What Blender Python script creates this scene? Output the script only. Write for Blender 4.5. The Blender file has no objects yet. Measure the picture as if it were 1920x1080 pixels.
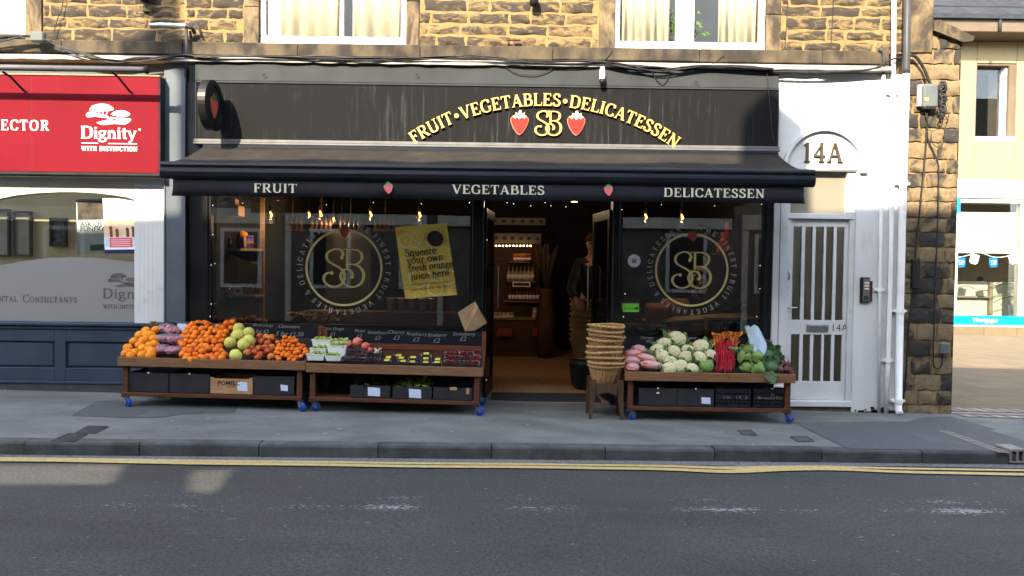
import bpy, math, random
from mathutils import Vector, Matrix
R = random.Random(7)
SC = bpy.context.scene
COL = SC.collection
rad = math.radians

# ------------------------------------------------------------------ camera
F = 1400.0
PITCH, ROLL, YAW = rad(1.5), 0.0125, rad(0.3)
CAM = Vector((0, -8.15, 1.5))
cf = Vector((math.sin(YAW)*math.cos(PITCH), math.cos(YAW)*math.cos(PITCH), -math.sin(PITCH)))
cr0 = Vector((math.cos(YAW), -math.sin(YAW), 0))
cu0 = cr0.cross(cf)
cr = cr0*math.cos(ROLL) + cu0*math.sin(ROLL)
cu = cu0*math.cos(ROLL) - cr0*math.sin(ROLL)
cam_d = bpy.data.cameras.new('camera')
cam_d.sensor_width = 36; cam_d.lens = 36*F/1920; cam_d.clip_end = 500; cam_d.clip_start = 0.05
cam = bpy.data.objects.new('camera', cam_d); COL.objects.link(cam)
m = Matrix((cr, cu, -cf)).transposed().to_4x4(); m.translation = CAM
cam.matrix_world = m
SC.camera = cam

# ------------------------------------------------------------------ light
SUN_T = Vector((0.36, 1.0, -0.74)).normalized()      # direction the sunlight travels
w = bpy.data.worlds.new('World'); SC.world = w; w.use_nodes = True
nt = w.node_tree; nt.nodes.clear()
sky = nt.nodes.new('ShaderNodeTexSky'); sky.sky_type = 'NISHITA'; sky.sun_disc = False
sky.sun_elevation = math.asin(-SUN_T.z)
sky.sun_rotation = math.atan2(-SUN_T.x, -SUN_T.y)
sky.air_density = 1.0; sky.dust_density = 1.2; sky.ozone_density = 1.0
bg = nt.nodes.new('ShaderNodeBackground'); bg.inputs[1].default_value = 0.15
wo = nt.nodes.new('ShaderNodeOutputWorld')
hsv = nt.nodes.new('ShaderNodeHueSaturation'); hsv.inputs['Saturation'].default_value = 0.55      # hazy, paler sky
nt.links.new(sky.outputs[0], hsv.inputs['Color']); nt.links.new(hsv.outputs[0], bg.inputs[0]); nt.links.new(bg.outputs[0], wo.inputs[0])
sl = bpy.data.lights.new('sun', 'SUN'); sl.energy = 2.6; sl.angle = rad(0.42); sl.color = (1.0, 0.84, 0.62)
so = bpy.data.objects.new('sun', sl); COL.objects.link(so)
so.rotation_euler = SUN_T.to_track_quat('-Z', 'Y').to_euler(); so.location = (-6, -20, 15)
SC.view_settings.view_transform = 'Standard'; SC.view_settings.look = 'None'
SC.view_settings.exposure = 2.85; SC.view_settings.gamma = 1.0
SC.view_settings.use_curve_mapping = False
SC.cycles.use_denoising = True
SC.cycles.max_bounces = 8; SC.cycles.diffuse_bounces = 4; SC.cycles.glossy_bounces = 3
SC.cycles.transparent_max_bounces = 12; SC.cycles.sample_clamp_indirect = 4.0
SC.cycles.caustics_reflective = False; SC.cycles.caustics_refractive = False

# ------------------------------------------------------------------ picture measurement helpers
def ray(px, py): return cf*F + cr*(px-960) - cu*(py-540)
def P(px, py, Y=0.0):
    d = ray(px, py); return CAM + d*((Y-CAM.y)/d.y)
SX, Z0, KERB = -0.0151, 0.035, 0.105
def zp(x): return Z0 + SX*x
def G(px, py, dz=0.0):
    d = ray(px, py); return CAM + d*((Z0+dz+SX*CAM.x-CAM.z)/(d.z-SX*d.x))
def H(px, py, p0, k):                       # ray meets the sloping plane z = p0.z + k*(y-p0.y)
    d = ray(px, py); t = (p0[1] + k*(CAM.y-p0[0]) - CAM.z)/(d.z-k*d.y); return CAM + d*t
def mpp(Y): return (Y-CAM.y)/F

# ------------------------------------------------------------------ materials
MATS = {}
def base_mat(name):
    mt = bpy.data.materials.new(name); mt.use_nodes = True
    MATS[name] = mt
    return mt, mt.node_tree.nodes, mt.node_tree.links, mt.node_tree.nodes['Principled BSDF']
def rgba(c): return (c[0], c[1], c[2], 1.0)
def pm(name, c1, c2=None, scale=8.0, rough=0.6, bump=0.0, bscale=None, metallic=0.0, stretch=(1, 1, 1), lo=0.35, hi=0.65,
       island=0.0, objrand=0.0, detail=6.0, spec=0.2, trans=0.0, c3=None, s3=3.0, lo3=0.55, hi3=0.7, bdist=0.01, rvar=0.0, coat=0.0, sss=0.0):
    """noise-mottled principled material; c3 is a second, larger layer of stain (painted glints on the onions)"""
    mt, N, L, b = base_mat(name)
    c2 = c2 or c1
    tc = N.new('ShaderNodeTexCoord'); mp = N.new('ShaderNodeMapping'); mp.inputs['Scale'].default_value = stretch
    L.new(tc.outputs['Object'], mp.inputs[0])
    nz = N.new('ShaderNodeTexNoise'); nz.inputs['Scale'].default_value = scale; nz.inputs['Detail'].default_value = detail
    L.new(mp.outputs[0], nz.inputs['Vector'])
    rp = N.new('ShaderNodeValToRGB'); e = rp.color_ramp.elements
    e[0].position, e[1].position = lo, hi; e[0].color, e[1].color = rgba(c1), rgba(c2)
    L.new(nz.outputs['Fac'], rp.inputs[0]); out = rp.outputs[0]
    if c3:
        n3 = N.new('ShaderNodeTexNoise'); n3.inputs['Scale'].default_value = s3; n3.inputs['Detail'].default_value = 8
        n3.inputs['Roughness'].default_value = 0.65
        L.new(mp.outputs[0], n3.inputs['Vector'])
        r3 = N.new('ShaderNodeValToRGB'); r3.color_ramp.elements[0].position, r3.color_ramp.elements[1].position = lo3, hi3
        L.new(n3.outputs['Fac'], r3.inputs[0])
        mx = N.new('ShaderNodeMix'); mx.data_type = 'RGBA'
        L.new(r3.outputs[0], mx.inputs[0]); L.new(out, mx.inputs[6]); mx.inputs[7].default_value = rgba(c3); out = mx.outputs[2]
    if island or objrand:
        hs = N.new('ShaderNodeHueSaturation'); mr = N.new('ShaderNodeMapRange')
        if island:
            g = N.new('ShaderNodeNewGeometry'); L.new(g.outputs['Random Per Island'], mr.inputs[0])
        else:
            g = N.new('ShaderNodeObjectInfo'); L.new(g.outputs['Random'], mr.inputs[0])
        k = island or objrand
        mr.inputs[3].default_value, mr.inputs[4].default_value = 1-k, 1+k*0.6
        L.new(mr.outputs[0], hs.inputs['Value']); L.new(out, hs.inputs['Color'])
        if objrand:
            m2 = N.new('ShaderNodeMapRange'); L.new(g.outputs['Random'], m2.inputs[0])
            m2.inputs[3].default_value, m2.inputs[4].default_value = 0.5-k*0.05, 0.5+k*0.05
            L.new(m2.outputs[0], hs.inputs['Hue'])
        out = hs.outputs[0]
    L.new(out, b.inputs['Base Color'])
    b.inputs['Roughness'].default_value = rough; b.inputs['Metallic'].default_value = metallic
    b.inputs['Specular IOR Level'].default_value = spec
    if trans: b.inputs['Transmission Weight'].default_value = trans
    if coat: b.inputs['Coat Weight'].default_value = coat
    if sss:
        b.inputs['Subsurface Weight'].default_value = sss; b.inputs['Subsurface Radius'].default_value = (0.02, 0.012, 0.006); b.inputs['Subsurface Scale'].default_value = 0.4
    if rvar:
        mr2 = N.new('ShaderNodeMapRange'); L.new(nz.outputs['Fac'], mr2.inputs[0])
        mr2.inputs[3].default_value, mr2.inputs[4].default_value = max(0, rough-rvar), min(1, rough+rvar); L.new(mr2.outputs[0], b.inputs['Roughness'])
    if bump:
        nb = N.new('ShaderNodeTexNoise'); nb.inputs['Scale'].default_value = bscale or scale*3; nb.inputs['Detail'].default_value = 5
        L.new(mp.outputs[0], nb.inputs['Vector'])
        bp = N.new('ShaderNodeBump'); bp.inputs['Strength'].default_value = bump; bp.inputs['Distance'].default_value = bdist
        L.new(nb.outputs['Fac'], bp.inputs['Height']); L.new(bp.outputs[0], b.inputs['Normal'])
    return mt
def emit(name, c, s):
    mt, N, L, b = base_mat(name)
    b.inputs['Base Color'].default_value = rgba(c); b.inputs['Emission Color'].default_value = rgba(c); b.inputs['Emission Strength'].default_value = s
    return mt
def glass(name, tint=(0.95, 0.97, 0.96), ior=1.5, rough=0.0, extra=0.0):
    mt, N, L, b = base_mat(name); N.remove(b)
    o = N['Material Output']; tr = N.new('ShaderNodeBsdfTransparent'); tr.inputs[0].default_value = rgba(tint)
    gl = N.new('ShaderNodeBsdfGlossy'); gl.inputs['Roughness'].default_value = rough
    fr = N.new('ShaderNodeFresnel'); fr.inputs[0].default_value = ior
    mx = N.new('ShaderNodeMixShader'); L.new(tr.outputs[0], mx.inputs[1]); L.new(gl.outputs[0], mx.inputs[2])
    if extra:
        ad = N.new('ShaderNodeMath'); ad.operation = 'ADD'; ad.inputs[1].default_value = extra
        L.new(fr.outputs[0], ad.inputs[0]); L.new(ad.outputs[0], mx.inputs[0])
    else: L.new(fr.outputs[0], mx.inputs[0])
    L.new(mx.outputs[0], o.inputs[0])
    return mt
def film(name, c, alpha, rough=0.4):
    mt, N, L, b = base_mat(name)
    b.inputs['Base Color'].default_value = rgba(c); b.inputs['Roughness'].default_value = rough; b.inputs['Alpha'].default_value = alpha
    return mt

# stone: golden gritstone with sooty faces
def stone_mat(name, gold, gold2, soot, amount, sc=7.0, stretch=(1, 1, 2.6), isl=0.35, bump=.75):
    mt, N, L, b = base_mat(name)
    tc = N.new('ShaderNodeTexCoord'); mp = N.new('ShaderNodeMapping'); mp.inputs['Scale'].default_value = stretch
    L.new(tc.outputs['Object'], mp.inputs[0])
    g = N.new('ShaderNodeNewGeometry')
    n1 = N.new('ShaderNodeTexNoise'); n1.inputs['Scale'].default_value = 30; n1.inputs['Detail'].default_value = 8
    L.new(mp.outputs[0], n1.inputs['Vector'])
    r1 = N.new('ShaderNodeValToRGB'); r1.color_ramp.elements[0].position = .3; r1.color_ramp.elements[1].position = .7
    r1.color_ramp.elements[0].color = rgba(gold2); r1.color_ramp.elements[1].color = rgba(gold); L.new(n1.outputs['Fac'], r1.inputs[0])
    n2 = N.new('ShaderNodeTexNoise'); n2.inputs['Scale'].default_value = sc; n2.inputs['Detail'].default_value = 9; n2.inputs['Roughness'].default_value = .62
    n2.inputs['Distortion'].default_value = 1.2; L.new(mp.outputs[0], n2.inputs['Vector'])
    ad = N.new('ShaderNodeMath'); ad.operation = 'MULTIPLY_ADD'; L.new(g.outputs['Random Per Island'], ad.inputs[0]); ad.inputs[1].default_value = isl; L.new(n2.outputs['Fac'], ad.inputs[2])
    r2 = N.new('ShaderNodeValToRGB'); r2.color_ramp.elements[0].position = amount; r2.color_ramp.elements[1].position = amount+.14
    L.new(ad.outputs[0], r2.inputs[0])
    mx = N.new('ShaderNodeMix'); mx.data_type = 'RGBA'; L.new(r2.outputs[0], mx.inputs[0]); L.new(r1.outputs[0], mx.inputs[6]); mx.inputs[7].default_value = rgba(soot)
    L.new(mx.outputs[2], b.inputs['Base Color']); b.inputs['Roughness'].default_value = .93; b.inputs['Specular IOR Level'].default_value = .2
    bp = N.new('ShaderNodeBump'); bp.inputs['Strength'].default_value = bump; bp.inputs['Distance'].default_value = .02
    L.new(n2.outputs['Fac'], bp.inputs['Height']); L.new(bp.outputs[0], b.inputs['Normal'])
    return mt
M_stone = stone_mat('rough_stone', (.200, .140, .066), (.138, .096, .046), (.042, .035, .028), .47, 5.0, (1, 1, 2.6), .16)
M_mortar = pm('mortar', (.25, .17, .075), (.19, .128, .056), 18, .95, .5, 60, spec=.15)
M_quoin = stone_mat('dressed_stone', (.19, .142, .080), (.125, .094, .056), (.045, .037, .029), .52, 3.0, (1, 1, .6), .15, .3)
M_block = stone_mat('corner_block', (.20, .148, .082), (.135, .102, .062), (.034, .032, .030), .79, 3.2, (1, 1, 1), .55, .7)
M_sill = pm('sill_stone', (.085, .068, .044), (.030, .026, .022), 5, .95, .5, 30, stretch=(1, 1, .5), lo=.38, hi=.6)
M_lead = pm('lead_flashing', (.34, .33, .31), (.14, .13, .12), 9, .75, .4, stretch=(.5, 1, 4))
M_greypaint = pm('grey_paint', (.030, .036, .039), (.023, .028, .031), 3, .7, .06, rvar=.1)
M_black = pm('black_paint', (.006, .0065, .0075), (.010, .0105, .012), 4, .38, .05, rvar=.1)
M_blackmatt = pm('black_matt', (.012, .012, .013), (.02, .02, .02), 6, .75)
M_white = pm('white_paint', (.56, .58, .58), (.50, .52, .52), 3, .5, .1, c3=(.40, .39, .36), s3=7, lo3=.58, hi3=.8)
M_whitewall = pm('white_render', (.55, .57, .57), (.48, .50, .50), 2.5, .8, .4, 40, bdist=.005, stretch=(1, 1, .45), c3=(.36, .35, .32), s3=4.0, lo3=.56, hi3=.82)
M_upvc = pm('white_upvc', (.82, .83, .83), (.78, .79, .8), 3, .35)
M_cream = pm('cream_paint', (.50, .49, .42), (.44, .43, .36), 3, .6)
M_slate = pm('slate_blue_paint', (.026, .040, .062), (.034, .050, .074), 3, .5, .08, 20, rvar=.12)
M_pilgrey = pm('pale_grey_paint', (.085, .104, .122), (.066, .084, .102), 2.5, .5, .06)
M_red = pm('red_board', (.135, .0065, .013), (.12, .0055, .011), 2, .6, spec=.05)
M_gold = pm('gold_lettering', (.56, .38, .10), (.48, .31, .07), 6, .38, metallic=.0, spec=.6)
M_goldvinyl = pm('gold_vinyl', (.64, .54, .23), (.55, .46, .19), 8, .5)
M_cream_ink = pm('cream_print', (.62, .58, .44), (.52, .5, .38), 10, .7)
M_grey_ink = pm('grey_vinyl', (.42, .40, .36), None, 8, .5)
M_whiteink = pm('white_vinyl', (.85, .85, .84), None, 8, .5)
M_darkink = pm('dark_ink', (.035, .03, .03), None, 8, .6)
M_strawred = pm('strawberry_red', (.42, .022, .015), (.34, .016, .012), 60, .4)
M_strawpale = pm('strawberry_edge', (.6, .2, .15), None, 8, .5)
M_leafcream = pm('leaf_cream', (.72, .66, .38), None, 8, .5)
M_strawdull = pm('strawberry_vinyl', (.34, .06, .045), None, 8, .5); M_leafdull = pm('leaf_vinyl', (.05, .07, .03), None, 8, .5)
M_strawpink = pm('printed_pink', (.62, .10, .12), (.7, .2, .22), 60, .6)
M_leafprint = pm('printed_green', (.10, .32, .16), None, 8, .6)
M_canvas = pm('awning_canvas', (.018, .016, .0145), (.025, .022, .020), 5, .9, .1, 200, spec=.08, stretch=(1, 1, 1), c3=(.042, .037, .031), s3=1.6, lo3=.56, hi3=.75)
M_valance = pm('valance_cloth', (.010, .012, .017), (.013, .015, .020), 6, .8)
M_alu_dark = pm('dark_aluminium', (.008, .011, .017), (.011, .014, .02), 4, .35)
M_alu = pm('aluminium', (.13, .13, .135), (.10, .10, .10), 6, .5, metallic=.2)
M_steel = pm('brushed_steel', (.5, .5, .5), (.4, .4, .4), 10, .3, metallic=1)
M_wood = pm('stained_wood', (.105, .042, .020), (.055, .020, .010), 5, .55, .15, 30, stretch=(1.2, 14, 14), lo=.3, hi=.7)
M_woodrail = pm('weathered_wood', (.22, .115, .055), (.12, .058, .028), 5, .6, .2, 30, stretch=(1.0, 16, 16), lo=.3, hi=.7)
M_woodback = pm('red_wood', (.155, .055, .028), (.085, .028, .014), 5, .55, .1, 30, stretch=(1.0, 16, 16), lo=.3, hi=.7)
M_stool = pm('walnut', (.085, .048, .028), (.05, .027, .015), 5, .5, .1, 30, stretch=(12, 12, 1.5))
M_shelfwood = pm('pine_shelf', (.30, .19, .10), (.2, .12, .06), 5, .6, .1, stretch=(1.5, 12, 12))
M_chalk = pm('chalkboard', (.006, .0075, .010), (.012, .014, .019), 4, .85, stretch=(1, 1, .5))
M_chalkink = pm('chalk', (.34, .35, .37), (.13, .14, .15), 150, .95)
M_card = pm('black_card', (.018, .019, .022), (.026, .027, .03), 5, .7)
M_kraft = pm('kraft_card', (.40, .24, .12), (.32, .185, .09), 12, .8, .1)
M_crate = pm('black_plastic', (.010, .012, .015), (.014, .016, .02), 5, .4)
M_paper = pm('white_paper', (.78, .80, .84), (.7, .73, .8), 9, .8)
M_bluetyre = pm('blue_rubber', (.012, .06, .30), (.015, .08, .36), 6, .45)
M_wicker = pm('wicker', (.46, .28, .12), (.26, .14, .055), 70, .6, .6, 120, stretch=(1, 1, 1.5), objrand=.22)
M_rope = pm('black_cable', (.012, .012, .013), (.03, .028, .027), 30, .5)
M_glass = glass('window_glass', (.90, .93, .92), 1.45)
M_glassd = glass('shop_glass', (.84, .86, .86), 1.5, 0.0, .02)
M_glassup = glass('upper_glass', (.97, .98, .98), 1.45)
M_clear = glass('clear_plastic', (.97, .97, .98), 1.45, .12, .09)
M_curtain = pm('curtain_cloth', (.86, .80, .62), (.80, .73, .55), 6, .9)
M_frost = film('frosted_film', (.23, .23, .225), .86, .5)
M_bulb = emit('bulb_filament', (1.0, .42, .10), 4)
M_fairy = emit('fairy_led', (1.0, .88, .7), .7)
M_bulbglass = glass('bulb_glass', (1.0, .78, .45), 1.4)

# ------------------------------------------------------------------ mesh builder
class MB:
    def __init__(s): s.v = []; s.f = []; s.m = []; s.sm = []; s.mi = 0; s.smooth = False; s.tf = None
    def add(s, vs, fs, smooth=None):
        o = len(s.v)
        if s.tf: vs = [s.tf(Vector(p)) for p in vs]
        s.v += [tuple(p) for p in vs]; s.f += [tuple(i+o for i in f) for f in fs]
        s.m += [s.mi]*len(fs); s.sm += [s.smooth if smooth is None else smooth]*len(fs)
    def box(s, x0, x1, y0, y1, z0, z1, b=0.0):
        if b <= 0:
            s.add([(x, y, z) for z in (z0, z1) for y in (y0, y1) for x in (x0, x1)],
                  [(0, 2, 3, 1), (4, 5, 7, 6), (0, 1, 5, 4), (2, 6, 7, 3), (0, 4, 6, 2), (1, 3, 7, 5)], False)
            return
        b = min(b, (x1-x0)/2.01, (y1-y0)/2.01, (z1-z0)/2.01)
        vs = []; idx = {}
        X, Y, Z = (x0, x1), (y0, y1), (z0, z1)
        for k in range(2):
            for j in range(2):
                for i in range(2):
                    sx, sy, sz = (1, -1)[i], (1, -1)[j], (1, -1)[k]
                    for a in range(3):
                        p = [X[i]+sx*b, Y[j]+sy*b, Z[k]+sz*b]; p[a] = (X[i], Y[j], Z[k])[a]
                        idx[i, j, k, a] = len(vs); vs.append(p)
        fs = []
        for i in range(2):
            fs.append([idx[i, 0, 0, 0], idx[i, 0, 1, 0], idx[i, 1, 1, 0], idx[i, 1, 0, 0]][::(1 if i == 0 else -1)])
            fs.append([idx[0, i, 0, 1], idx[1, i, 0, 1], idx[1, i, 1, 1], idx[0, i, 1, 1]][::(1 if i == 0 else -1)])
            fs.append([idx[0, 0, i, 2], idx[0, 1, i, 2], idx[1, 1, i, 2], idx[1, 0, i, 2]][::(1 if i == 0 else -1)])
        for i in range(2):
            for j in range(2):
                fl = 1 if (i+j) % 2 == 0 else -1
                fs.append([idx[i, j, 0, 0], idx[i, j, 0, 1], idx[i, j, 1, 1], idx[i, j, 1, 0]][::-fl])
                fs.append([idx[i, 0, j, 0], idx[i, 0, j, 2], idx[i, 1, j, 2], idx[i, 1, j, 0]][::fl])
                fs.append([idx[0, i, j, 1], idx[0, i, j, 2], idx[1, i, j, 2], idx[1, i, j, 1]][::-fl])
                for k in range(2):
                    fl2 = 1 if (i+j+k) % 2 == 0 else -1
                    fs.append([idx[i, j, k, 0], idx[i, j, k, 1], idx[i, j, k, 2]][::fl2])
        s.add(vs, fs, False)
    def beam(s, xa, za0, za1, xb, zb0, zb1, y0, y1):          # a board whose ends differ a little in height
        s.add([(xa, y0, za0), (xb, y0, zb0), (xb, y0, zb1), (xa, y0, za1), (xa, y1, za0), (xb, y1, zb0), (xb, y1, zb1), (xa, y1, za1)],
              [(0, 1, 2, 3), (5, 4, 7, 6), (4, 0, 3, 7), (1, 5, 6, 2), (3, 2, 6, 7), (4, 5, 1, 0)], False)
    def quad(s, a, b, c, d): s.add([a, b, c, d], [(0, 1, 2, 3)], False)
    def prism(s, poly, y0, y1):                                # polygon in x,z pushed from y0 (front) to y1
        n = len(poly)
        ar = sum(poly[i][0]*poly[(i+1) % n][1]-poly[(i+1) % n][0]*poly[i][1] for i in range(n))
        if ar < 0: poly = poly[::-1]
        vs = [(p[0], y0, p[1]) for p in poly]+[(p[0], y1, p[1]) for p in poly]
        fs = [tuple(range(n)), tuple(range(2*n-1, n-1, -1))]+[(i, i+n, (i+1) % n+n, (i+1) % n) for i in range(n)]
        s.add(vs, fs, False)
    def slab(s, poly, z0, z1):                                 # polygon in x,y pushed upward; z may be functions
        n = len(poly)
        ar = sum(poly[i][0]*poly[(i+1) % n][1]-poly[(i+1) % n][0]*poly[i][1] for i in range(n))
        if ar < 0: poly = poly[::-1]
        f0 = z0 if callable(z0) else (lambda x: z0); f1 = z1 if callable(z1) else (lambda x: z1)
        vs = [(p[0], p[1], f1(p[0])) for p in poly]+[(p[0], p[1], f0(p[0])) for p in poly]
        fs = [tuple(range(n)), tuple(range(2*n-1, n-1, -1))]+[(i, i+n, (i+1) % n+n, (i+1) % n) for i in range(n)]
        s.add(vs, fs, False)
    def tube(s, pts, r, n=8, cap=True):
        pts = [Vector(p) for p in pts]; vs = []; fs = []
        rr = r if isinstance(r, (list, tuple)) else [r]*len(pts)
        up = None
        for i, p in enumerate(pts):
            t = (pts[min(i+1, len(pts)-1)]-pts[max(i-1, 0)]).normalized()
            if up is None: up = Vector((0, 0, 1)) if abs(t.z) < .9 else Vector((1, 0, 0))
            a = t.cross(up).normalized(); bb = a.cross(t).normalized(); up = bb
            for k in range(n):
                an = 2*math.pi*k/n; vs.append(p+(a*math.cos(an)+bb*math.sin(an))*rr[i])
        for i in range(len(pts)-1):
            for k in range(n): fs.append((i*n+k, i*n+(k+1) % n, (i+1)*n+(k+1) % n, (i+1)*n+k))
        if cap: fs.append(tuple(range(n-1, -1, -1))); fs.append(tuple(range((len(pts)-1)*n, len(pts)*n)))
        s.add(vs, fs, True)
    def lathe(s, prof, c=(0, 0, 0), n=24, axis='z', rf=None, smooth=True):
        vs = []; fs = []; m = len(prof)
        for i, (r, h) in enumerate(prof):
            for k in range(n):
                a = 2*math.pi*k/n; q = r*(rf(i, k) if rf else 1)
                x, y = q*math.cos(a), q*math.sin(a)
                vs.append((c[0]+x, c[1]+y, c[2]+h) if axis == 'z' else (c[0]+x, c[1]+h, c[2]+y) if axis == 'y' else (c[0]+h, c[1]+x, c[2]+y))
        for i in range(m-1):
            for k in range(n):
                q = (i*n+k, i*n+(k+1) % n, (i+1)*n+(k+1) % n, (i+1)*n+k)
                fs.append(q if axis != 'y' else q[::-1])
        fs.append(tuple(range(n-1, -1, -1))); fs.append(tuple(range((m-1)*n, m*n)))
        s.add(vs, fs, smooth)
    def ball(s, c, r, n=12, mrings=8, d=None, rot=None):
        rx, ry, rz = r if isinstance(r, (tuple, list)) else (r, r, r)
        vs = []; fs = []
        for i in range(mrings+1):
            th = math.pi*i/mrings
            for k in range(n):
                a = 2*math.pi*k/n; q = Vector((math.sin(th)*math.cos(a), math.sin(th)*math.sin(a), math.cos(th)))
                u = d(q) if d else 1.0
                q = Vector((q.x*rx*u, q.y*ry*u, q.z*rz*u))
                if rot: q = rot @ q
                vs.append(q+Vector(c))
        for i in range(mrings):
            for k in range(n): fs.append((i*n+k, (i+1)*n+k, (i+1)*n+(k+1) % n, i*n+(k+1) % n))
        s.add(vs, fs, True)
    def ribbon(s, pts, ws, tf, d):                              # flat stroke with thickness d, tf(u,v,depth)->world
        n = len(pts); Lp = []; Rp = []
        for i in range(n):
            a = Vector(pts[max(i-1, 0)]); b = Vector(pts[min(i+1, n-1)]); t = (b-a)
            if t.length < 1e-9: t = Vector((1, 0))
            t.normalize(); nn = Vector((-t.y, t.x))*(ws[i]/2); p = Vector(pts[i]); Lp.append(p+nn); Rp.append(p-nn)
        vs = [tf(p.x, p.y, d) for p in Lp]+[tf(p.x, p.y, d) for p in Rp]+[tf(p.x, p.y, 0) for p in Lp]+[tf(p.x, p.y, 0) for p in Rp]
        fs = []
        for i in range(n-1):
            fs += [(i, n+i, n+i+1, i+1), (i, i+1, 2*n+i+1, 2*n+i), (n+i+1, n+i, 3*n+i, 3*n+i+1)]
        fs += [(0, 2*n, 3*n, n), (n-1, 2*n-1, 4*n-1, 3*n-1)]
        s.add(vs, fs, False)
    def build(s, name, mats, parent=None, local=False, recenter=None, bevel=0.0):
        if not isinstance(mats, (list, tuple)): mats = [mats]
        me = bpy.data.meshes.new(name)
        v = s.v; off = Vector((0, 0, 0))
        if parent is None and recenter is not False and v:
            xs, ys, zs = zip(*v); off = Vector(((min(xs)+max(xs))/2, (min(ys)+max(ys))/2, min(zs)))
            v = [(p[0]-off.x, p[1]-off.y, p[2]-off.z) for p in v]
        me.from_pydata(v, [], s.f)
        for mt in mats: me.materials.append(mt)
        me.polygons.foreach_set('material_index', s.m); me.polygons.foreach_set('use_smooth', s.sm); me.update()
        o = bpy.data.objects.new(name, me); COL.objects.link(o); o.location = off
        if parent is not None: attach(o, parent, local)
        if bevel:
            md = o.modifiers.new('bevel', 'BEVEL'); md.width = bevel; md.segments = 2; md.limit_method = 'ANGLE'
        return o
def attach(o, parent, local=False):
    o.parent = parent                                          # meshes written in world coordinates keep them
    if not local and parent.parent is None: o.matrix_parent_inverse = Matrix.Translation(-parent.location)
def tag(o, label=None, cat=None, group=None, kind=None):
    if label: o['label'] = label
    if cat: o['category'] = cat
    if group: o['group'] = group
    if kind: o['kind'] = kind
    return o
def thing(name, label, cat, loc=(0, 0, 0), group=None, rot=None):
    o = bpy.data.objects.new(name, None); COL.objects.link(o); o.location = loc; o.empty_display_size = .1
    if rot: o.rotation_euler = rot
    return tag(o, label, cat, group)
def copy_thing(o, loc, label=None, rot=None, scale=None):
    c = o.copy(); COL.objects.link(c); c.location = loc
    if label: c['label'] = label
    if rot is not None: c.rotation_euler = rot
    if scale is not None: c.scale = (scale, scale, scale) if not isinstance(scale, tuple) else scale
    for ch in list(o.children):
        d = ch.copy(); COL.objects.link(d); d.parent = c
        for g in ch.children:
            e = g.copy(); COL.objects.link(e); e.parent = d
    return c

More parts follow.
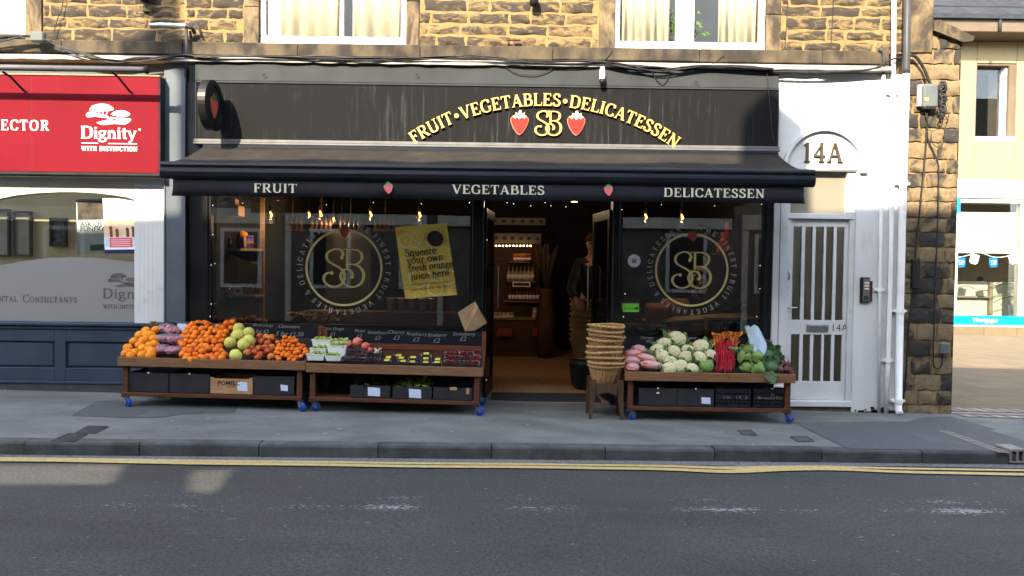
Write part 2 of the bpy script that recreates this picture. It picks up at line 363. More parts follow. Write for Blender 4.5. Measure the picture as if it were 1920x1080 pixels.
# ------------------------------------------------------------------ lettering: a stroked roman face
TK, TN = .165, .075
def st(x, y0=0., y1=1., top=1, bot=1, w=TK, sw=.30):
    g = [('l', x, y0, x, y1, w)]
    if top: g.append(('l', x-sw/2, y1-.028, x+sw/2, y1-.028, .056))
    if bot: g.append(('l', x-sw/2, y0+.028, x+sw/2, y0+.028, .056))
    return g
def sf(x, y, sw=.28): return [('l', x-sw/2, y, x+sw/2, y, .056)]
CAPS = {
 'I': (.38, st(.19)), 'T': (.80, st(.40, top=0)+[('l', .04, .963, .76, .963, TN), ('l', .07, 1, .05, .76, .065), ('l', .73, 1, .75, .76, .065)]),
 'F': (.70, st(.2)+[('l', .2, .963, .66, .963, TN), ('l', .64, 1, .66, .76, .06), ('l', .2, .52, .5, .52, TN), ('l', .5, .40, .5, .64, .055)]),
 'E': (.76, st(.2)+[('l', .2, .963, .66, .963, TN), ('l', .64, 1, .66, .76, .06), ('l', .2, .52, .5, .52, TN), ('l', .5, .40, .5, .64, .055), ('l', .2, .037, .7, .037, TN), ('l', .68, 0, .71, .26, .06)]),
 'L': (.72, st(.2)+[('l', .2, .037, .68, .037, TN), ('l', .66, 0, .69, .28, .06)]),
 'H': (.92, st(.2)+st(.72)+[('l', .2, .52, .72, .52, TN)]),
 'R': (.84, st(.2)+[('c', [(.2, .963), (.46, .963), (.63, .88), (.65, .74), (.60, .58), (.44, .50), (.2, .50)], TK, TN), ('l', .42, .50, .72, .02, .15)]+sf(.75, .028, .2)),
 'B': (.80, st(.2)+[('c', [(.2, .963), (.44, .963), (.6, .88), (.6, .66), (.44, .54), (.2, .53)], TK, TN), ('c', [(.2, .53), (.48, .53), (.68, .43), (.68, .13), (.48, .037), (.2, .037)], TK, TN)]),
 'D': (.92, st(.2)+[('c', [(.2, .963), (.47, .963), (.72, .84), (.79, .5), (.72, .16), (.47, .037), (.2, .037)], TK, TN)]),
 'P': (.74, st(.2)+[('c', [(.2, .963), (.46, .963), (.63, .88), (.65, .74), (.60, .56), (.44, .47), (.2, .47)], TK, TN)]),
 'U': (.92, st(.2, .35, 1, bot=0)+[('c', [(.2, .40), (.21, .18), (.32, .05), (.46, .02), (.62, .06), (.71, .19), (.73, .40)], TK, TN)]+st(.73, .38, 1, bot=0, w=.08)),
 'V': (.84, [('l', .11, .98, .43, .01, TK), ('l', .74, .98, .43, .01, .08)]+sf(.11, .972)+sf(.75, .972, .24)),
 'W': (1.2, [('l', .11, .98, .38, .01, TK), ('l', .62, .98, .38, .01, .08), ('l', .58, .98, .85, .01, TK), ('l', 1.08, .98, .85, .01, .08)]+sf(.11, .972)+sf(.6, .972)+sf(1.08, .972, .22)),
 'A': (.88, [('l', .14, .02, .42, .98, .08), ('l', .74, .02, .43, .98, TK), ('l', .24, .33, .6, .33, TN)]+sf(.13, .028, .24)+sf(.75, .028)),
 'N': (.94, [('l', .19, .02, .19, .98, .08), ('l', .17, .97, .75, .03, TK), ('l', .75, .02, .75, .98, .08)]+sf(.19, .028, .26)+sf(.14, .972, .2)+sf(.75, .972, .26)),
 'G': (.88, [('c', [(.74, .74), (.66, .92), (.45, .975), (.2, .85), (.11, .5), (.2, .15), (.45, .025), (.66, .07), (.74, .16)], TK, TN), ('l', .74, .08, .74, .42, .14), ('l', .76, .72, .76, .97, .05)]+sf(.74, .42, .26)),
 'C': (.82, [('c', [(.74, .74), (.66, .92), (.45, .975), (.2, .85), (.11, .5), (.2, .15), (.45, .025), (.65, .08), (.75, .25)], TK, TN), ('l', .76, .72, .76, .97, .05)]),
 'O': (.92, [('c', [(.45, .975), (.2, .86), (.11, .5), (.2, .14), (.45, .025), (.7, .14), (.79, .5), (.7, .86), (.45, .975)], TK, TN)]),
 'S': (.68, [('c', [(.55, .75), (.5, .91), (.34, .97), (.17, .9), (.13, .76), (.2, .62), (.36, .52), (.52, .41), (.58, .25), (.5, .09), (.33, .03), (.15, .09), (.10, .26)], .15, .10), ('l', .57, .72, .57, .97, .05), ('l', .085, .03, .085, .28, .05)]),
 '&': (.86, [('c', [(.78, .5), (.66, .2), (.45, .03), (.22, .05), (.12, .22), (.2, .42), (.42, .6), (.5, .78), (.4, .95), (.26, .9), (.24, .72), (.4, .45), (.6, .18), (.8, .03)], .11, .08)]),
 '1': (.5, st(.26, top=0)+[('l', .26, .97, .08, .85, .07)]), '4': (.7, st(.48, top=0)+[('l', .5, .97, .06, .32, .07), ('l', .04, .31, .68, .31, .1)]),
 'M': (1.1, [('l', .19, .02, .19, .98, .08), ('l', .19, .97, .54, .03, TK), ('l', .90, .97, .54, .03, .08), ('l', .90, .02, .90, .98, TK)]+sf(.19, .028, .26)+sf(.90, .028)+sf(.16, .972, .2)+sf(.94, .972, .2)),
 'Q': (.92, [('c', [(.45, .975), (.2, .86), (.11, .5), (.2, .14), (.45, .025), (.7, .14), (.79, .5), (.7, .86), (.45, .975)], TK, TN), ('l', .5, .2, .85, -.15, .1)]),
 '.': (.3, [('d', .15, .08, .09)]), '*': (.62, [('d', .31, .46, .19)]), ' ': (.36, []),
}
X = .66
def arch(x0, x1, y=0., h=X): return [('c', [(x0, h*.55), (x0+.06, h*.86), ((x0+x1)/2+.02, h*.97), (x1-.05, h*.86), (x1, h*.6)], .13, .09), ('l', x1, h*.65, x1, y, .13)]+sf(x1, .028, .24)
def bowl(cx, r=.25, h=X): return [('c', [(cx, h-.02), (cx-r*.8, h*.82), (cx-r, h*.5), (cx-r*.8, h*.16), (cx, .02), (cx+r*.8, h*.16), (cx+r, h*.5), (cx+r*.8, h*.82), (cx, h-.02)], .14, .075)]
LOW = {
 'i': (.34, [('l', .17, 0, .17, X, .13), ('d', .17, .86, .085)]+sf(.17, .028, .24)+sf(.12, X-.03, .15)),
 'j': (.34, [('c', [(.2, X), (.2, .1), (.17, -.15), (.02, -.24)], .13, .09), ('d', .19, .86, .085)]+sf(.13, X-.03, .15)),
 'n': (.68, st(.16, 0, X, top=0, w=.13, sw=.24)+arch(.18, .52)), 'h': (.68, st(.16, 0, 1, top=0, w=.13, sw=.24)+arch(.18, .52)),
 'r': (.5, st(.16, 0, X, top=0, w=.13, sw=.26)+[('c', [(.18, .4), (.25, .58), (.4, .62)], .12, .1), ('d', .41, .56, .07)]),
 'u': (.68, [('c', [(.16, X), (.16, .25), (.24, .06), (.36, .03), (.48, .12), (.52, .3)], .13, .09), ('l', .52, 0, .52, X, .13)]+sf(.12, X-.03, .16)+sf(.48, X-.03, .16)+sf(.57, .028, .16)),
 't': (.44, [('c', [(.2, .86), (.2, .2), (.25, .05), (.38, .05)], .13, .09), ('l', .04, X-.03, .38, X-.03, .07)]),
 'o': (.62, bowl(.31)), 'c': (.56, [('c', [(.48, .5), (.4, .62), (.28, .64), (.12, .5), (.08, .33), (.14, .12), (.3, .02), (.42, .05), (.5, .16)], .14, .08), ('d', .47, .5, .07)]),
 'e': (.58, [('c', [(.08, .36), (.3, .36), (.5, .36), (.46, .55), (.3, .64), (.12, .52), (.07, .33), (.14, .1), (.3, .02), (.42, .06), (.5, .16)], .13, .07)]),
 's': (.5, [('c', [(.41, .5), (.34, .62), (.23, .64), (.11, .57), (.11, .44), (.24, .34), (.38, .25), (.41, .14), (.3, .03), (.2, .02), (.07, .14)], .11, .08)]),
 'a': (.6, [('c', [(.1, .5), (.18, .62), (.3, .64), (.42, .57), (.44, .4), (.44, .1), (.5, .03), (.58, .05)], .13, .08), ('c', [(.44, .38), (.22, .34), (.09, .2), (.16, .04), (.3, .03), (.44, .14)], .12, .07)]),
 'q': (.64, bowl(.28)+[('l', .52, -.28, .52, X, .13)]+sf(.52, -.26, .26)), 'b': (.64, bowl(.36)+[('l', .14, 0, .14, 1, .13)]),
 'g': (.62, [('c', [(.28, .62), (.12, .56), (.1, .42), (.16, .3), (.28, .26), (.42, .32), (.46, .44), (.42, .57), (.28, .62)], .12, .07), ('l', .4, .58, .58, .62, .08), ('c', [(.18, .28), (.12, .16), (.3, .1), (.5, .05), (.54, -.1), (.4, -.23), (.2, -.24), (.06, -.14), (.12, -.01), (.26, .06)], .11, .08)]),
 'y': (.62, [('l', .1, X-.03, .32, .02, .13), ('c', [(.54, X-.03), (.34, .02), (.24, -.2), (.08, -.24)], .08, .08)]+sf(.1, X-.03, .24)+sf(.54, X-.03, .2)),
 'w': (.9, [('l', .1, X-.03, .28, .02, .13), ('l', .45, X-.03, .28, .02, .08), ('l', .43, X-.03, .62, .02, .13), ('l', .8, X-.03, .62, .02, .08)]+sf(.1, X-.03, .22)+sf(.8, X-.03, .2)),
 'z': (.54, [('l', .07, X-.04, .47, X-.04, .08), ('l', .44, X-.04, .09, .04, .12), ('l', .06, .04, .48, .04, .08)]),
 'f': (.42, [('c', [(.44, .86), (.38, .98), (.26, .97), (.19, .84), (.18, .6), (.18, 0)], .13, .09), ('l', .03, X-.03, .36, X-.03, .07)]+sf(.18, .028, .26)),
 'l': (.34, st(.17, 0, 1, top=0, w=.13, sw=.24)), 'd': (.64, bowl(.28)+[('l', .5, 0, .5, 1, .13)]), 'm': (.98, st(.16, 0, X, top=0, w=.13, sw=.24)+arch(.18, .49)+arch(.5, .82)),
}
GLY = dict(CAPS); GLY.update(LOW)
def smooth_pts(pts, n=5):
    out = []; m = len(pts)
    for i in range(m-1):
        p0, p1, p2, p3 = pts[max(i-1, 0)], pts[i], pts[i+1], pts[min(i+2, m-1)]
        for k in range(n):
            t = k/n
            out.append(tuple(.5*((2*p1[a])+(-p0[a]+p2[a])*t+(2*p0[a]-5*p1[a]+4*p2[a]-p3[a])*t*t+(-p0[a]+3*p1[a]-3*p2[a]+p3[a])*t**3) for a in range(len(p1))))
    out.append(tuple(pts[-1])); return out
def stroke(mb, prim, tf, h, d, k, bold=1.0, n=5):
    e = d+.00025*(k % 7)
    if prim[0] == 'l':
        _, x0, y0, x1, y1, ww = prim; mb.ribbon([(x0*h, y0*h), (x1*h, y1*h)], [ww*h*bold]*2, tf, e)
    elif prim[0] == 'c':
        pts = smooth_pts(prim[1], n); ws = []
        for i in range(len(pts)):
            a = pts[max(i-1, 0)]; b = pts[min(i+1, len(pts)-1)]; dx, dy = b[0]-a[0], b[1]-a[1]; q = math.hypot(dx, dy) or 1
            ws.append((prim[3]+(prim[2]-prim[3])*(abs(dy)/q)**1.3)*h*bold)
        mb.ribbon([(p[0]*h, p[1]*h) for p in pts], ws, tf, e)
    else:
        _, x, y, r = prim; nn = 12
        mb.add([tf((x+r*math.cos(2*math.pi*i/nn))*h, (y+r*math.sin(2*math.pi*i/nn))*h, e) for i in range(nn)]+[tf((x+r*math.cos(2*math.pi*i/nn))*h, (y+r*math.sin(2*math.pi*i/nn))*h, 0) for i in range(nn)],
               [tuple(range(nn))]+[(i, i+nn, (i+1) % nn+nn, (i+1) % nn) for i in range(nn)], False)
def twidth(t, h, sp): return sum((GLY[c][0]+sp)*h for c in t)-sp*h
def plane_tf(o, ang=0.0, ux=Vector((1, 0, 0)), uz=Vector((0, 0, 1)), nrm=Vector((0, -1, 0))):
    o = Vector(o); c, s_ = math.cos(ang), math.sin(ang); a = ux*c+uz*s_; b = uz*c-ux*s_
    return lambda u, v, d: o+a*u+b*v+nrm*d
def text(mb, t, o, h, d=.004, sp=.06, align='c', ang=0.0, bold=1.0, sx=1.0, ux=Vector((1, 0, 0)), nrm=Vector((0, -1, 0))):
    u = {'c': -twidth(t, h, sp)/2, 'l': 0, 'r': -twidth(t, h, sp)}[align]*sx
    base = plane_tf(o, ang, ux=ux, nrm=nrm); k = 0
    for c in t:
        adv, gl = GLY[c]
        tf = (lambda U: (lambda a, b, dd: base(U+a*sx, b, dd)))(u)
        for pmv in gl: stroke(mb, pmv, tf, h, d, k, bold); k += 1
        u += (adv+sp)*h*sx
def arc_text(mb, t, c, r, h, mid, d=.004, sp=.06, inside=False, bold=1.0, total=None):
    """letters stand on a circle (centre c in the facade plane); mid = angle of the middle, clockwise reading"""
    wtot = twidth(t, h, sp); k = 0
    scale = (total*r/wtot) if total else 1.0
    u = -wtot*scale/2
    for ch in t:
        adv, gl = GLY[ch]; uc = u+adv*h*scale/2; a = mid-uc/r
        o = Vector(c)+Vector((math.cos(a)*r, 0, math.sin(a)*r)); base = plane_tf(o, a-math.pi/2)
        tf = (lambda B, A: (lambda x, y, dd: B(x-A, y, dd)))(base, adv*h/2)
        for pmv in gl: stroke(mb, pmv, tf, h, d, k, bold); k += 1
        u += (adv+sp)*h*scale
def sans(mb, t, o, size, d=.002, align='CENTER', ang=0.0, sx=1.0, shear=0.0, ux=Vector((1, 0, 0)), nrm=Vector((0, -1, 0)), weight=0.0):
    cu_ = bpy.data.curves.new('t', 'FONT'); cu_.body = t; cu_.size = size; cu_.align_x = align; cu_.shear = shear; cu_.offset = weight; cu_.resolution_u = 2
    ob = bpy.data.objects.new('t', cu_); COL.objects.link(ob)
    dg = bpy.context.evaluated_depsgraph_get(); me = bpy.data.meshes.new_from_object(ob.evaluated_get(dg))
    tf = plane_tf(o, ang, ux=ux, nrm=nrm)
    mb.add([tf(v.co.x*sx, v.co.y, d) for v in me.vertices], [tuple(p.vertices) for p in me.polygons], False)
    bpy.data.objects.remove(ob); bpy.data.meshes.remove(me); bpy.data.curves.remove(cu_)
SBS = [(.395, .475-.02), (.455, .50), (.47, .60), (.40, .69), (.29, .71), (.17, .66), (.105, .55), (.13, .43), (.26, .33), (.40, .26), (.50, .16), (.53, .02), (.48, -.13), (.37, -.23), (.22, -.26), (.06, -.20), (.02, -.05), (.06, .08), (.16, .15), (.24, .13)]
def monogram(mb, c, h, d, bold=1.0):
    """interlaced S and B drawn after the window emblem; h is about its height"""
    k = h/.98; o = Vector(c)
    def tf(u, v, dd): return o+Vector(((u-.53)*k, -dd, (v-.225)*k))
    def cv(pts, a, b, i):
        pts = smooth_pts(pts, 6); ws = []
        for j in range(len(pts)):
            p = pts[max(j-1, 0)]; q = pts[min(j+1, len(pts)-1)]; dx, dy = q[0]-p[0], q[1]-p[1]; L = math.hypot(dx, dy) or 1
            ws.append((b+(a-b)*(abs(dy)/L)**1.3)*bold)
        mb.ribbon(pts, ws, tf, d+.0004*i)
    def dot(x, y, r, i): mb.add([tf(x+r*math.cos(q*.5236), y+r*math.sin(q*.5236), d+.0004*i) for q in range(12)], [tuple(range(12))], False)
    cv([(.47, .50), (.505, .58), (.46, .67), (.36, .71), (.25, .69), (.13, .62), (.09, .50), (.15, .39), (.30, .30), (.44, .22), (.53, .11), (.545, -.02), (.50, -.14), (.40, -.22), (.26, -.245), (.12, -.20), (.03, -.09), (.04, .03), (.12, .10), (.22, .105)], .07, .038, 0)
    dot(.475, .49, .045, 1); dot(.225, .10, .045, 1)
    cv([(.61, .24), (.61, .45), (.61, .70)], .065, .065, 2)
    cv([(.50, .70), (.61, .695), (.76, .695), (.88, .67), (.975, .58), (.96, .43), (.86, .34), (.76, .325), (.63, .325)], .07, .03, 3)
    cv([(.76, .325), (.90, .28), (1.0, .17), (1.03, .04), (.99, -.11), (.88, -.21), (.74, -.245), (.60, -.21), (.49, -.10), (.45, .03), (.49, .14), (.59, .20), (.70, .16), (.75, .06), (.735, -.01)], .075, .036, 4)
    dot(.725, 0., .045, 5)
def strawberry(mb, c, h, d, mats=(0, 1), ang=0.0):
    """strawberry outline: heart body with a leafy crown; material slots given"""
    tf = plane_tf(c, ang)
    body = [(0, -.5), (.12, -.42), (.26, -.22), (.36, .02), (.37, .18), (.28, .29), (.12, .3), (0, .28), (-.12, .3), (-.28, .29), (-.37, .18), (-.36, .02), (-.26, -.22), (-.12, -.42)]
    crown = [(-.30, .26), (-.2, .17), (-.12, .25), (0, .15), (.12, .25), (.2, .17), (.30, .26), (.2, .33), (.22, .42), (.09, .38), (.06, .52), (-.02, .50), (-.04, .38), (-.16, .42), (-.16, .33)]
    for poly, mi, e in ((body, mats[0], d), (crown, mats[1], d*1.3+.0008)):
        mb.mi = mi; n = len(poly)
        mb.add([tf(p[0]*h, p[1]*h, e) for p in poly]+[tf(p[0]*h, p[1]*h, 0) for p in poly], [tuple(range(n))]+[(i, i+n, (i+1) % n+n, (i+1) % n) for i in range(n)], False)
    mb.mi = 0
def disc(mb, c, r, d, n=28, ry=None):
    c = Vector(c); ry = ry or r
    mb.add([c+Vector((r*math.cos(2*math.pi*i/n), -d, ry*math.sin(2*math.pi*i/n))) for i in range(n)]+[c+Vector((r*math.cos(2*math.pi*i/n), 0, ry*math.sin(2*math.pi*i/n))) for i in range(n)],
           [tuple(range(n))]+[(i, i+n, (i+1) % n+n, (i+1) % n) for i in range(n)], False)
def ring(mb, c, r0, r1, d, n=48, a0=0.0, a1=2*math.pi):
    c = Vector(c); full = abs(a1-a0-2*math.pi) < 1e-6
    pts = [(math.cos(a0+(a1-a0)*i/n), math.sin(a0+(a1-a0)*i/n)) for i in range(n+1)]
    vs = []
    for q in (r0, r1):
        for dd in (0, d): vs += [c+Vector((p[0]*q, -dd, p[1]*q)) for p in pts]
    k = n+1; fs = []
    for i in range(n):
        fs += [(k+i, 3*k+i, 3*k+i+1, k+i+1), (2*k+i, 2*k+i+1, 3*k+i+1, 3*k+i), (i+1, i, k+i, k+i+1)]
    if not full: fs += [(0, 2*k, 3*k, k), (n, k+n, 3*k+n, 2*k+n)]
    mb.add(vs, fs, False)

# ================================================================== SETTING
def yk(x): return -2.05+0.0645*max(-9, min(9, x))
def zr(x): return zp(x)-KERB
# road: asphalt with worn white flecks along an old line
def road_mat():
    mt, N, L, b = base_mat('asphalt')
    tc = N.new('ShaderNodeTexCoord'); O = tc.outputs['Object']
    def noise(sc, det=6, st_=None, ro=.6):
        n = N.new('ShaderNodeTexNoise'); n.inputs['Scale'].default_value = sc; n.inputs['Detail'].default_value = det; n.inputs['Roughness'].default_value = ro
        if st_:
            mp = N.new('ShaderNodeMapping'); mp.inputs['Scale'].default_value = st_; L.new(O, mp.inputs[0]); L.new(mp.outputs[0], n.inputs['Vector'])
        else: L.new(O, n.inputs['Vector'])
        return n.outputs['Fac']
    def ramp(f, lo, hi, c0=(0, 0, 0), c1=(1, 1, 1)):
        r = N.new('ShaderNodeValToRGB'); r.color_ramp.elements[0].position, r.color_ramp.elements[1].position = lo, hi
        r.color_ramp.elements[0].color, r.color_ramp.elements[1].color = rgba(c0), rgba(c1); L.new(f, r.inputs[0]); return r.outputs[0]
    def math_(op, a, bb, c=None):
        n = N.new('ShaderNodeMath'); n.operation = op
        for i, q in enumerate((a, bb, c)):
            if q is None: continue
            if isinstance(q, (int, float)): n.inputs[i].default_value = q
            else: L.new(q, n.inputs[i])
        return n.outputs[0]
    def mix(f, a, bb):
        n = N.new('ShaderNodeMix'); n.data_type = 'RGBA'
        for i, q in ((0, f), (6, a), (7, bb)):
            if isinstance(q, tuple): n.inputs[i].default_value = rgba(q)
            else: L.new(q, n.inputs[i])
        return n.outputs[2]
    col = ramp(noise(1.1, 7, (.5, 1.4, 1)), .3, .72, (.029, .0297, .0288), (.047, .0480, .0465))
    grit = ramp(noise(58, 8, None, .75), .34, .66, (.30, .30, .30), (1.85, 1.85, 1.80))
    mm = N.new('ShaderNodeMix'); mm.data_type = 'RGBA'; mm.blend_type = 'MULTIPLY'; mm.inputs[0].default_value = .8
    L.new(col, mm.inputs[6]); L.new(grit, mm.inputs[7]); col = mm.outputs[2]
    sep = N.new('ShaderNodeSeparateXYZ'); L.new(O, sep.inputs[0])
    ym = math_('ADD', sep.outputs[1], math_('MULTIPLY', sep.outputs[0], -0.058))          # distance along the kerb's normal
    def band(c, wd): return math_('MAXIMUM', 0.0, math_('SUBTRACT', 1.0, math_('DIVIDE', math_('ABSOLUTE', math_('SUBTRACT', ym, c), 0), wd)))
    bd = math_('MAXIMUM', band(-3.28, .13), math_('MULTIPLY', band(-3.08, .16), .6))
    patch = ramp(noise(.9, 3, (1, .3, 1)), .42, .62)
    fl = math_('MULTIPLY', math_('MULTIPLY', bd, patch), 1.0)
    thr = math_('GREATER_THAN', math_('ADD', noise(48, 5, (.6, 1.0, 1), .75), math_('MULTIPLY', fl, .27)), .70)
    col = mix(math_('MULTIPLY', thr, .75), col, (.30, .30, .31))
    sp = math_('GREATER_THAN', noise(34, 2, (.5, 1, 1)), .735)                                # stray pale chips
    col = mix(math_('MULTIPLY', sp, .6), col, (.28, .28, .28))
    wear = math_('MULTIPLY', band(-2.95, .55), .25)
    col = mix(wear, col, (.045, .048, .049))
    L.new(col, b.inputs['Base Color']); b.inputs['Roughness'].default_value = .85; b.inputs['Specular IOR Level'].default_value = .3
    bp = N.new('ShaderNodeBump'); bp.inputs['Strength'].default_value = .8; bp.inputs['Distance'].default_value = .006
    L.new(noise(70, 8, None, .75), bp.inputs['Height']); L.new(bp.outputs[0], b.inputs['Normal'])
    return mt
M_road = road_mat()
M_pave = pm('pavement_asphalt', (.148, .155, .149), (.106, .111, .107), 2.6, .9, .7, 140, stretch=(.7, 1.3, 1), c3=(.080, .087, .089), s3=1.4, lo3=.48, hi3=.78, bdist=.004)
M_patch = pm('dark_asphalt', (.058, .062, .066), (.085, .09, .094), 60, .9, .6, 140, c3=(.11, .115, .12), s3=1.3, lo3=.55, hi3=.75, bdist=.004)
M_kerb = pm('kerb_stone', (.085, .091, .092), (.055, .060, .062), 7, .9, .6, 60, c3=(.034, .037, .039), s3=2.2, lo3=.5, hi3=.7, island=.2)
M_gutter = pm('gutter_grit', (.17, .165, .16), (.085, .085, .086), 45, .95, .8, 90)
M_yellow = pm('yellow_line_paint', (.46, .34, .14), (.34, .26, .12), 30, .8, .3, 90, c3=(.14, .125, .10), s3=22, lo3=.62, hi3=.72)
def strip_sheet(name, mat_, fy0, fy1, fz, x0, x1, n, mb=None):
    mb = mb or MB()
    xs = [x0+(x1-x0)*i/n for i in range(n+1)]
    mb.add([(x, fy0(x), fz(x)) for x in xs]+[(x, fy1(x), fz(x)) for x in xs], [(i, i+1, n+1+i+1, n+1+i) for i in range(n)], False)
    return mb
mb = strip_sheet('road', M_road, lambda x: -60, lambda x: 60, lambda x: zr(x)-.004, -60, 60, 24); tag(mb.build('road', M_road, recenter=False), kind='structure')
mb = strip_sheet('pavement', M_pave, lambda x: yk(x)+.125, lambda x: .34, lambda x: zp(x), -40, 40, 160); tag(mb.build('pavement', M_pave, recenter=False), kind='structure')
mb = MB(); x = -20.0
while x < 20:
    L_ = R.uniform(.86, .96); dz = R.uniform(-.004, .004); dy = R.uniform(-.006, .006); g = .004
    a, b_ = x+g, x+L_-g
    prof = [(0, -.12), (0, KERB-.022), (.008, KERB-.006), (.022, KERB), (.127, KERB), (.127, -.12)]
    vs = [(q, yk(q)+p[0]+dy, zr(q)+p[1]+dz+.001) for q in (a, b_) for p in prof]
    k = len(prof); mb.add(vs, [(i, k+i, k+(i+1) % k, (i+1) % k) for i in range(k)]+[tuple(range(k)), tuple(range(2*k-1, k-1, -1))], False)
    x += L_
tag(mb.build('kerb', M_kerb, recenter=False), kind='structure')
mb = strip_sheet('gutter', M_gutter, lambda x: yk(x)-.125+.02*math.sin(x*2.3), lambda x: yk(x)-.002, lambda x: zr(x)+.001, -20, 20, 120); tag(mb.build('gutter_strip', M_gutter, recenter=False), kind='structure')
def wob(x):                                                     # the painted lines wander near the right
    return -.0165*max(-8, min(8, x))+.012*math.sin(x*1.1)+.006*math.sin(x*3.7+1)-.075*math.exp(-((x-1.75)/.35)**2)+.07*math.exp(-((x-2.65)/.45)**2)
mb = MB()
for k_, (oa, ob_) in enumerate(((-.188, -.128), (-.290, -.214))):
    q = .5 if k_ == 0 else 1
    strip_sheet('', None, lambda x: yk(x)+oa+wob(x)*q-(.03*math.exp(-((x-2.1)/.6)**2) if k_ == 0 else 0), lambda x: yk(x)+ob_+wob(x)*q+(.03*math.exp(-((x-2.1)/.6)**2) if k_ == 1 else 0), lambda x: zr(x)+.004+.002*k_, -20, 20, 400, mb)
tag(mb.build('road_marking', M_yellow, recenter=False), kind='structure')
def gpoly(px, dz=.004):
    return [(lambda v: (v.x, v.y, zp(v.x)+dz))(G(a, b_)) for a, b_ in px]
def gsheet(name, px, mt, dz=.004, kind='structure', label=None, cat=None, group=None):
    mb = MB(); v = gpoly(px, dz); mb.add(v, [tuple(range(len(v)))], False)
    o = mb.build(name, mt); return tag(o, label, cat, group, kind)
gsheet('pavement_patch', [(132, 780), (182, 752), (300, 752), (450, 756), (441, 774), (345, 776), (305, 783), (240, 784)], M_patch)
gsheet('pavement_patch', [(1487, 792), (1700, 791), (1735, 783), (1786, 782), (1868, 806), (1850, 806), (1926, 828), (1926, 847), (1590, 842)], M_patch)
M_cover = pm('iron_cover', (.045, .046, .048), (.07, .07, .072), 30, .7, .3)
M_pinkcover = pm('pale_cover', (.06, .05, .05), (.08, .07, .068), 30, .8, .3)
def cover(px, label, lattice):
    v = gpoly(px, .0); c = sum((Vector(p) for p in v), Vector())/4
    t = thing('utility_cover', label, 'utility cover', c)
    mb = MB(); mb.add([tuple(Vector(p)+Vector((0, 0, .005))) for p in v], [(0, 1, 2, 3)], False)
    a, b_, cc, d = [Vector(p) for p in v]
    fr = MB()
    for q0, q1 in ((a, b_), (b_, cc), (cc, d), (d, a)): fr.tube([q0+Vector((0, 0, .004)), q1+Vector((0, 0, .004))], .007, 4)
    if lattice:
        for i in range(1, 6):
            f = i/6
            fr.tube([a.lerp(b_, f)+Vector((0, 0, .006)), d.lerp(cc, f)+Vector((0, 0, .006))], .004, 4)
            fr.tube([a.lerp(d, f)+Vector((0, 0, .006)), b_.lerp(cc, f)+Vector((0, 0, .006))], .004, 4)
    mb.build('lid', M_cover if lattice else M_pinkcover, t); fr.build('frame', M_cover, t)
cover([(143, 812), (165, 800), (203, 801), (178, 813)], 'dark lattice iron cover in the pavement, the one nearer the shopfront at left', True)
cover([(98, 827), (128, 814), (163, 815), (140, 828)], 'dark lattice iron cover in the pavement, nearest the kerb at left', True)
cover([(1384, 808), (1409, 808), (1419, 817), (1393, 816)], 'small plain cover in the pavement below the cabbages', False)
cover([(1482, 820), (1512, 819), (1526, 828), (1497, 829)], 'small plain cover beside the edge of the dark asphalt patch', False)
# drain channel across the pavement and its gully outlet in the kerb
M_conc = pm('pale_concrete', (.24, .22, .195), (.17, .16, .145), 20, .9, .3)
a, b_ = G(1768, 808), G(1884, 850)
t = thing('drain_channel', 'pale drain channel crossing the dark asphalt to a two holed outlet in the kerb', 'drain', (a+b_)/2)
mb = MB(); d = (b_-a).normalized(); nn = Vector((-d.y, d.x, 0))*.05; Lc = (b_-a).length
def zz(v, dz): return (v.x, v.y, zp(v.x)+dz)
mb.quad(zz(a-nn, .006), zz(b_-nn, .006), zz(b_+nn, .006), zz(a+nn, .006)); mb.build('channel', M_conc, t)
mb = MB(); n = 16
for i in range(n):
    p = a+d*(Lc*(i+.25)/n); q = a+d*(Lc*(i+.75)/n)
    mb.quad(zz(p-nn*.45, .0085), zz(q-nn*.45, .0085), zz(q+nn*.45, .0085), zz(p+nn*.45, .0085))
mb.build('grille', M_cover, t)
c = G(1898, 845); yy = yk(c.x)-.01; zb = zr(c.x)+.015; x0, x1 = c.x-.068, c.x+.068
mb = MB(); mb.box(x0, x1, yy-.005, yy+.20, zb+.10, zb+.118); mb.box(x0, x1, yy-.005, yy+.12, zb, zb+.014)
for q in (x0, c.x-.008, x1-.016): mb.box(q, q+.016, yy-.005, yy+.12, zb+.014, zb+.10)
mb.build('outlet', M_conc, t)
mb = MB(); mb.box(x0+.01, x1-.01, yy+.02, yy+.03, zb+.01, zb+.10); mb.build('outlet_hole', M_blackmatt, t)
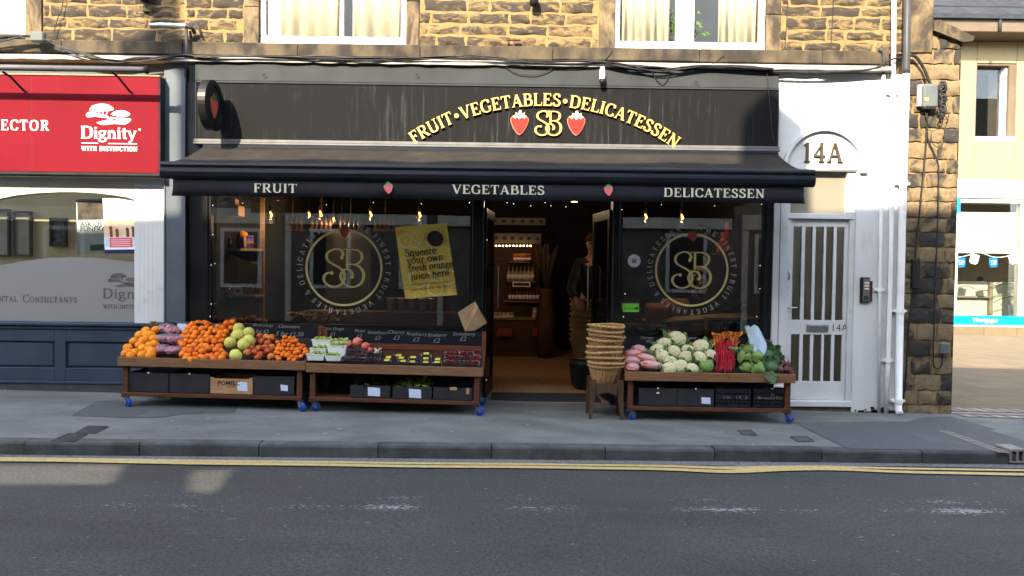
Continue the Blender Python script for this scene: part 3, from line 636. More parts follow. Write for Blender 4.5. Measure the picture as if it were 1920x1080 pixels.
# courtyard behind the corner
def paving_mat():
    mt, N, L, b = base_mat('courtyard_flags')
    tc = N.new('ShaderNodeTexCoord'); mp = N.new('ShaderNodeMapping'); mp.inputs['Rotation'].default_value = (0, 0, -.12); L.new(tc.outputs['Object'], mp.inputs[0])
    br = N.new('ShaderNodeTexBrick'); br.inputs['Scale'].default_value = 1.0; br.inputs['Brick Width'].default_value = .9; br.inputs['Row Height'].default_value = .6; br.inputs['Mortar Size'].default_value = .012
    br.inputs['Color1'].default_value = (.135, .103, .060, 1); br.inputs['Color2'].default_value = (.112, .086, .050, 1); br.inputs['Mortar'].default_value = (.07, .058, .042, 1)
    L.new(mp.outputs[0], br.inputs['Vector']); n = N.new('ShaderNodeTexNoise'); n.inputs['Scale'].default_value = 3; n.inputs['Detail'].default_value = 8; L.new(tc.outputs['Object'], n.inputs['Vector'])
    r = N.new('ShaderNodeMapRange'); L.new(n.outputs['Fac'], r.inputs[0]); r.inputs[3].default_value, r.inputs[4].default_value = .7, 1.3
    mx = N.new('ShaderNodeMix'); mx.data_type = 'RGBA'; mx.blend_type = 'MULTIPLY'; mx.inputs[0].default_value = 1; L.new(br.outputs[0], mx.inputs[6]); L.new(r.outputs[0], mx.inputs[7])
    L.new(mx.outputs[2], b.inputs['Base Color']); b.inputs['Roughness'].default_value = .9
    return mt
M_flags = paving_mat()
mb = strip_sheet('', None, lambda x: .34, lambda x: 14, lambda x: zp(x), 4.6, 40, 30); tag(mb.build('courtyard', M_flags, recenter=False), kind='structure')
mb = MB(); M_sett = pm('pale_setts', (.34, .29, .22), (.25, .21, .16), 8, .9, .3, island=.2); x = 4.93
while x < 9:
    for y0_, y1_, sk in ((-.16, -.05, -.06), (.17, .38, -.09)):
        mb.add([(x+(-sk), y0_, zp(x)+.005), (x+.11-sk, y0_, zp(x)+.005), (x+.11, y1_, zp(x)+.005), (x, y1_, zp(x)+.005)], [(0, 1, 2, 3)], False)
    x += .17
mb.add([(4.92, .01, zp(4.9)+.006), (9, .01, zp(9)+.006), (9, .10, zp(9)+.006), (4.92, .10, zp(4.9)+.006)], [(0, 1, 2, 3)], False)
tag(mb.build('sett_strip', M_sett, recenter=False), kind='structure')
mb = MB(); mb.add([(4.92, -.17, zp(4.9)+.003), (9.2, -.17, zp(9.2)+.003), (9.2, .40, zp(9.2)+.003), (4.92, .40, zp(4.9)+.003)], [(0, 1, 2, 3)], False)
tag(mb.build('sett_bed', M_patch, recenter=False), kind='structure')
mb = MB()                                                       # trodden gum and drips on the footway
for i in range(150):
    x = R.uniform(-5.5, 6.5); y = R.uniform(yk(x)+.15, -.95); n = 7; q = R.uniform(.006, .022)
    mb.mi = 0 if R.random() < .6 else 1
    mb.add([(x+math.cos(6.28*j/n)*q*R.uniform(.7, 1.3), y+math.sin(6.28*j/n)*q*R.uniform(.7, 1.3), zp(x)+.0025) for j in range(n)], [tuple(range(n))], False)
tag(mb.build('pavement_stain', [pm('old_gum', (.085, .09, .09), None, 8, .9), pm('pale_gum', (.22, .225, .22), None, 8, .9)], recenter=False), kind='structure')
# litter by the kerb
def scrap(px, dz, sz, mt, label, name, cat):
    c = G(px[0], px[1], dz); mb = MB(); n = 9
    vs = [(c.x, c.y, c.z+sz*.35)]+[(c.x+math.cos(6.28*i/n)*sz*R.uniform(.5, 1.2), c.y+math.sin(6.28*i/n)*sz*R.uniform(.4, .9), c.z+R.uniform(0.003, sz*.3)) for i in range(n)]
    mb.add(vs, [(0, 1+i, 1+(i+1) % n) for i in range(n)], False); tag(mb.build(name, mt), label, cat)
scrap((1832, 868), -KERB, .035, M_paper, 'crumpled white scrap of paper in the gutter near the drain outlet', 'paper_scrap', 'litter')
scrap((950, 860), -KERB, .022, M_paper, 'small white scrap in the gutter below the shop doorway', 'paper_scrap', 'litter')
scrap((1000, 860), -KERB, .020, M_gutter, 'small grey crumpled scrap in the gutter right of the white one', 'paper_scrap', 'litter')
c = G(1525, 866, -KERB); mb = MB(); mb.tube([c+Vector((-.17, 0, .008)), c+Vector((-.05, .01, .012)), c+Vector((.07, -.005, .01)), c+Vector((.16, .01, .012))], .006, 5)
tag(mb.build('twig', M_conc), 'thin pale twig lying in the gutter by the bulging yellow line', 'twig')

# ================================================================== THE OPPOSITE TERRACE (casts the street's shade, seen in reflections)
YO = -12.0
def S(px, py, Y=0.0):                                          # where the sun ray that ends at this place crosses the opposite roofline
    p = P(px, py, Y); q = p-SUN_T*((p.y-YO)/SUN_T.y); return (q.x, q.z)
def Sg(px, py, dz):
    p = G(px, py, dz); q = p-SUN_T*((p.y-YO)/SUN_T.y); return (q.x, q.z)
M_oppwall = pm('smoky_stone', (.13, .12, .105), (.08, .075, .068), 3, .95)
opp = thing('terrace_house', 'stone terrace across the street with chimneys on its roofline', 'building', (0, YO-.2, -.1))
eL, eR = S(300, 412), S(1700, 392)
zl = lambda x: eL[1]+(eR[1]-eL[1])*(x-eL[0])/(eR[0]-eL[0])
xs_step = S(1790, 400)[0]+.3
ztop_r = Sg(1850, 690, 0)[1]
holes = []  # unseen gaps added to the wall, shaped to throw sun patches on the road
for pts in ([(-260, 868), (238, 868), (212, 907), (-260, 907)], [(362, 878), (438, 877), (404, 924), (358, 920), (354, 900)]):
    holes.append([Sg(a, b_, -KERB) for a, b_ in pts])
# the wall is built as vertical slices so that the two added gaps stay open
def wall_slices(mb):
    xs = sorted(set([-30, 30, eL[0], xs_step, xs_step+.001]+[p[0] for h in holes for p in h]+[-30+i for i in range(61)]))
    def spans(h, x):
        zs = []
        for i in range(len(h)):
            (xa, za), (xb, zb_) = h[i], h[(i+1) % len(h)]
            if abs(xa-xb) < 1e-9: continue
            if min(xa, xb)-1e-9 <= x <= max(xa, xb)+1e-9: zs.append(za+(zb_-za)*(x-xa)/(xb-xa))
        return (min(zs), max(zs)) if len(zs) >= 2 else None
    for i in range(len(xs)-1):
        a, b_ = xs[i]+1e-7, xs[i+1]-1e-7
        if b_-a < 1e-6: continue
        top = lambda x: (ztop_r if x > xs_step else zl(x))
        cuts = []
        for h in holes:
            sa, sb = spans(h, a), spans(h, b_)
            if sa and sb: cuts.append((sa, sb))
        cuts.sort(); lo = (-1.0, -1.0)
        for sa, sb in cuts:
            mb.beam(xs[i], lo[0], sa[0], xs[i+1], lo[1], sb[0], YO-.05, YO); lo = (sa[1], sb[1])
        mb.beam(xs[i], lo[0], top(a), xs[i+1], lo[1], top(b_), YO-.05, YO)
mb = MB(); wall_slices(mb); mb.build('wall', M_oppwall, opp)
for poly in ([(1386, 440), (1388, 238), (1412, 205), (1440, 182), (1456, 196), (1500, 232), (1510, 280), (1518, 440)],
             [(272, -260), (332, -260), (330, 60), (356, 68), (366, 105), (378, 170), (382, 430), (345, 430), (343, 150), (325, 118), (234, 110), (230, 74), (262, 62), (276, 46)]):
    mb = MB(); mb.prism([S(*p) for p in poly], YO-.12, YO-.055); mb.build('chimney_silhouette', M_block, opp)  # unseen flat shapes, outlined to throw the two shadows on the facade
mb = MB(); mg = MB()
for i in range(-5, 6):
    for z0_, h_ in ((.9, 1.6), (3.6, 1.5)):
        xc = i*2.4
        if any(min(p[0] for p in h)-1.2 < xc < max(p[0] for p in h)+1.2 and z0_+h_ > min(p[1] for p in h)-.3 for h in holes): continue
        mb.box(xc-.55, xc+.55, YO+.002, YO+.05, z0_, z0_+h_); mg.box(xc-.45, xc+.45, YO+.051, YO+.06, z0_+.1, z0_+h_-.1)
mb.build('window', M_white, opp); mg.build('pane', M_blackmatt, opp)
mb = MB()
for i in range(-3, 4): mb.box(i*4.1-1.9, i*4.1+1.9, YO+.002, YO+.12, 2.62, 3.02); mb.box(i*4.1-1.9, i*4.1-1.75, YO+.002, YO+.10, -.3, 2.6)
mb.build('reflection_trim', M_cream, opp)  # unseen pale bands, added so the shop glass has something to reflect

# ================================================================== STONE BUILDING WITH THE GREENGROCER'S
bld = thing('stone_building', 'golden gritstone building with a black shopfront and a white painted entrance', 'building', (0, .3, 0))
lft = thing('stone_building', 'gritstone building with a slate blue shopfront and red board at the left', 'building', (-5, .3, .1))
def rubble(mb, x0, x1, z0, z1, rows, ex, lmin=.20, lmax=.52, yb=.0, depth=(.008, .022), joint=.016):
    z = z0
    hs = [R.uniform(.85, 1.15) for _ in range(rows)]; sc = (z1-z0)/sum(hs)
    for h in hs:
        h *= sc; x = x0-R.uniform(0, .2)
        while x < x1:
            L_ = R.uniform(lmin, lmax); a, b_ = max(x, x0), min(x+L_, x1); x += L_
            segs = [(a, b_)]
            for e0, e1, f0, f1 in ex:
                if z+h*.5 < f0 or z+h*.5 > f1: continue
                ns = []
                for p, q in segs:
                    if q <= e0 or p >= e1: ns.append((p, q)); continue
                    if p < e0: ns.append((p, e0))
                    if q > e1: ns.append((e1, q))
                segs = ns
            for p, q in segs:
                if q-p < .07: continue
                nx, nz = max(5, int((q-p)/.035)), 5; dd = R.uniform(*depth); ph = [R.uniform(0, 6) for _ in range(4)]; vs = []
                j0 = joint*R.uniform(.5, 1.2)
                ca = [R.uniform(0, .012) for _ in range(4)]
                for j in range(nz+1):
                    for i in range(nx+1):
                        u, v = i/nx, j/nz
                        ed = min(u*(q-p), (1-u)*(q-p), v*h, (1-v)*h)
                        bx = p+j0+(q-p-2*j0)*u; bz = z+j0+(h-2*j0)*v
                        bx += .006*math.sin(v*5+ph[0]); bz += .006*math.sin(u*9+ph[1])
                        pro = 0 if (i in (0, nx) or j in (0, nz)) else dd*(.55+.45*math.sin(u*7+ph[2]+v*3)+R.uniform(-.5, .5))*min(1, ed/.03)
                        vs.append((bx, yb-.003-max(0, pro), bz))
                mb.add(vs, [(j*(nx+1)+i, j*(nx+1)+i+1, (j+1)*(nx+1)+i+1, (j+1)*(nx+1)+i) for j in range(nz) for i in range(nx)], True)
        z += h
ZS0, ZS1 = 3.745, 3.885                                        # stone band under the upper windows
def frm(px0, px1, py1, Y): return P(px0, py1, Y).x, P(px1, py1, Y).x, P((px0+px1)/2, py1, Y).z
wB = frm(488, 762, 84, .03); wC = frm(1151, 1433, 94, .03); wA = (-6.6, P(54, 65, .03).x, P(30, 65, .03).z)
jam = [(P(458, 40, 0).x, wB[0]), (wB[1], P(786, 40, 0).x), (P(1123, 40, 0).x, wC[0]), (wC[1], P(1463, 40, 0).x), (wA[1], P(80, 40, 0).x)]
ZT = 5.6
XS = P(348, 60).x                                              # party line of the two houses
for par, xa, xb, wins in ((lft, -8.5, XS, [wA]), (bld, XS, P(1748, 30).x, [wB, wC])):
    cuts = sorted((w_[0], w_[1]) for w_ in wins); x = xa
    for c0, c1 in cuts+[(xb, xb)]:
        if c0 > x: mb = MB(); mb.box(x, c0, 0, .3, ZS1, ZT); mb.build('mortar_wall', M_mortar, par)
        x = c1
    ex = [(w_[0]-.001, w_[1]+.001, 0, 9) for w_ in wins]+[(j[0], j[1], 0, 9) for j in jam]
    edges = [xa]+[q for c in sorted((w_[0], w_[1]) for w_ in wins) for q in c]+[min(xb, P(1700, 30).x)]
    for e0, e1 in zip(edges[::2], edges[1::2]):
        if e1 > e0+.1: mb = MB(); rubble(mb, e0, e1, ZS1+.002, ZT, 13, ex); mb.build('stonework', M_stone, par)
for j in jam[:4]:
    mb = MB(); z = ZS1+.002
    while z < ZT:
        h = R.uniform(.35, .7); mb.box(j[0], j[1], -.022-R.uniform(0, .006), .12, z, z+h-.004, .006); z += h
    mb.build('window_jamb', M_quoin, bld)
mb = MB(); mb.box(P(1702, 20).x, P(1748, 20).x+.002, -.03, .3, ZS1+.002, ZT, .01)
mb.build('quoin', M_quoin, bld)
mb = MB(); mb.box(jam[4][0], jam[4][1], -.025, .12, ZS1, ZT); mb.build('window_jamb', M_quoin, lft)
for par, xa, xb in ((lft, -8.5, XS), (bld, XS, P(1662, 100).x)):
    mb = MB(); x = xa
    while x < xb:
        L_ = R.uniform(.9, 1.6); q = min(x+L_, xb); mb.box(x+.002, q-.002, -.075+R.uniform(-.006, .006), .1, ZS0+R.uniform(-.004, .004), ZS1, .008); x = q
    mb.build('sill_course', M_sill, par)
    mb = MB(); n = int((xb-xa)/.1); vs = []
    for i in range(n+1):
        x = xa+(xb-xa)*i/n; o_ = R.uniform(-.006, .006)
        vs += [(x, -.06, ZS0-.012), (x, -.15+o_, ZS0-.055+o_), (x, -.155+o_, ZS0-.088+o_), (x, .0, ZS0-.09)]
    mb.add(vs, [(4*i+j, 4*i+4+j, 4*i+5+j, 4*i+1+j) for i in range(n) for j in range(3)], False); mb.build('flashing', M_lead, par)
# upper windows
def upper_window(par, w_, mull, pA, name='window'):
    x0, x1, z0 = w_; f = MB(); fw = .085; Y0, Y1 = .02, .09; z1 = ZT
    f.box(x0, x1, Y0, Y1, z0, z0+fw, .006); f.box(x0, x0+fw*.7, Y0, Y1, z0+fw, z1, .006); f.box(x1-fw*.7, x1, Y0, Y1, z0+fw, z1, .006)
    for a, b_ in mull: f.box(a, b_, Y0+.004, Y1, z0+fw, z1, .006)
    o = f.build('window', M_upvc, par)
    g = MB(); g.box(x0+.03, x1-.03, .052, .058, z0+.03, z1); g.build('pane', M_glassup, o)
    # room behind, so that the panes look into something
    r = MB(); r.box(x0-.3, x1+.3, 1.7, 1.74, z0-.3, z1+.3); r.build('room_wall', M_roomgrey, par)
    return o
M_roomgrey = pm('room_wall_paint', (.040, .050, .058), (.034, .042, .05), 2, .9)
upper_window(bld, wB, [(P(637, 40, .02).x, P(644, 40, .02).x)], None)
upper_window(bld, wC, [(P(1268, 40, .02).x, P(1302, 40, .02).x)], None)
upper_window(lft, wA, [], None)
def curtain(x0, x1, z0, label, folds, Y=.16, group=None):
    mb = MB(); n = folds*8; vs = []
    for i in range(n+1):
        u = i/n; y = Y+.009*math.sin(u*folds*2*math.pi)+.006*math.sin(u*folds*4.7+1); x = x0+(x1-x0)*u+.006*math.sin(u*folds*2*math.pi+.7)
        vs += [(x, y, z0), (x+.004*math.sin(i), y, ZT)]
    mb.add(vs, [(2*i, 2*i+2, 2*i+3, 2*i+1) for i in range(n)], True)
    o = mb.build('curtain', M_curtain); md = o.modifiers.new('thickness', 'SOLIDIFY'); md.thickness = .003
    return tag(o, label, 'curtain', group)
zc_ = wB[2]+.07
curtain(P(526, 30, .2).x, P(637, 30, .2).x, zc_, 'cream curtain in the left pane of the upstairs window above the FRUIT lettering', 4)
curtain(P(662, 30, .2).x, P(752, 30, .2).x, zc_, 'cream curtain in the right pane of the upstairs window above the FRUIT lettering', 3)
zc_ = wC[2]+.06
curtain(P(1157, 30, .2).x, P(1254, 30, .2).x, zc_, 'pleated cream curtain left of the houseplant in the upstairs window', 7)
curtain(P(1345, 30, .2).x, P(1416, 30, .2).x, zc_, 'cream curtain right of the dark gap in the upstairs window with the houseplant', 5)
mb = MB(); mb.box(wA[0], wA[1]-.06, .15, .155, wA[2], ZT); tag(mb.build('window_blind', M_upvc), 'plain white blind filling the upstairs window at far left', 'blind')
# houseplant upstairs
M_leafbright = pm('houseplant_leaf', (.10, .22, .03), (.06, .15, .02), 8, .5, objrand=0)
pc = P(1272, 60, .32); t = thing('houseplant', 'leafy green houseplant behind the mullion of the upstairs window', 'plant', (pc.x, pc.y, pc.z-.25))
mb = MB(); stems = MB()
for i in range(90):
    a = R.uniform(0, 6.28); el = R.uniform(-.3, 1.3); r_ = R.uniform(.06, .30); b0 = Vector((pc.x, pc.y, pc.z-.05))
    tip = b0+Vector((math.cos(a)*math.cos(el)*r_*1.1, math.sin(a)*math.cos(el)*r_*.35, math.sin(el)*r_*1.0+.05)); dr = Vector((math.cos(a), math.sin(a)*.4, -.5)).normalized()*.075
    sd = Vector((-dr.y, dr.x, .3)).normalized()*.019; mb.add([tip, tip+dr*.5+sd, tip+dr, tip+dr*.5-sd], [(0, 1, 2, 3)], False)
    if i % 4 == 0: stems.tube([b0-Vector((0, 0, .12)), b0.lerp(tip, .6)+Vector((0, 0, .02)), tip], .004, 4)
mb.build('foliage', M_leafbright, t); stems.build('stem', M_leafbright, t)
mb = MB(); mb.lathe([(.05, 0), (.075, .12), (.08, .13), (.06, .13)], (pc.x, pc.y, pc.z-.29), 14); mb.build('pot', M_white, t)

# ================================================================== GREENGROCER'S SHOPFRONT
FX0, FX1 = -3.345, 2.862
# grey panel over the sign and carcass of the front
mb = MB(); mb.box(FX0-.02, FX1+.01, -.12, .25, 3.462, ZS0-.091, .004); mb.box(FX0-.02, FX1+.01, -.06, .25, 2.30, 3.460)
for px in (496, 783, 1306): 
    q = P(px, 142 if px < 900 else 156, -.12); ring(mb, (q.x, -.1205, q.z), .022, .028, .004, 20); ring(mb, (q.x, -.1205, q.z), .008, .012, .004, 12)
mb.build('upper_fascia_panel', M_greypaint, bld)
def streak_mat():                                              # black sign board with dried pale rain streaks
    mt, N, L, b = base_mat('streaked_black_board')
    tc = N.new('ShaderNodeTexCoord'); mp = N.new('ShaderNodeMapping'); mp.inputs['Scale'].default_value = (1, 1, .035); L.new(tc.outputs['Object'], mp.inputs[0])
    n = N.new('ShaderNodeTexNoise'); n.inputs['Scale'].default_value = 34; n.inputs['Detail'].default_value = 5; n.inputs['Roughness'].default_value = .8; L.new(mp.outputs[0], n.inputs['Vector'])
    n2 = N.new('ShaderNodeTexNoise'); n2.inputs['Scale'].default_value = 1.3; L.new(tc.outputs['Object'], n2.inputs['Vector'])
    ad = N.new('ShaderNodeMath'); ad.operation = 'MULTIPLY_ADD'; L.new(n2.outputs['Fac'], ad.inputs[0]); ad.inputs[1].default_value = .35; L.new(n.outputs['Fac'], ad.inputs[2])
    r = N.new('ShaderNodeValToRGB'); r.color_ramp.elements[0].position = .74; r.color_ramp.elements[1].position = .99
    r.color_ramp.elements[0].color = (.0062, .0067, .0074, 1); r.color_ramp.elements[1].color = (.050, .051, .051, 1)
    L.new(ad.outputs[0], r.inputs[0]); L.new(r.outputs[0], b.inputs['Base Color']); b.inputs['Roughness'].default_value = .75; b.inputs['Specular IOR Level'].default_value = .1
    return mt
M_board = streak_mat()
fas = thing('fascia_sign', 'long black fascia board with arched gold lettering and two strawberries', 'sign', (0, -.1, 2.84))
SY = -.125
mb = MB(); mb.box(FX0, FX1, SY, -.062, 2.842, 3.440); mb.build('board', M_board, fas)
mb = MB(); mb.box(FX0-.01, FX1+.01, SY-.012, -.062, 3.440, 3.456); mb.box(FX0-.012, FX0, SY-.008, -.062, 2.84, 3.44); mb.box(FX1, FX1+.012, SY-.008, -.062, 2.84, 3.44); mb.build('frame', M_greypaint, fas)
mb = MB(); mb.box(FX0-.02, FX1+.02, SY-.03, -.062, 2.806, 2.838, .004); mb.box(FX0-.02, FX1+.02, SY-.045, -.062, 2.782, 2.804, .004); mb.build('trim', M_alu, fas)
MP = mpp(SY)
ca = P(1017, 200, SY); sag = .432; hw = 242*MP; Rr = (hw*hw+sag*sag)/(2*sag)
cc = Vector((ca.x+.02, SY, ca.z-Rr))
mb = MB(); arc_text(mb, 'FRUIT*VEGETABLES*DELICATESSEN', cc, Rr+.005, .131, math.pi/2-.004, .03, .055, total=2*math.asin(hw/Rr)*1.0, bold=1.12); mb.build('lettering', M_gold, fas)
mb = MB(); q = P(1028, 232, SY); monogram(mb, q, 46*MP, .026, 1.25); mb.build('monogram', M_gold, fas)
for px, py in ((974, 231), (1080, 232)):
    q = P(px, py, SY); mb = MB(); disc_h = 43*MP
    strawberry(mb, q, disc_h*1.05, .016, (1, 2)); strawberry(mb, q+Vector((0, -.006, .002)), disc_h*.98, .016, (0, 2))
    mb.build('strawberry_motif', [M_strawred, M_strawpale, M_leafcream], fas)
# round projecting sign
hs = P(396, 198, -.40); t = thing('hanging_sign', 'round black projecting sign with a strawberry on its face', 'sign', (hs.x, -.12, hs.z))
mb = MB(); mb.lathe([(.0, -.038), (.258, -.038), (.258, .038), (.205, .038), (.205, .028), (.0, .028)], hs, 40, 'x', smooth=False); mb.build('drum', M_black, t)
mb = MB(); mb.tf = lambda p: Vector((hs.x+.0285+(-p.y), hs.y-.0+p.x, hs.z+p.z)); 
mb2 = MB(); mb2.tf = mb.tf; strawberry(mb, (0, 0, 0), .27, .004, (0, 1)); mb.build('strawberry_motif', [M_strawdull, M_leafdull], t)
mb = MB(); mb.box(hs.x-.02, hs.x+.02, -.16, -.123, hs.z-.14, hs.z+.14); mb.tube([(hs.x, -.13, hs.z), (hs.x, -.2, hs.z)], .018, 8); mb.build('bracket', M_black, t)
# awning
awn = thing('awning', 'black pull out awning printed FRUIT, VEGETABLES and DELICATESSEN', 'awning', (-.2, -.1, 2.3))
AX0, AX1 = -3.262, 2.868; AR = (-.172, 2.758); AF = (-1.03, 2.462)
mb = MB(); vs = []; nx = 40; ny = 6
for j in range(ny+1):
    v = j/ny
    for i in range(nx+1):
        u = i/nx; sag_ = -.030*math.sin(v*math.pi)*(1+.35*math.sin(u*21)+.15*math.sin(u*53)); vs.append((AX0+.02+(AX1-AX0-.04)*u, AR[0]+(AF[0]-AR[0])*v, AR[1]+(AF[1]-AR[1])*v+sag_))
mb.add(vs, [(j*(nx+1)+i, (j+1)*(nx+1)+i, (j+1)*(nx+1)+i+1, j*(nx+1)+i+1) for j in range(ny) for i in range(nx)], True)
o = mb.build('canopy', M_canvas, awn); md = o.modifiers.new('thickness', 'SOLIDIFY'); md.thickness = .004
mb = MB(); mb.box(AX0+.01, AX1-.01, -.20, -.130, 2.70, 2.776, .01); mb.build('cassette', M_alu_dark, awn)
prof = [(-1.03, 2.468), (-1.075, 2.470), (-1.095, 2.455), (-1.10, 2.435), (-1.088, 2.415), (-1.088, 2.405), (-1.105, 2.395), (-1.11, 2.37), (-1.10, 2.33), (-1.07, 2.305), (-1.04, 2.305), (-1.03, 2.33)]
mb = MB(); k = len(prof); xa, xb = AX0-.02, AX1+.02
mb.add([(x, p[0], p[1]) for x in (xa, xb) for p in prof], [(i, (i+1) % k, k+(i+1) % k, k+i) for i in range(k)]+[tuple(range(k))[::-1], tuple(range(k, 2*k))], False)
mb.build('front_bar', M_alu_dark, awn, bevel=.003)
VX0, VX1 = AX0+.085, AX1-.075; VY = -1.062
mb = MB(); n = 90; vs = []
for i in range(n+1):
    u = i/n; x = VX0+(VX1-VX0)*u; wv = .009*math.sin(u*40)+.007*math.sin(u*17+1)+.004*math.sin(u*91)
    vs += [(x, VY, 2.31), (x, VY+wv*.5, 2.22), (x+(.012 if i == n else -.012 if i == 0 else 0), VY-.004+wv, 2.146+.006*math.sin(u*9))]
mb.add(vs, [(3*i+j, 3*i+j+1, 3*i+4+j, 3*i+3+j) for i in range(n) for j in range(2)], True)
o = mb.build('valance', M_valance, awn); md = o.modifiers.new('thickness', 'SOLIDIFY'); md.thickness = .003
TY = VY-.012; tm = mpp(TY)
for tx, a, b_, py in (('FRUIT', 475, 557, 361), ('VEGETABLES', 848, 1021, 364), ('DELICATESSEN', 1244, 1434, 370)):
    mb = MB(); p0, p1 = P(a, py, TY), P(b_, py, TY); h = 16.5*tm; text(mb, tx, ((p0.x+p1.x)/2, TY, p0.z*.5+p1.z*.5), h, .001, .07, sx=(p1.x-p0.x)/twidth(tx, h, .07), bold=1.1); mb.build('lettering', M_cream_ink, awn)
for px, py in ((728, 352), (1141, 356)):
    mb = MB(); strawberry(mb, P(px, py, TY), 23*tm, .001, (0, 1), .12); mb.build('strawberry_motif', [M_strawpink, M_leafprint], awn)
mb = MB()
for x in (AX0+.5, AX1-.5):
    mb.tube([(x, -.16, 2.62), (x+(.42 if x < 0 else -.42), -.6, 2.48)], .022, 8); mb.tube([(x+(.42 if x < 0 else -.42), -.6, 2.48), (x+.05, -1.02, 2.40)], .02, 8)
mb.build('folding_arm', M_alu_dark, awn)

# shop windows, pilasters, door
WZ0, WZ1 = .87, 2.30
for xa, xb, zb in ((FX0-.16, -3.262, zp(-3.4)-.05), (-.395, -.272, -.05), (1.132, 1.212, -.06), (2.80, FX1+.01, -.08)): mb = MB(); mb.box(xa, xb, -.03, .16, zb, 2.30, .006); mb.build('shopfront_post', M_black, bld)
for xa, xb, zb, zt in ((-3.262, -.395, zp(-3.3)-.06, WZ0-.05), (1.212, 2.80, -.10, .72)): mb = MB(); mb.box(xa+.001, xb-.001, -.01, .14, zb, zt, .004); mb.build('stall_riser', M_black, bld)
def window(par, x0, x1, z0, z1, name='shop_window', fw=.045, Y=0.0, mt=M_black, gl=M_glassd, mull=()):
    mb = MB(); mb.box(x0, x1, Y-.015, Y+.06, z0, z0+fw, .004); mb.box(x0, x1, Y-.015, Y+.06, z1-fw, z1, .004)
    mb.box(x0, x0+fw*.6, Y-.013, Y+.058, z0+fw, z1-fw); mb.box(x1-fw*.6, x1, Y-.013, Y+.058, z0+fw, z1-fw)
    for q in mull: mb.box(q-.02, q+.02, Y-.013, Y+.058, z0+fw, z1-fw)
    o = mb.build(name, mt, par)
    g = MB(); g.box(x0+fw*.5, x1-fw*.5, Y+.018, Y+.024, z0+fw*.8, z1-fw*.8); g.build('pane', gl, o)
    return o
w1 = window(bld, -3.262, -.395, WZ0-.05, WZ1); w2 = window(bld, 1.212, 2.80, .72, WZ1)
GY = .016
def emblem(par, px, py, rpx):
    k = mpp(GY); c = P(px, py, GY); r = rpx*k
    mb = MB(); ring(mb, c, r*.975, r*1.03, .002, 72); monogram(mb, c+Vector((0, 0, -.005)), r*1.04, .002, .95); mb.build('emblem', M_goldvinyl, par)
    mb = MB(); arc_text(mb, 'THE FINEST FRUIT VEGETABLES & DELICATESSEN', c, r*1.12, r*.135, math.pi/2+math.pi+.05, .0015, .10, total=2*math.pi*.935, bold=.8); mb.build('lettering', M_grey_ink, par)
    mb = MB(); strawberry(mb, c+Vector((.004, -.002, r*.97)), r*.36, .002, (0, 1)); mb.build('strawberry_motif', [M_strawdull, M_leafdull], par)
emblem(w1, 645, 502, 70); emblem(w2, 1297, 506, 67)
# stickers on the right window
q = P(1189, 489, GY); mb = MB(); disc(mb, q, 12*mpp(GY), .002); mb.mi = 1; mb.box(q.x-.024, q.x+.024, GY-.004, GY-.0022, q.z-.026, q.z+.022)
tag(mb.build('window_sticker', [M_paper, pm('sticker_grey', (.28, .30, .33), (.2, .22, .25), 90, .7)]), 'round white sticker on the glass right of the doorway', 'sticker')
q = P(1183, 576, GY); mb = MB(); k = mpp(GY); mb.box(q.x-15*k, q.x+15*k, GY-.002, GY, q.z-9*k, q.z+7*k); mb.mi = 1; mb.box(q.x-15*k, q.x+15*k, GY-.0018, GY, q.z+7.2*k, q.z+11*k)
for i in range(6): disc(mb, (q.x-11*k+i*3.6*k, GY-.002, q.z-3*k), 1.3*k, .001, 8)
disc(mb, (q.x+11*k, GY-.002, q.z-2*k), 3*k, .001, 12)
tag(mb.build('rating_sticker', [pm('bright_green', (.16, .62, .06), None, 5, .6), M_darkink]), 'small bright green rating sticker low on the glass right of the doorway', 'sticker')
# orange juice poster
a, b_, c, d = P(749, 425, .01), P(846, 416, .01), P(857, 555, .01), P(760, 560, .01)
ux = (b_-a); wd = ux.length; ang = math.atan2(ux.z, ux.x); hh = (a-d).length
t = thing('juice_poster', 'yellow poster of orange slices inviting you to squeeze your own juice', 'poster', (d.x, .012, d.z))
base = plane_tf(d, math.atan2((c-d).z, (c-d).x)+.02, nrm=Vector((0, -1, 0)))
def pq(u, v, dd): return base(u*wd+(1-v)*0.0+(-(v)*.055), v*hh, dd)
M_post = pm('poster_orange', (.80, .58, .12), (.86, .66, .16), 9, .6, c3=(.76, .38, .06), s3=4, lo3=.55, hi3=.65)
mb = MB(); mb.add([pq(0, 0, .0), pq(1, 0, 0), pq(1, 1, 0), pq(0, 1, 0), pq(0, 0, .002), pq(1, 0, .002), pq(1, 1, .002), pq(0, 1, .002)], [(4, 5, 6, 7), (0, 3, 2, 1), (0, 1, 5, 4), (1, 2, 6, 5), (2, 3, 7, 6), (3, 0, 4, 7)], False); mb.build('sheet', M_post, t)
M_rind = pm('slice_pith', (.86, .80, .52), None, 9, .7); M_pulp = pm('slice_pulp', (.84, .62, .09), (.78, .52, .07), 40, .6)
mb = MB(); rr_ = [(.16, .80, .13), (.50, .66, .15), (.30, .60, .15), (.87, .58, .15), (.87, .27, .16), (.30, .26, .17), (.06, .16, .10), (.60, .12, .15), (.28, .03, .10), (.03, .45, .10), (.42, .84, .11), (.62, .38, .13), (.80, .92, .08)]
def pdisc(u, v, r, dd, mi):
    mb.mi = mi; n = 22; pts = []
    for i in range(n):
        x, y = u+r*math.cos(6.2832*i/n), v+r*wd/hh*math.sin(6.2832*i/n); pts.append(pq(min(1, max(0, x)), min(1, max(0, y)), dd))
    mb.add(pts, [tuple(range(n))], False)
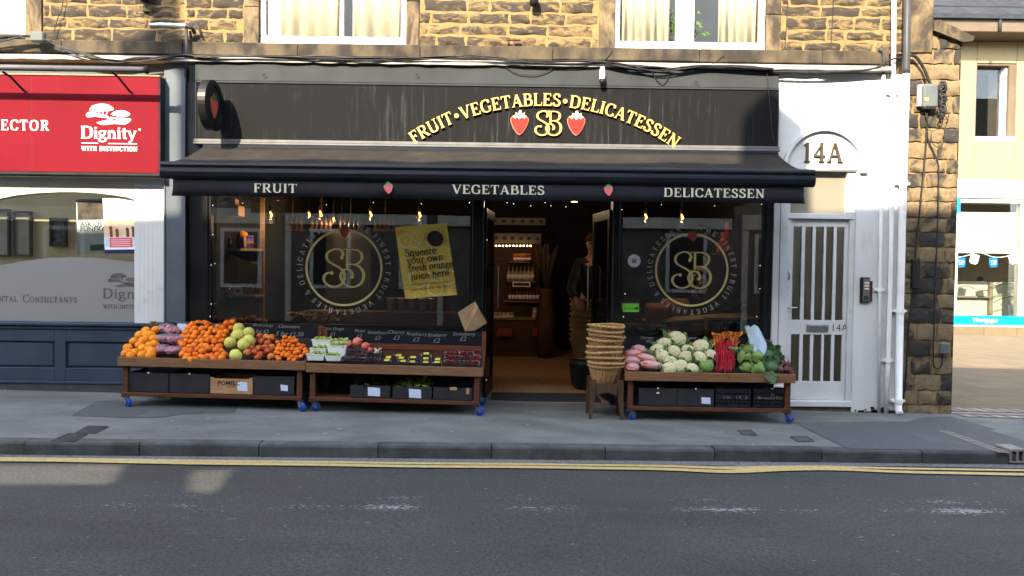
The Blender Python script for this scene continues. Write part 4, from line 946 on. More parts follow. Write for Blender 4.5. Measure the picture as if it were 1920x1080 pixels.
for i, (u, v, r) in enumerate(rr_):
    pdisc(u, v, r, .0024+.0006*i, 0); pdisc(u, v, r*.87, .0026+.0006*i, 1); pdisc(u, v, r*.12, .0028+.0006*i, 0)
mb.build('orange_slices', [M_rind, M_pulp], t)
mb = MB(); mb2 = mb; pdisc(.74, .80, .155, .0125, 0); mb.build('round_badge', M_darkink, t)
mb = MB(); pa = math.atan2((c-d).z, (c-d).x)+.03
for i, (s_, v) in enumerate((('Squeeze', .575), ('your own', .475), ('fresh orange', .365), ('juice here', .25))):
    text(mb, s_, pq(.12+.015*i, v, .012), .080, .001, .05, 'l', pa+.035, 1.1, sx=.93 if i != 2 else .84)
sans(mb, 'HEALTHY OPTION AVAILABLE', pq(.14, .175, .012), .030, .001, 'LEFT', pa); sans(mb, 'Fresh and delicious every day', pq(.12, .10, .012), .034, .001, 'LEFT', pa+.03, shear=.4)
mb.build('lettering', M_darkink, t)
# doors
M_doormat = pm('door_mat', (.020, .021, .024), (.03, .031, .034), 120, .95, .5, 200)
M_floor = pm('shop_floor_wood', (.36, .22, .125), (.24, .14, .075), 4, .5, .05, stretch=(9, .8, 1), lo=.3, hi=.7)
def door(x_h, x_f, y_f, label_, hx):
    dx, dy = x_f-x_h, y_f-.06; L_ = math.hypot(dx, dy); ang = math.atan2(dy, dx)
    hinge = Vector((x_h, .06, 0)); ca_, sa_ = math.cos(ang), math.sin(ang)
    tf = lambda p: hinge+Vector((p.x*ca_-p.y*sa_, p.x*sa_+p.y*ca_, p.z))
    mb = MB(); mb.tf = tf; w_ = .07
    mb.box(0, w_, -.02, .02, .06, 2.16); mb.box(L_-w_, L_, -.02, .02, .06, 2.16); mb.box(w_, L_-w_, -.02, .02, .06, .22); mb.box(w_, L_-w_, -.02, .02, 2.06, 2.16)
    o = mb.build('door', M_black, bld)
    g = MB(); g.tf = tf; g.box(w_-.01, L_-w_+.01, -.004, .004, .21, 2.07); g.build('pane', M_glassd, o)
    hd = MB(); hd.tf = tf
    for s_ in (-1, 1):
        y = .075*s_; pts = [(L_-.05, .02*s_, 1.02), (L_-.05, y, 1.03), (L_-.05, y, 1.06), (L_-.05, y, 1.5), (L_-.05, y, 1.53), (L_-.05, .02*s_, 1.54)]
        hd.tube(pts, .012, 8)
    hd.build('handle', M_steel, o)
door(-.262, -.19, .78, '', 1); door(1.122, 1.02, .80, '', 1)
IX0, IX1, IY1, IZ = -3.24, 2.80, 5.6, 2.75
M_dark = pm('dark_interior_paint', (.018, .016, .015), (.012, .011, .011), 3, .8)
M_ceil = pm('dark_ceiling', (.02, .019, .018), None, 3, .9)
mb = MB(); mb.box(IX0, IX1, .06, IY1, .0, .03); mb.build('shop_floor', M_floor, bld)
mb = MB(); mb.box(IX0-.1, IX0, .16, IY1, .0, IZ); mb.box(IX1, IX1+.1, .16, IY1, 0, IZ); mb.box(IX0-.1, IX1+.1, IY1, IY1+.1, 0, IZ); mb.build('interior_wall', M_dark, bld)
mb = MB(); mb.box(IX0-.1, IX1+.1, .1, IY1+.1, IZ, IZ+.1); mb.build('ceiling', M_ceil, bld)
mb = MB(); mb.box(-.27, 1.13, -.03, .06, -.06, .022, .006); mb.build('threshold', M_alu, bld)
q0, q1 = P(925, 756, .14), P(1096, 742, .5)
mb = MB(); mb.box(-.18, 1.05, .075, .60, .031, .043, .004); tag(mb.build('door_mat', M_doormat), 'dark door mat inside the open shop doorway', 'mat')

# white entrance to the right
EX0, EX1 = 2.875, P(1690, 500, -.03).x-.0
DX0, DX1 = 3.03, 3.765; EY = -.05; EZ1 = ZS0-.10
TZ0, TZ1 = 2.145, 2.60
M_transom = film('obscured_glass', (.20, .188, .150), .93, .25)
mb = MB(); mb.box(EX0, DX0, EY, .2, -.10, EZ1); mb.box(DX1, EX1, EY, .2, -.12, EZ1); mb.box(DX0, DX1, EY, .2, TZ1, EZ1); mb.build('entrance_surround', M_whitewall, bld)
mb = MB(); mb.box(EX0+.068, EX0+.072, EY-.004, EY, .0, TZ1); mb.build('panel_joint', M_greypaint, bld)
ac = P(1543, 318, EY); ar = P(1616, 318, EY).x-ac.x
mb = MB(); ring(mb, (ac.x, EY, ac.z), ar-.012, ar+.022, .055, 40, 0, math.pi); q = P(1616, 321, EY); mb.box(q.x-.03, q.x+.05, EY-.045, EY, q.z-.025, q.z+.015, .004)
mb.build('arch_moulding', M_whitewall, bld)
mb = MB()
disc_pts = [(ac.x+(ar-.014)*math.cos(math.pi*i/30), ac.z+(ar-.014)*math.sin(math.pi*i/30)) for i in range(31)]
mb.prism(disc_pts, EY-.012, EY); mb.build('tympanum', M_white, bld)
M_num = pm('dark_bronze', (.06, .045, .03), (.045, .034, .024), 10, .5)
mb = MB(); p0, p1 = P(1503, 304, EY), P(1578, 306, EY); h = 36*mpp(EY); text(mb, '14A', ((p0.x+p1.x)/2, EY-.012, p0.z), h, .022, .09, sx=(p1.x-p0.x)/twidth('14A', h, .09), bold=.95); mb.build('lettering', M_num, bld)
mb = MB(); mb.box(DX0, DX1, -.03, .1, TZ0-.065, TZ0-.005, .004); mb.box(DX0, DX0+.045, -.02, .1, 0, TZ0-.07); mb.box(DX1-.05, DX1, -.02, .1, 0, TZ0-.07); mb.box(DX0, DX0+.03, -.02, .1, TZ0, TZ1); mb.box(DX1-.09, DX1, -.02, .1, TZ0, TZ1)
mb.box(DX0-.02, DX1+.005, -.055, .1, .03, .095, .006); mb.build('door_frame', M_white, bld)
mb = MB(); mb.box(DX0+.03, DX1-.09, .04, .046, TZ0, TZ1); mb.build('transom_pane', M_transom, bld)
mb = MB(); mb.box(DX0, DX1, -.03, .12, -.10, .029); mb.build('step', pm('step_stone', (.09, .075, .06), (.06, .05, .04), 8, .9), bld)
LX0, LX1 = DX0+.047, DX1-.052; LZ0, LZ1 = .10, TZ0-.07; LY0, LY1 = .01, .055
slU = [(1486, 1502), (1508.5, 1522.5), (1528, 1543.5), (1548, 1562), (1567.5, 1582)]
zU0, zU1 = P(1530, 600, .01).z, P(1530, 425, .01).z; zD0, zD1 = P(1530, 715, .01).z, P(1530, 627, .01).z
xsl = [(P(a, 512, .01).x, P(b_, 512, .01).x) for a, b_ in slU]
dr = MB(); dr.box(LX0, LX1, LY0, LY1, LZ0, zD0); dr.box(LX0, LX1, LY0, LY1, zD1, zU0); dr.box(LX0, LX1, LY0, LY1, zU1, LZ1)
for z0_, z1_ in ((zD0, zD1), (zU0, zU1)):
    xx = LX0
    for a, b_ in xsl: dr.box(xx, a, LY0+.001, LY1-.001, z0_, z1_); xx = b_
    dr.box(xx, LX1, LY0+.001, LY1-.001, z0_, z1_)
dro = dr.build('front_door', M_white, bld)
mb = MB()
for a, b_ in xsl:
    for z0_, z1_ in ((zD0, zD1), (zU0, zU1)): mb.box(a, b_, LY1-.022, LY1-.017, z0_, z1_)
mb.build('pane', M_glass, dro)
mb = MB(); q0, q1 = P(1511, 622, LY0), P(1553, 608, LY0); mb.box(q0.x, q1.x, LY0-.012, LY0, q0.z, q1.z, .004); mb.box(q0.x+.02, q1.x-.02, LY0-.02, LY0-.012, q0.z+.012, q1.z-.014, .003); mb.build('letterbox', M_steel, dro)
mb = MB(); h = 14*mpp(LY0); q0 = P(1557, 621, LY0); sans(mb, '14A', q0, h*1.42, .003, 'LEFT', weight=-.001); mb.build('lettering', M_darkink, dro)
mb = MB(); q = P(1476, 577, LY0); mb.box(q.x-.02, q.x+.02, LY0-.008, LY0, q.z-.045, q.z+.045, .003); mb.tube([(q.x, LY0, q.z), (q.x, LY0-.05, q.z), (q.x+.09, LY0-.05, q.z+.006)], .009, 8); mb.build('handle', M_steel, dro)
mb = MB(); q = P(1477, 515, LY0); mb.tube([(q.x, LY0-.005, q.z+.06), (q.x+.004, LY0-.035, q.z+.045), (q.x+.006, LY0-.04, q.z), (q.x+.004, LY0-.035, q.z-.045), (q.x, LY0-.005, q.z-.06)], .008, 8); mb.build('pull_handle', M_steel, dro)
mb = MB(); q = P(1477, 541, LY0); mb.lathe([(0, 0), (.016, 0), (.016, -.008), (0, -.008)], (q.x, LY0-.001, q.z), 14, 'y'); mb.build('lock', M_num, dro)
# hall behind the door
M_hall = pm('hall_paint', (.66, .58, .42), (.60, .52, .37), 2, .8)
mb = MB(); mb.box(EX0-.02, EX1, 1.6, 1.65, -.1, 3.2); mb.box(EX1-.05, EX1, .21, 1.6, -.1, 2.0); mb.box(EX0-.02, EX0+.02, .21, 1.6, -.1, 2.0); mb.box(EX0-.02, EX1, .2, 1.65, -.12, .0); mb.build('hall_wall', M_hall, bld)

mb = MB()
for i in range(26):
    x = R.uniform(DX1+.03, EX1-.02); z = zp(x)+R.uniform(-.01, .07)*R.random(); n = 8; q = R.uniform(.012, .04)
    mb.add([(x+math.cos(6.28*j/n)*q*R.uniform(.6, 1.4), EY-.0015, z+math.sin(6.28*j/n)*q*R.uniform(.4, 1.0)) for j in range(n)][::-1], [tuple(range(n))], False)
mb.build('peeling_paint', M_cover, bld)
# corner of big squared stones, its mortar core and the sloping coping
CX0, CX1 = EX1, P(1786, 700, 0).x; CZ1 = P(1760, 60, 0).z
mb = MB(); mb.box(CX0, CX1-.012, .012, 1.2, -.2, CZ1); mb.build('mortar_wall', M_mortar, bld)
mb = MB(); rubble(mb, CX0+.004, CX1, -.12, CZ1-.01, 25, [], .19, .40, .0, (.006, .024), .010); mb.box(CX1-.011, CX1-.002, .0, 1.2, -.12, CZ1-.01)
mb.build('corner_stones', M_block, bld)
q = [P(1746, 42, 0), P(1756, 40, 0), P(1821, 72, 0), P(1818, 80, 0), P(1800, 82, 0), P(1746, 60, 0)]
mb = MB(); mb.prism([(p.x, p.z) for p in q], -.06, 1.2); mb.build('coping', M_quoin, bld)

mb = MB(); mb.box(CX1-.32, CX1-.03, 1.2, 9.5, -.2, CZ1-.1); mb.build('side_wall', M_block, bld)
mb = MB(); xq = P(1748, 30).x; mb.box(xq-.3, xq-.004, .31, 9.5, CZ1-.4, ZT); mb.build('gable_wall', M_mortar, bld)

# ================================================================== PIPES, BOXES, CABLES
M_pipewhite = pm('white_pipe_paint', (.74, .75, .74), (.66, .67, .66), 6, .5, .1)
M_pipeblack = pm('black_pipe_paint', (.035, .036, .04), (.05, .05, .055), 8, .45)
def pipe(name, label, pts, r, ztop_black=None, collars=()):
    t = thing(name, label, 'drainpipe', pts[-1])
    lo = MB(); up = MB()
    if ztop_black is None: lo.tube(pts, r, 16)
    else:
        # split at the paint line
        for i in range(len(pts)-1):
            a, b_ = Vector(pts[i]), Vector(pts[i+1])
            if a.z > ztop_black > b_.z:
                mid = a.lerp(b_, (a.z-ztop_black)/(a.z-b_.z)); up.tube(pts[:i+1]+[mid], r, 16); lo.tube([mid]+pts[i+1:], r, 16)
        up.build('upper_pipe', M_pipeblack, t)
    lo.build('pipe', M_pipewhite, t)
    c_ = MB()
    for z in collars:
        a = min(range(len(pts)-1), key=lambda i: 0 if pts[i][2] >= z >= pts[i+1][2] else 1); A, B = Vector(pts[a]), Vector(pts[a+1]); m_ = A.lerp(B, (A.z-z)/(A.z-B.z))
        c_.lathe([(r+.008, -.025), (r+.008, .025)], m_, 16, smooth=False); c_.box(m_.x-r-.04, m_.x+r+.04, m_.y+.005, m_.y+.05, z-.012, z+.012)
    if collars: c_.build('bracket', M_pipewhite, t)
    return t
def PP(px, py, Y): v = P(px, py, Y); return (v.x, v.y, v.z)
g0 = zp(4.3)
pipe('downpipe', 'thickest drainpipe, black above and white below, beside the stone corner', [PP(1704, -160, -.10), PP(1699, 130, -.10), PP(1694, 320, -.10), PP(1688, 560, -.10), (PP(1684, 770, -.10)[0], -.10, g0+.05), (PP(1683, 776, -.10)[0], -.15, g0+.015)], .038, P(1700, 139, -.1).z, (P(1690, 344, -.1).z, P(1688, 583, -.1).z, P(1684, 752, -.1).z))
pipe('downpipe', 'middle white drainpipe running up past the stone band', [PP(1678, -160, -.085), PP(1675, 130, -.085), PP(1670, 500, -.085), PP(1665, 680, -.085), (PP(1661, 775, -.085)[0], -.085, g0)], .024, None, (P(1674, 175, -.085).z, P(1666, 676, -.085).z))
pipe('downpipe', 'thinnest white drainpipe with a black elbow at its top', [PP(1648, 92, -.085), PP(1655, 96, -.085), PP(1657, 110, -.085), PP(1656, 200, -.085), PP(1650, 500, -.085), (PP(1648, 772, -.085)[0], -.085, g0)], .017, P(1656, 140, -.085).z, (P(1650, 543, -.085).z,))
# intercom
q0, q1 = P(1611, 567, EY), P(1633, 520, EY); t = thing('intercom', 'black and silver intercom panel on the white wall beside the door', 'intercom', ((q0.x+q1.x)/2, EY, q0.z))
mb = MB(); mb.box(q0.x, q0.x+(q1.x-q0.x)*.84, EY-.03, EY, q0.z, q1.z, .006); mb.build('housing', M_black, t)
mb = MB(); xa, xb = q0.x+.022, q0.x+(q1.x-q0.x)*.80; mb.box(xa, xb, EY-.034, EY-.030, q0.z+.012, q1.z-.012); mb.build('face_plate', M_alu, t)
for i in range(3):
    mb = MB(); zc = q1.z-.06-.032*i; mb.box(xa+.014, xb-.012, EY-.040, EY-.0342, zc-.009, zc+.009, .002); mb.build('button', pm('button_ivory', (.6, .55, .38), None, 8, .5) if i == 0 else MATS['button_ivory'], t)
mb = MB(); mb.box(xa+.014, xb-.014, EY-.037, EY-.0342, q0.z+.03, q0.z+.075); mb.build('speaker_grille', M_greypaint, t)
mb = MB(); mb.box(q0.x+(q1.x-q0.x)*.86, q1.x+.012, EY-.02, EY, q0.z+.015, q1.z-.04, .003); mb.build('side_box', pm('brown_plastic', (.06, .022, .016), None, 8, .5), t)
# boxes and cable work on the corner
def rbox(name, label, cat, px0, py0, px1, py1, d, mt, Y=-.02, b=.02):
    a, c_ = P(px0, py1, Y), P(px1, py0, Y); mb = MB(); mb.box(a.x, c_.x, Y-d, Y, a.z, c_.z, b); o = mb.build(name, mt); return tag(o, label, cat)
M_greybox = pm('grey_plastic', (.105, .118, .118), (.085, .097, .097), 5, .5)
q = P(1740, 185, -.03); t = thing('junction_box', 'grey telephone junction box high on the stone corner', 'junction box', (q.x, -.03, q.z-.13))
mb = MB(); a, c_ = P(1724, 206, -.03), P(1753, 160, -.03); mb.box(a.x, c_.x, -.12, -.022, a.z, c_.z, .025); mb.build('housing', M_greybox, t)
mb = MB(); qq = P(1738, 186, -.125); mb.box(qq.x-.02, qq.x+.02, -.1215, -.1202, qq.z-.016, qq.z+.016); mb.build('warning_label', pm('label_yellow', (.62, .50, .12), None, 8, .6), t)
mb = MB(); a, c_ = P(1718, 200, -.02), P(1724, 160, -.02); mb.box(a.x, c_.x+.02, -.06, -.0225, a.z, c_.z); mb.build('back_plate', M_cream, t)
mb = MB(); q = P(1768, 188, -.06); pts = []
for i in range(60): pts.append((q.x+.030*math.cos(i*.95)+R.uniform(-.006, .006), -.05+.02*math.sin(i*.7), q.z+.17-.34*(i/59)*.85+.05*math.sin(i*.95)))
mb.tube(pts, .013, 6)
for k_ in range(7): mb.tube([(q.x+R.uniform(-.03, .03), -.06, q.z-.08), (q.x+R.uniform(-.07, .07), -.07, q.z-.17), (q.x+R.uniform(-.05, .05), -.05, q.z-.25)], .004, 5)
tag(mb.build('cable_coil', M_rope), 'bunched coil of black cable hanging right of the grey junction box', 'cable')
rbox('cable_box', 'tall slim black cable box half way down the stone corner', 'cable box', 1706, 486, 1721, 541, .06, M_blackmatt, -.02, .008)
rbox('meter_box', 'small pale grey box low on the stone corner with a looped cable below', 'meter box', 1759, 643, 1776, 663, .06, M_greybox, -.02, .01)
def cable(label, px, Y, r, name='cable', sm=4, wob_=0.0, group=None):
    pts = smooth_pts([PP(a, b_, Y if not isinstance(Y, (list, tuple)) else Y[i]) for i, (a, b_) in enumerate(px)], sm)
    if wob_: pts = [(p[0], p[1]+R.uniform(-wob_, wob_), p[2]+R.uniform(-wob_, wob_)) for p in pts]
    mb = MB(); mb.tube(pts, r, 6); return tag(mb.build(name, M_rope), label, 'cable', group)
cable('black cable dropping from the junction box through the slim cable box', [(1738, 208), (1737, 260), (1731, 330), (1722, 420), (1716, 485), (1711, 545), (1703, 620), (1699, 700), (1692, 765)], -.035, .009)
cable('black cable looping down the stone corner to the small grey box', [(1738, 212), (1740, 260), (1757, 300), (1760, 330), (1758, 420), (1754, 520), (1752, 600), (1750, 668), (1752, 688), (1764, 688), (1768, 664)], -.035, .0075)
cable('thin wire hanging in a loop between junction box and cable coil', [(1735, 210), (1742, 236), (1760, 236), (1766, 215)], -.05, .004)
cable('thin wire loop under the black cable coil', [(1746, 248), (1748, 268), (1760, 276), (1770, 262), (1770, 240)], -.05, .004)
cable('thick taped cable from the black downpipe to the junction box', [(1700, 106), (1712, 104), (1722, 112), (1733, 130), (1742, 152), (1748, 164)], -.07, .016)
cable('black cable slanting up over the white entrance to the downpipe', [(1440, 134), (1520, 136), (1590, 134), (1640, 128), (1670, 112), (1692, 108)], -.15, .012)
# the bundle along the flashing
mainline = [(-60, 78), (0, 73), (50, 71), (80, 76), (118, 90), (160, 104), (205, 113), (255, 113), (300, 109), (345, 104), (385, 107), (440, 104), (520, 106), (600, 108), (690, 110), (760, 111), (830, 108), (880, 105), (930, 110), (1000, 116), (1080, 117), (1120, 116), (1170, 124), (1230, 130), (1280, 129), (1330, 123), (1400, 126), (1450, 130)]
t = thing('cable_bundle', 'sagging bundle of black cables strung along the front above the sign', 'cable', PP(900, 112, -.17))
for k_ in range(5):
    off = [R.uniform(-3.2, 3.2) for _ in mainline]; pts = smooth_pts([PP(a, b_+off[i]*(1.6 if 1150 < a < 1320 or a < 300 else .9), -.165-.006*k_) for i, (a, b_) in enumerate(mainline)], 4)
    mb = MB(); mb.tube(pts, .0085 if k_ < 3 else .006, 6); mb.build('cable_strand', M_rope, t)
cable('thin wire loop hanging under the bundle right of the white camera', [(1222, 132), (1230, 148), (1241, 157), (1250, 150), (1256, 134)], -.14, .0045)
cable('thin wire sagging below the bundle left of the white camera', [(940, 118), (965, 136), (1000, 141), (1030, 132), (1048, 118)], -.14, .0045)
cable('thin wire dropping down the right end of the black fascia', [(1438, 132), (1441, 170), (1447, 240), (1452, 272)], -.14, .005)
cable('short wire running up from the bundle to the window with the houseplant', [(1130, 115), (1140, 106), (1148, 95)], -.085, .004)
cable('short wire running up to the sill below the cream curtains at right', [(1334, 122), (1345, 113), (1358, 103)], -.09, .004)
for a, b_, c_ in ((1476, 0, 'left'), (1562, 0, 'right')):
    cable('thin wire hanging down the stonework over the white entrance, the %s one' % c_, [(a+2, -80), (a, 20), (a-3, 70), (a-4, 104), (a+6, 128)], -.045, .0045)
cable('thin crooked wire down the stonework at far left', [(120, -60), (117, 10), (108, 35), (102, 60), (106, 72)], -.045, .0045)
# security camera
q = P(1128, 146, -.13); t = thing('security_camera', 'small white security camera under the cables above the sign', 'camera', (q.x, -.13, q.z+.09))
mb = MB(); mb.lathe([(.022, .095), (.028, .06), (.030, .02), (.034, -.03), (.030, -.032)], (q.x, q.y-.06, q.z), 14); mb.box(q.x-.015, q.x+.015, -.17, -.122, q.z+.07, q.z+.10); mb.build('housing', M_upvc, t)
mb = MB(); mb.lathe([(.033, -.032), (.034, -.06), (.022, -.085), (.0, -.088)], (q.x+.002, q.y-.06, q.z), 14); mb.build('lens_hood', M_black, t)
# old bracket on the stonework at the party line
t = thing('pole_bracket', 'rusty pole bracket with a white arm on the stonework above the slate blue pilaster', 'bracket', PP(351, 125, -.12))
mb = MB(); mb.tube([PP(349, 44, -.13), PP(350, 90, -.13), PP(350, 132, -.13)], .017, 10); mb.build('pole', M_pipeblack, t)
mb = MB(); mb.tube([PP(279, 46, -.22), PP(300, 46, -.20), PP(348, 48, -.15)], [.012, .02, .02], 10); mb.build('arm', M_upvc, t)
mb = MB(); mb.tube([PP(346, 48, -.14), PP(360, 52, -.10), PP(365, 62, -.05)], .022, 8); mb.tube([PP(366, 44, -.03), PP(372, 52, -.05), PP(379, 70, -.03)], .010, 6); mb.tube([PP(356, 58, -.08), PP(359, 72, -.06)], .014, 6); mb.build('clamp', M_pipeblack, t)
q = P(272, 2, -.08); t = thing('flood_light', 'black wall lamp above the bracket, cut by the top of the picture', 'lamp', (q.x, -.08, q.z))
mb = MB(); mb.lathe([(.03, -.02), (.055, .03), (.06, .10), (.04, .16)], (q.x, -.10, q.z), 14); mb.build('housing', M_black, t)
mb = MB(); mb.box(q.x-.045, q.x+.03, -.05, -.02, q.z-.10, q.z-.02, .006); mb.build('wall_mount', M_quoin, t)
q = P(1001, 10, -.06); mb = MB(); mb.lathe([(.03, -.02), (.05, .0), (.045, .08), (.02, .12)], (q.x, -.09, q.z), 12); mb.tube([(q.x, -.01, q.z+.06), (q.x, -.09, q.z+.07)], .012, 6)
tag(mb.build('wall_fitting', M_black), 'small black fitting on the stonework between the two big upstairs windows', 'fitting')
q = P(963, 75, -.05); mb = MB(); mb.tube([PP(963, 106, -.06), PP(963, 75, -.06)], .010, 6); mb.box(q.x-.075, q.x+.075, -.075, -.045, q.z-.008, q.z+.006)
tag(mb.build('wall_hook', pm('rusty_iron', (.10, .06, .035), (.06, .04, .03), 20, .9)), 'small rusty T shaped hook standing on the stone band', 'hook')
mb = MB(); a, c_ = P(62, 80, -.14), P(87, 62, -.14); mb.box(a.x, c_.x, -.20, -.135, a.z, c_.z, .012); tag(mb.build('junction_box', M_greybox), 'small grey junction box on the cables at far left', 'junction box')

# ================================================================== LEFT SHOP
LY = -.04
px0 = P(307, 500, -.08).x; px1 = P(346, 500, -.08).x
mb = MB(); mb.box(px0, px1, -.08, .2, zp(-3.6)-.05, ZS0-.06, .006); mb.box(px1-.035, px1+.012, -.095, -.08, zp(-3.6), 3.5); mb.box(px0+.004, px0+.02, -.09, -.08, .2, 3.5)
mb.build('pilaster', M_pilgrey, lft)
mb = MB(); mb.box(-8.5, px0-.003, -.03, .2, 3.50, ZS0-.05); mb.build('fascia_backing', M_pilgrey, lft)
gap0, gap1 = px1+.012, FX0-.162
mb = MB(); mb.box(gap0, gap1, .0, .2, zp(-3.5), ZS0-.05); mb.box(gap1-.02, FX0-.021, -.05, .2, 2.302, 3.46); mb.build('recess', M_greypaint, bld)
q0 = P(298, 330, -.20); zr0, zr1 = P(150, 323, -.2).z, P(150, 142, -.2).z
sg = thing('shop_sign', 'big red funeral shop sign board with white lettering and tree emblem', 'sign', (-5.2, -.2, zr0))
mb = MB(); mb.box(-8.5, q0.x, -.20, -.031, zr0, zr1, .004); mb.build('board', M_red, sg)
mb = MB(); mb.box(-8.5, q0.x+.012, -.212, -.031, zr0-.03, zr0-.002, .003); mb.box(q0.x+.001, q0.x+.014, -.20, -.031, zr0, zr1); mb.build('frame', M_blackmatt, sg)
mb = MB(); mb.box(-8.5, q0.x+.01, -.21, -.031, zr1+.002, zr1+.014); mb.build('top_trim', M_kraft, sg)
for xj in (P(60, 300, -.2).x,):
    mb = MB(); mb.box(xj-.0012, xj+.0012, -.2005, -.2, zr0+.01, zr1-.01); mb.build('panel_joint', M_darkink, sg)
k = mpp(-.2); WT = -.2
def W(px, py): v = P(px, py, WT); return (v.x, WT, v.z)
mb = MB(); h = 19*k; text(mb, 'FUNERAL DIRECTOR', W(92, 245), h, .003, .14, 'r', bold=1.12); mb.build('lettering', M_whiteink, sg)
mb = MB(); h = 22.5*k; a, b_ = P(151, 262, WT), P(256, 262, WT); text(mb, 'Dignity', ((a.x+b_.x)/2, WT, P(204, 260, WT).z), h, .003, .0, sx=(b_.x-a.x)/twidth('Dignity', h, .0), bold=1.2)
disc(mb, W(262, 243), 2*k, .003, 10); h = 8.2*k; a, b_ = P(153, 282, WT), P(258, 283, WT); text(mb, 'WITH DISTINCTION', ((a.x+b_.x)/2, WT, P(205, 283, WT).z), h, .003, .1, sx=(b_.x-a.x)/twidth('WITH DISTINCTION', h, .1), bold=1.5)
a, b_ = P(153, 268, WT), P(184, 268, WT); mb.box(a.x, b_.x, WT-.003, WT, a.z-.004, a.z+.003); a, b_ = P(203, 269, WT), P(257, 269, WT); mb.box(a.x, b_.x, WT-.003, WT, a.z-.004, a.z+.003)
mb.build('brand_lettering', M_whiteink, sg)
def tree_emblem(mb, ox, oy, sc, Y, d=.003, sy=.82):
    """two flat-topped trees on a rise: crowns, twigs and ground as separate swells"""
    def Q(x, y): return P(ox+x*sc, oy+y*sc*sy, Y)
    def blob(pts):
        pts = smooth_pts(pts+[pts[0]], 5)[:-1]; vs = [Q(*p) for p in pts]; n = len(vs)
        mb.add([(v.x, Y-d, v.z) for v in vs]+[(v.x, Y, v.z) for v in vs], [tuple(range(n))[::-1]]+[(i, (i+1) % n, (i+1) % n+n, i+n) for i in range(n)], False)
    blob([(-23, -5), (-19, -13), (-8, -17), (4, -16), (13, -9), (10, -5), (-2, -4), (-13, -3)]); blob([(-28, 3), (-24, -2), (-14, -1), (-2, 3), (6, 6), (0, 8), (-14, 6), (-25, 7)])
    blob([(9, 2), (16, -4), (28, -5), (37, 0), (36, 4), (28, 6), (18, 5)]); blob([(-12, 17), (0, 13), (14, 10), (26, 14), (38, 13), (30, 20), (14, 19), (-2, 21)]); blob([(2, 8), (12, 7), (20, 10), (36, 9), (38, 13), (20, 14), (8, 11)])
    for x0, y0, x1, y1 in ((-9, -4, -6, 4), (-3, -5, -3, 5), (5, -6, 1, 6), (18, 5, 20, 10), (24, 5, 23, 10), (31, 4, 26, 10)):
        a, b__ = Q(x0, y0), Q(x1, y1); mb.ribbon([(a.x, a.z), (b__.x, b__.z)], [.010, .008], lambda u, v, dd: (u, Y-dd, v), d+.0005)
mb = MB(); tree_emblem(mb, 196.5, 212.5, 1.26, WT); mb.build('tree_emblem', M_whiteink, sg)
# tube light over the sign
t = thing('sign_light', 'long grey tube light on short arms above the red sign board', 'light', PP(140, 131, -.5))
mb = MB(); a = P(276, 131, -.50); mb.tube([(-8.5, -.50, a.z+.01), (a.x, -.50, a.z)], .030, 14); mb.build('tube', M_alu, t)
mb = MB(); mb.lathe([(.038, -.02), (.042, .0), (.032, .014)], (a.x, a.y, a.z), 14, 'x'); mb.build('end_cap', M_blackmatt, t)
for px in (3, 208):
    v = P(px, 134, -.5); mb = MB(); mb.tube([(v.x, -.48, v.z), (v.x, -.36, v.z-.02), (v.x+.03, -.25, v.z-.10), (v.x+.03, -.20, v.z-.12)], .012, 6); mb.build('arm', M_blackmatt, t)
# window, arched head and riser
gx1 = P(252, 480, LY).x; gz0, gz1 = P(125, 604, LY).z, zr0-.035
cxa = px0-.003
mb = MB(); mb.box(gx1, cxa, LY, .15, gz0, gz1)
for i in range(5): mb.box(gx1+.04+i*.046, gx1+.06+i*.046, LY-.0012, LY, gz0+.02, gz1-.25)
mb.build('window_pier', M_white, lft)
arc = [(0, 372), (30, 366), (70, 362), (110, 360), (140, 360), (180, 362), (215, 366), (240, 370), (252, 374)]
ap = [(-8.5, P(0, 390, LY).z), (P(-120, 390, LY).x, P(-120, 396, LY).z), (P(-60, 380, LY).x, P(-60, 381, LY).z)]+[(P(a, b_, LY).x, P(a, b_, LY).z) for a, b_ in arc]
ap[-1] = (gx1-.002, ap[-1][1])
mb = MB(); mb.prism(ap+[(gx1-.002, gz1), (-8.5, gz1)], LY, .06); mb.build('arched_head', M_cream, lft)
g = MB(); g.box(-8.5, gx1, .062, .068, gz0, gz1-.02); wnd = g.build('window_pane', M_glass, lft)
fr_ = [(-8.5, P(0, 520, .05).z), (P(-90, 510, .05).x, P(-90, 513, .05).z), (P(0, 498, .05).x, P(0, 498, .05).z)]+[(P(a, b_, .05).x, P(a, b_, .05).z) for a, b_ in ((40, 490), (90, 484), (140, 482), (190, 484), (225, 488), (250, 492))]
fr_[-1] = (gx1, fr_[-1][1])
mb = MB(); mb.prism(fr_+[(gx1, gz0), (-8.5, gz0)], .0575, .0605); mb.build('frosted_film', M_frost, lft)
FY = .056
mb = MB(); h = 10.5*mpp(FY); text(mb, 'MONUMENTAL', P(33, 566, FY), h, .001, .10, 'r', bold=.85, sx=.92); a = P(42, 567, FY); text(mb, 'C', a, h*1.45, .001, .1, 'l', bold=.8); text(mb, 'ONSULTANTS', a+Vector((h*1.25, 0, h*.05)), h, .001, .10, 'l', bold=.85, sx=.92)
h = 18.5*mpp(FY); text(mb, 'Digni', P(191, 559, FY), h, .001, .03, 'l', bold=.9, sx=1.25); text(mb, 'WITH DISTI', P(193, 578, FY), h*.4, .001, .1, 'l'); tree_emblem(mb, 226, 524, .85, FY, .001); mb.build('lettering', pm('faded_dark_vinyl', (.07, .065, .06), (.12, .11, .10), 12, .6), lft)
mb = MB(); zb = zp(-4.5)
sz = gz0-.002
mb.box(-8.5, px0-.004, -.10, .2, sz-.035, sz, .008); mb.box(-8.5, px0-.004, -.075, .2, sz-.075, sz-.037, .008)
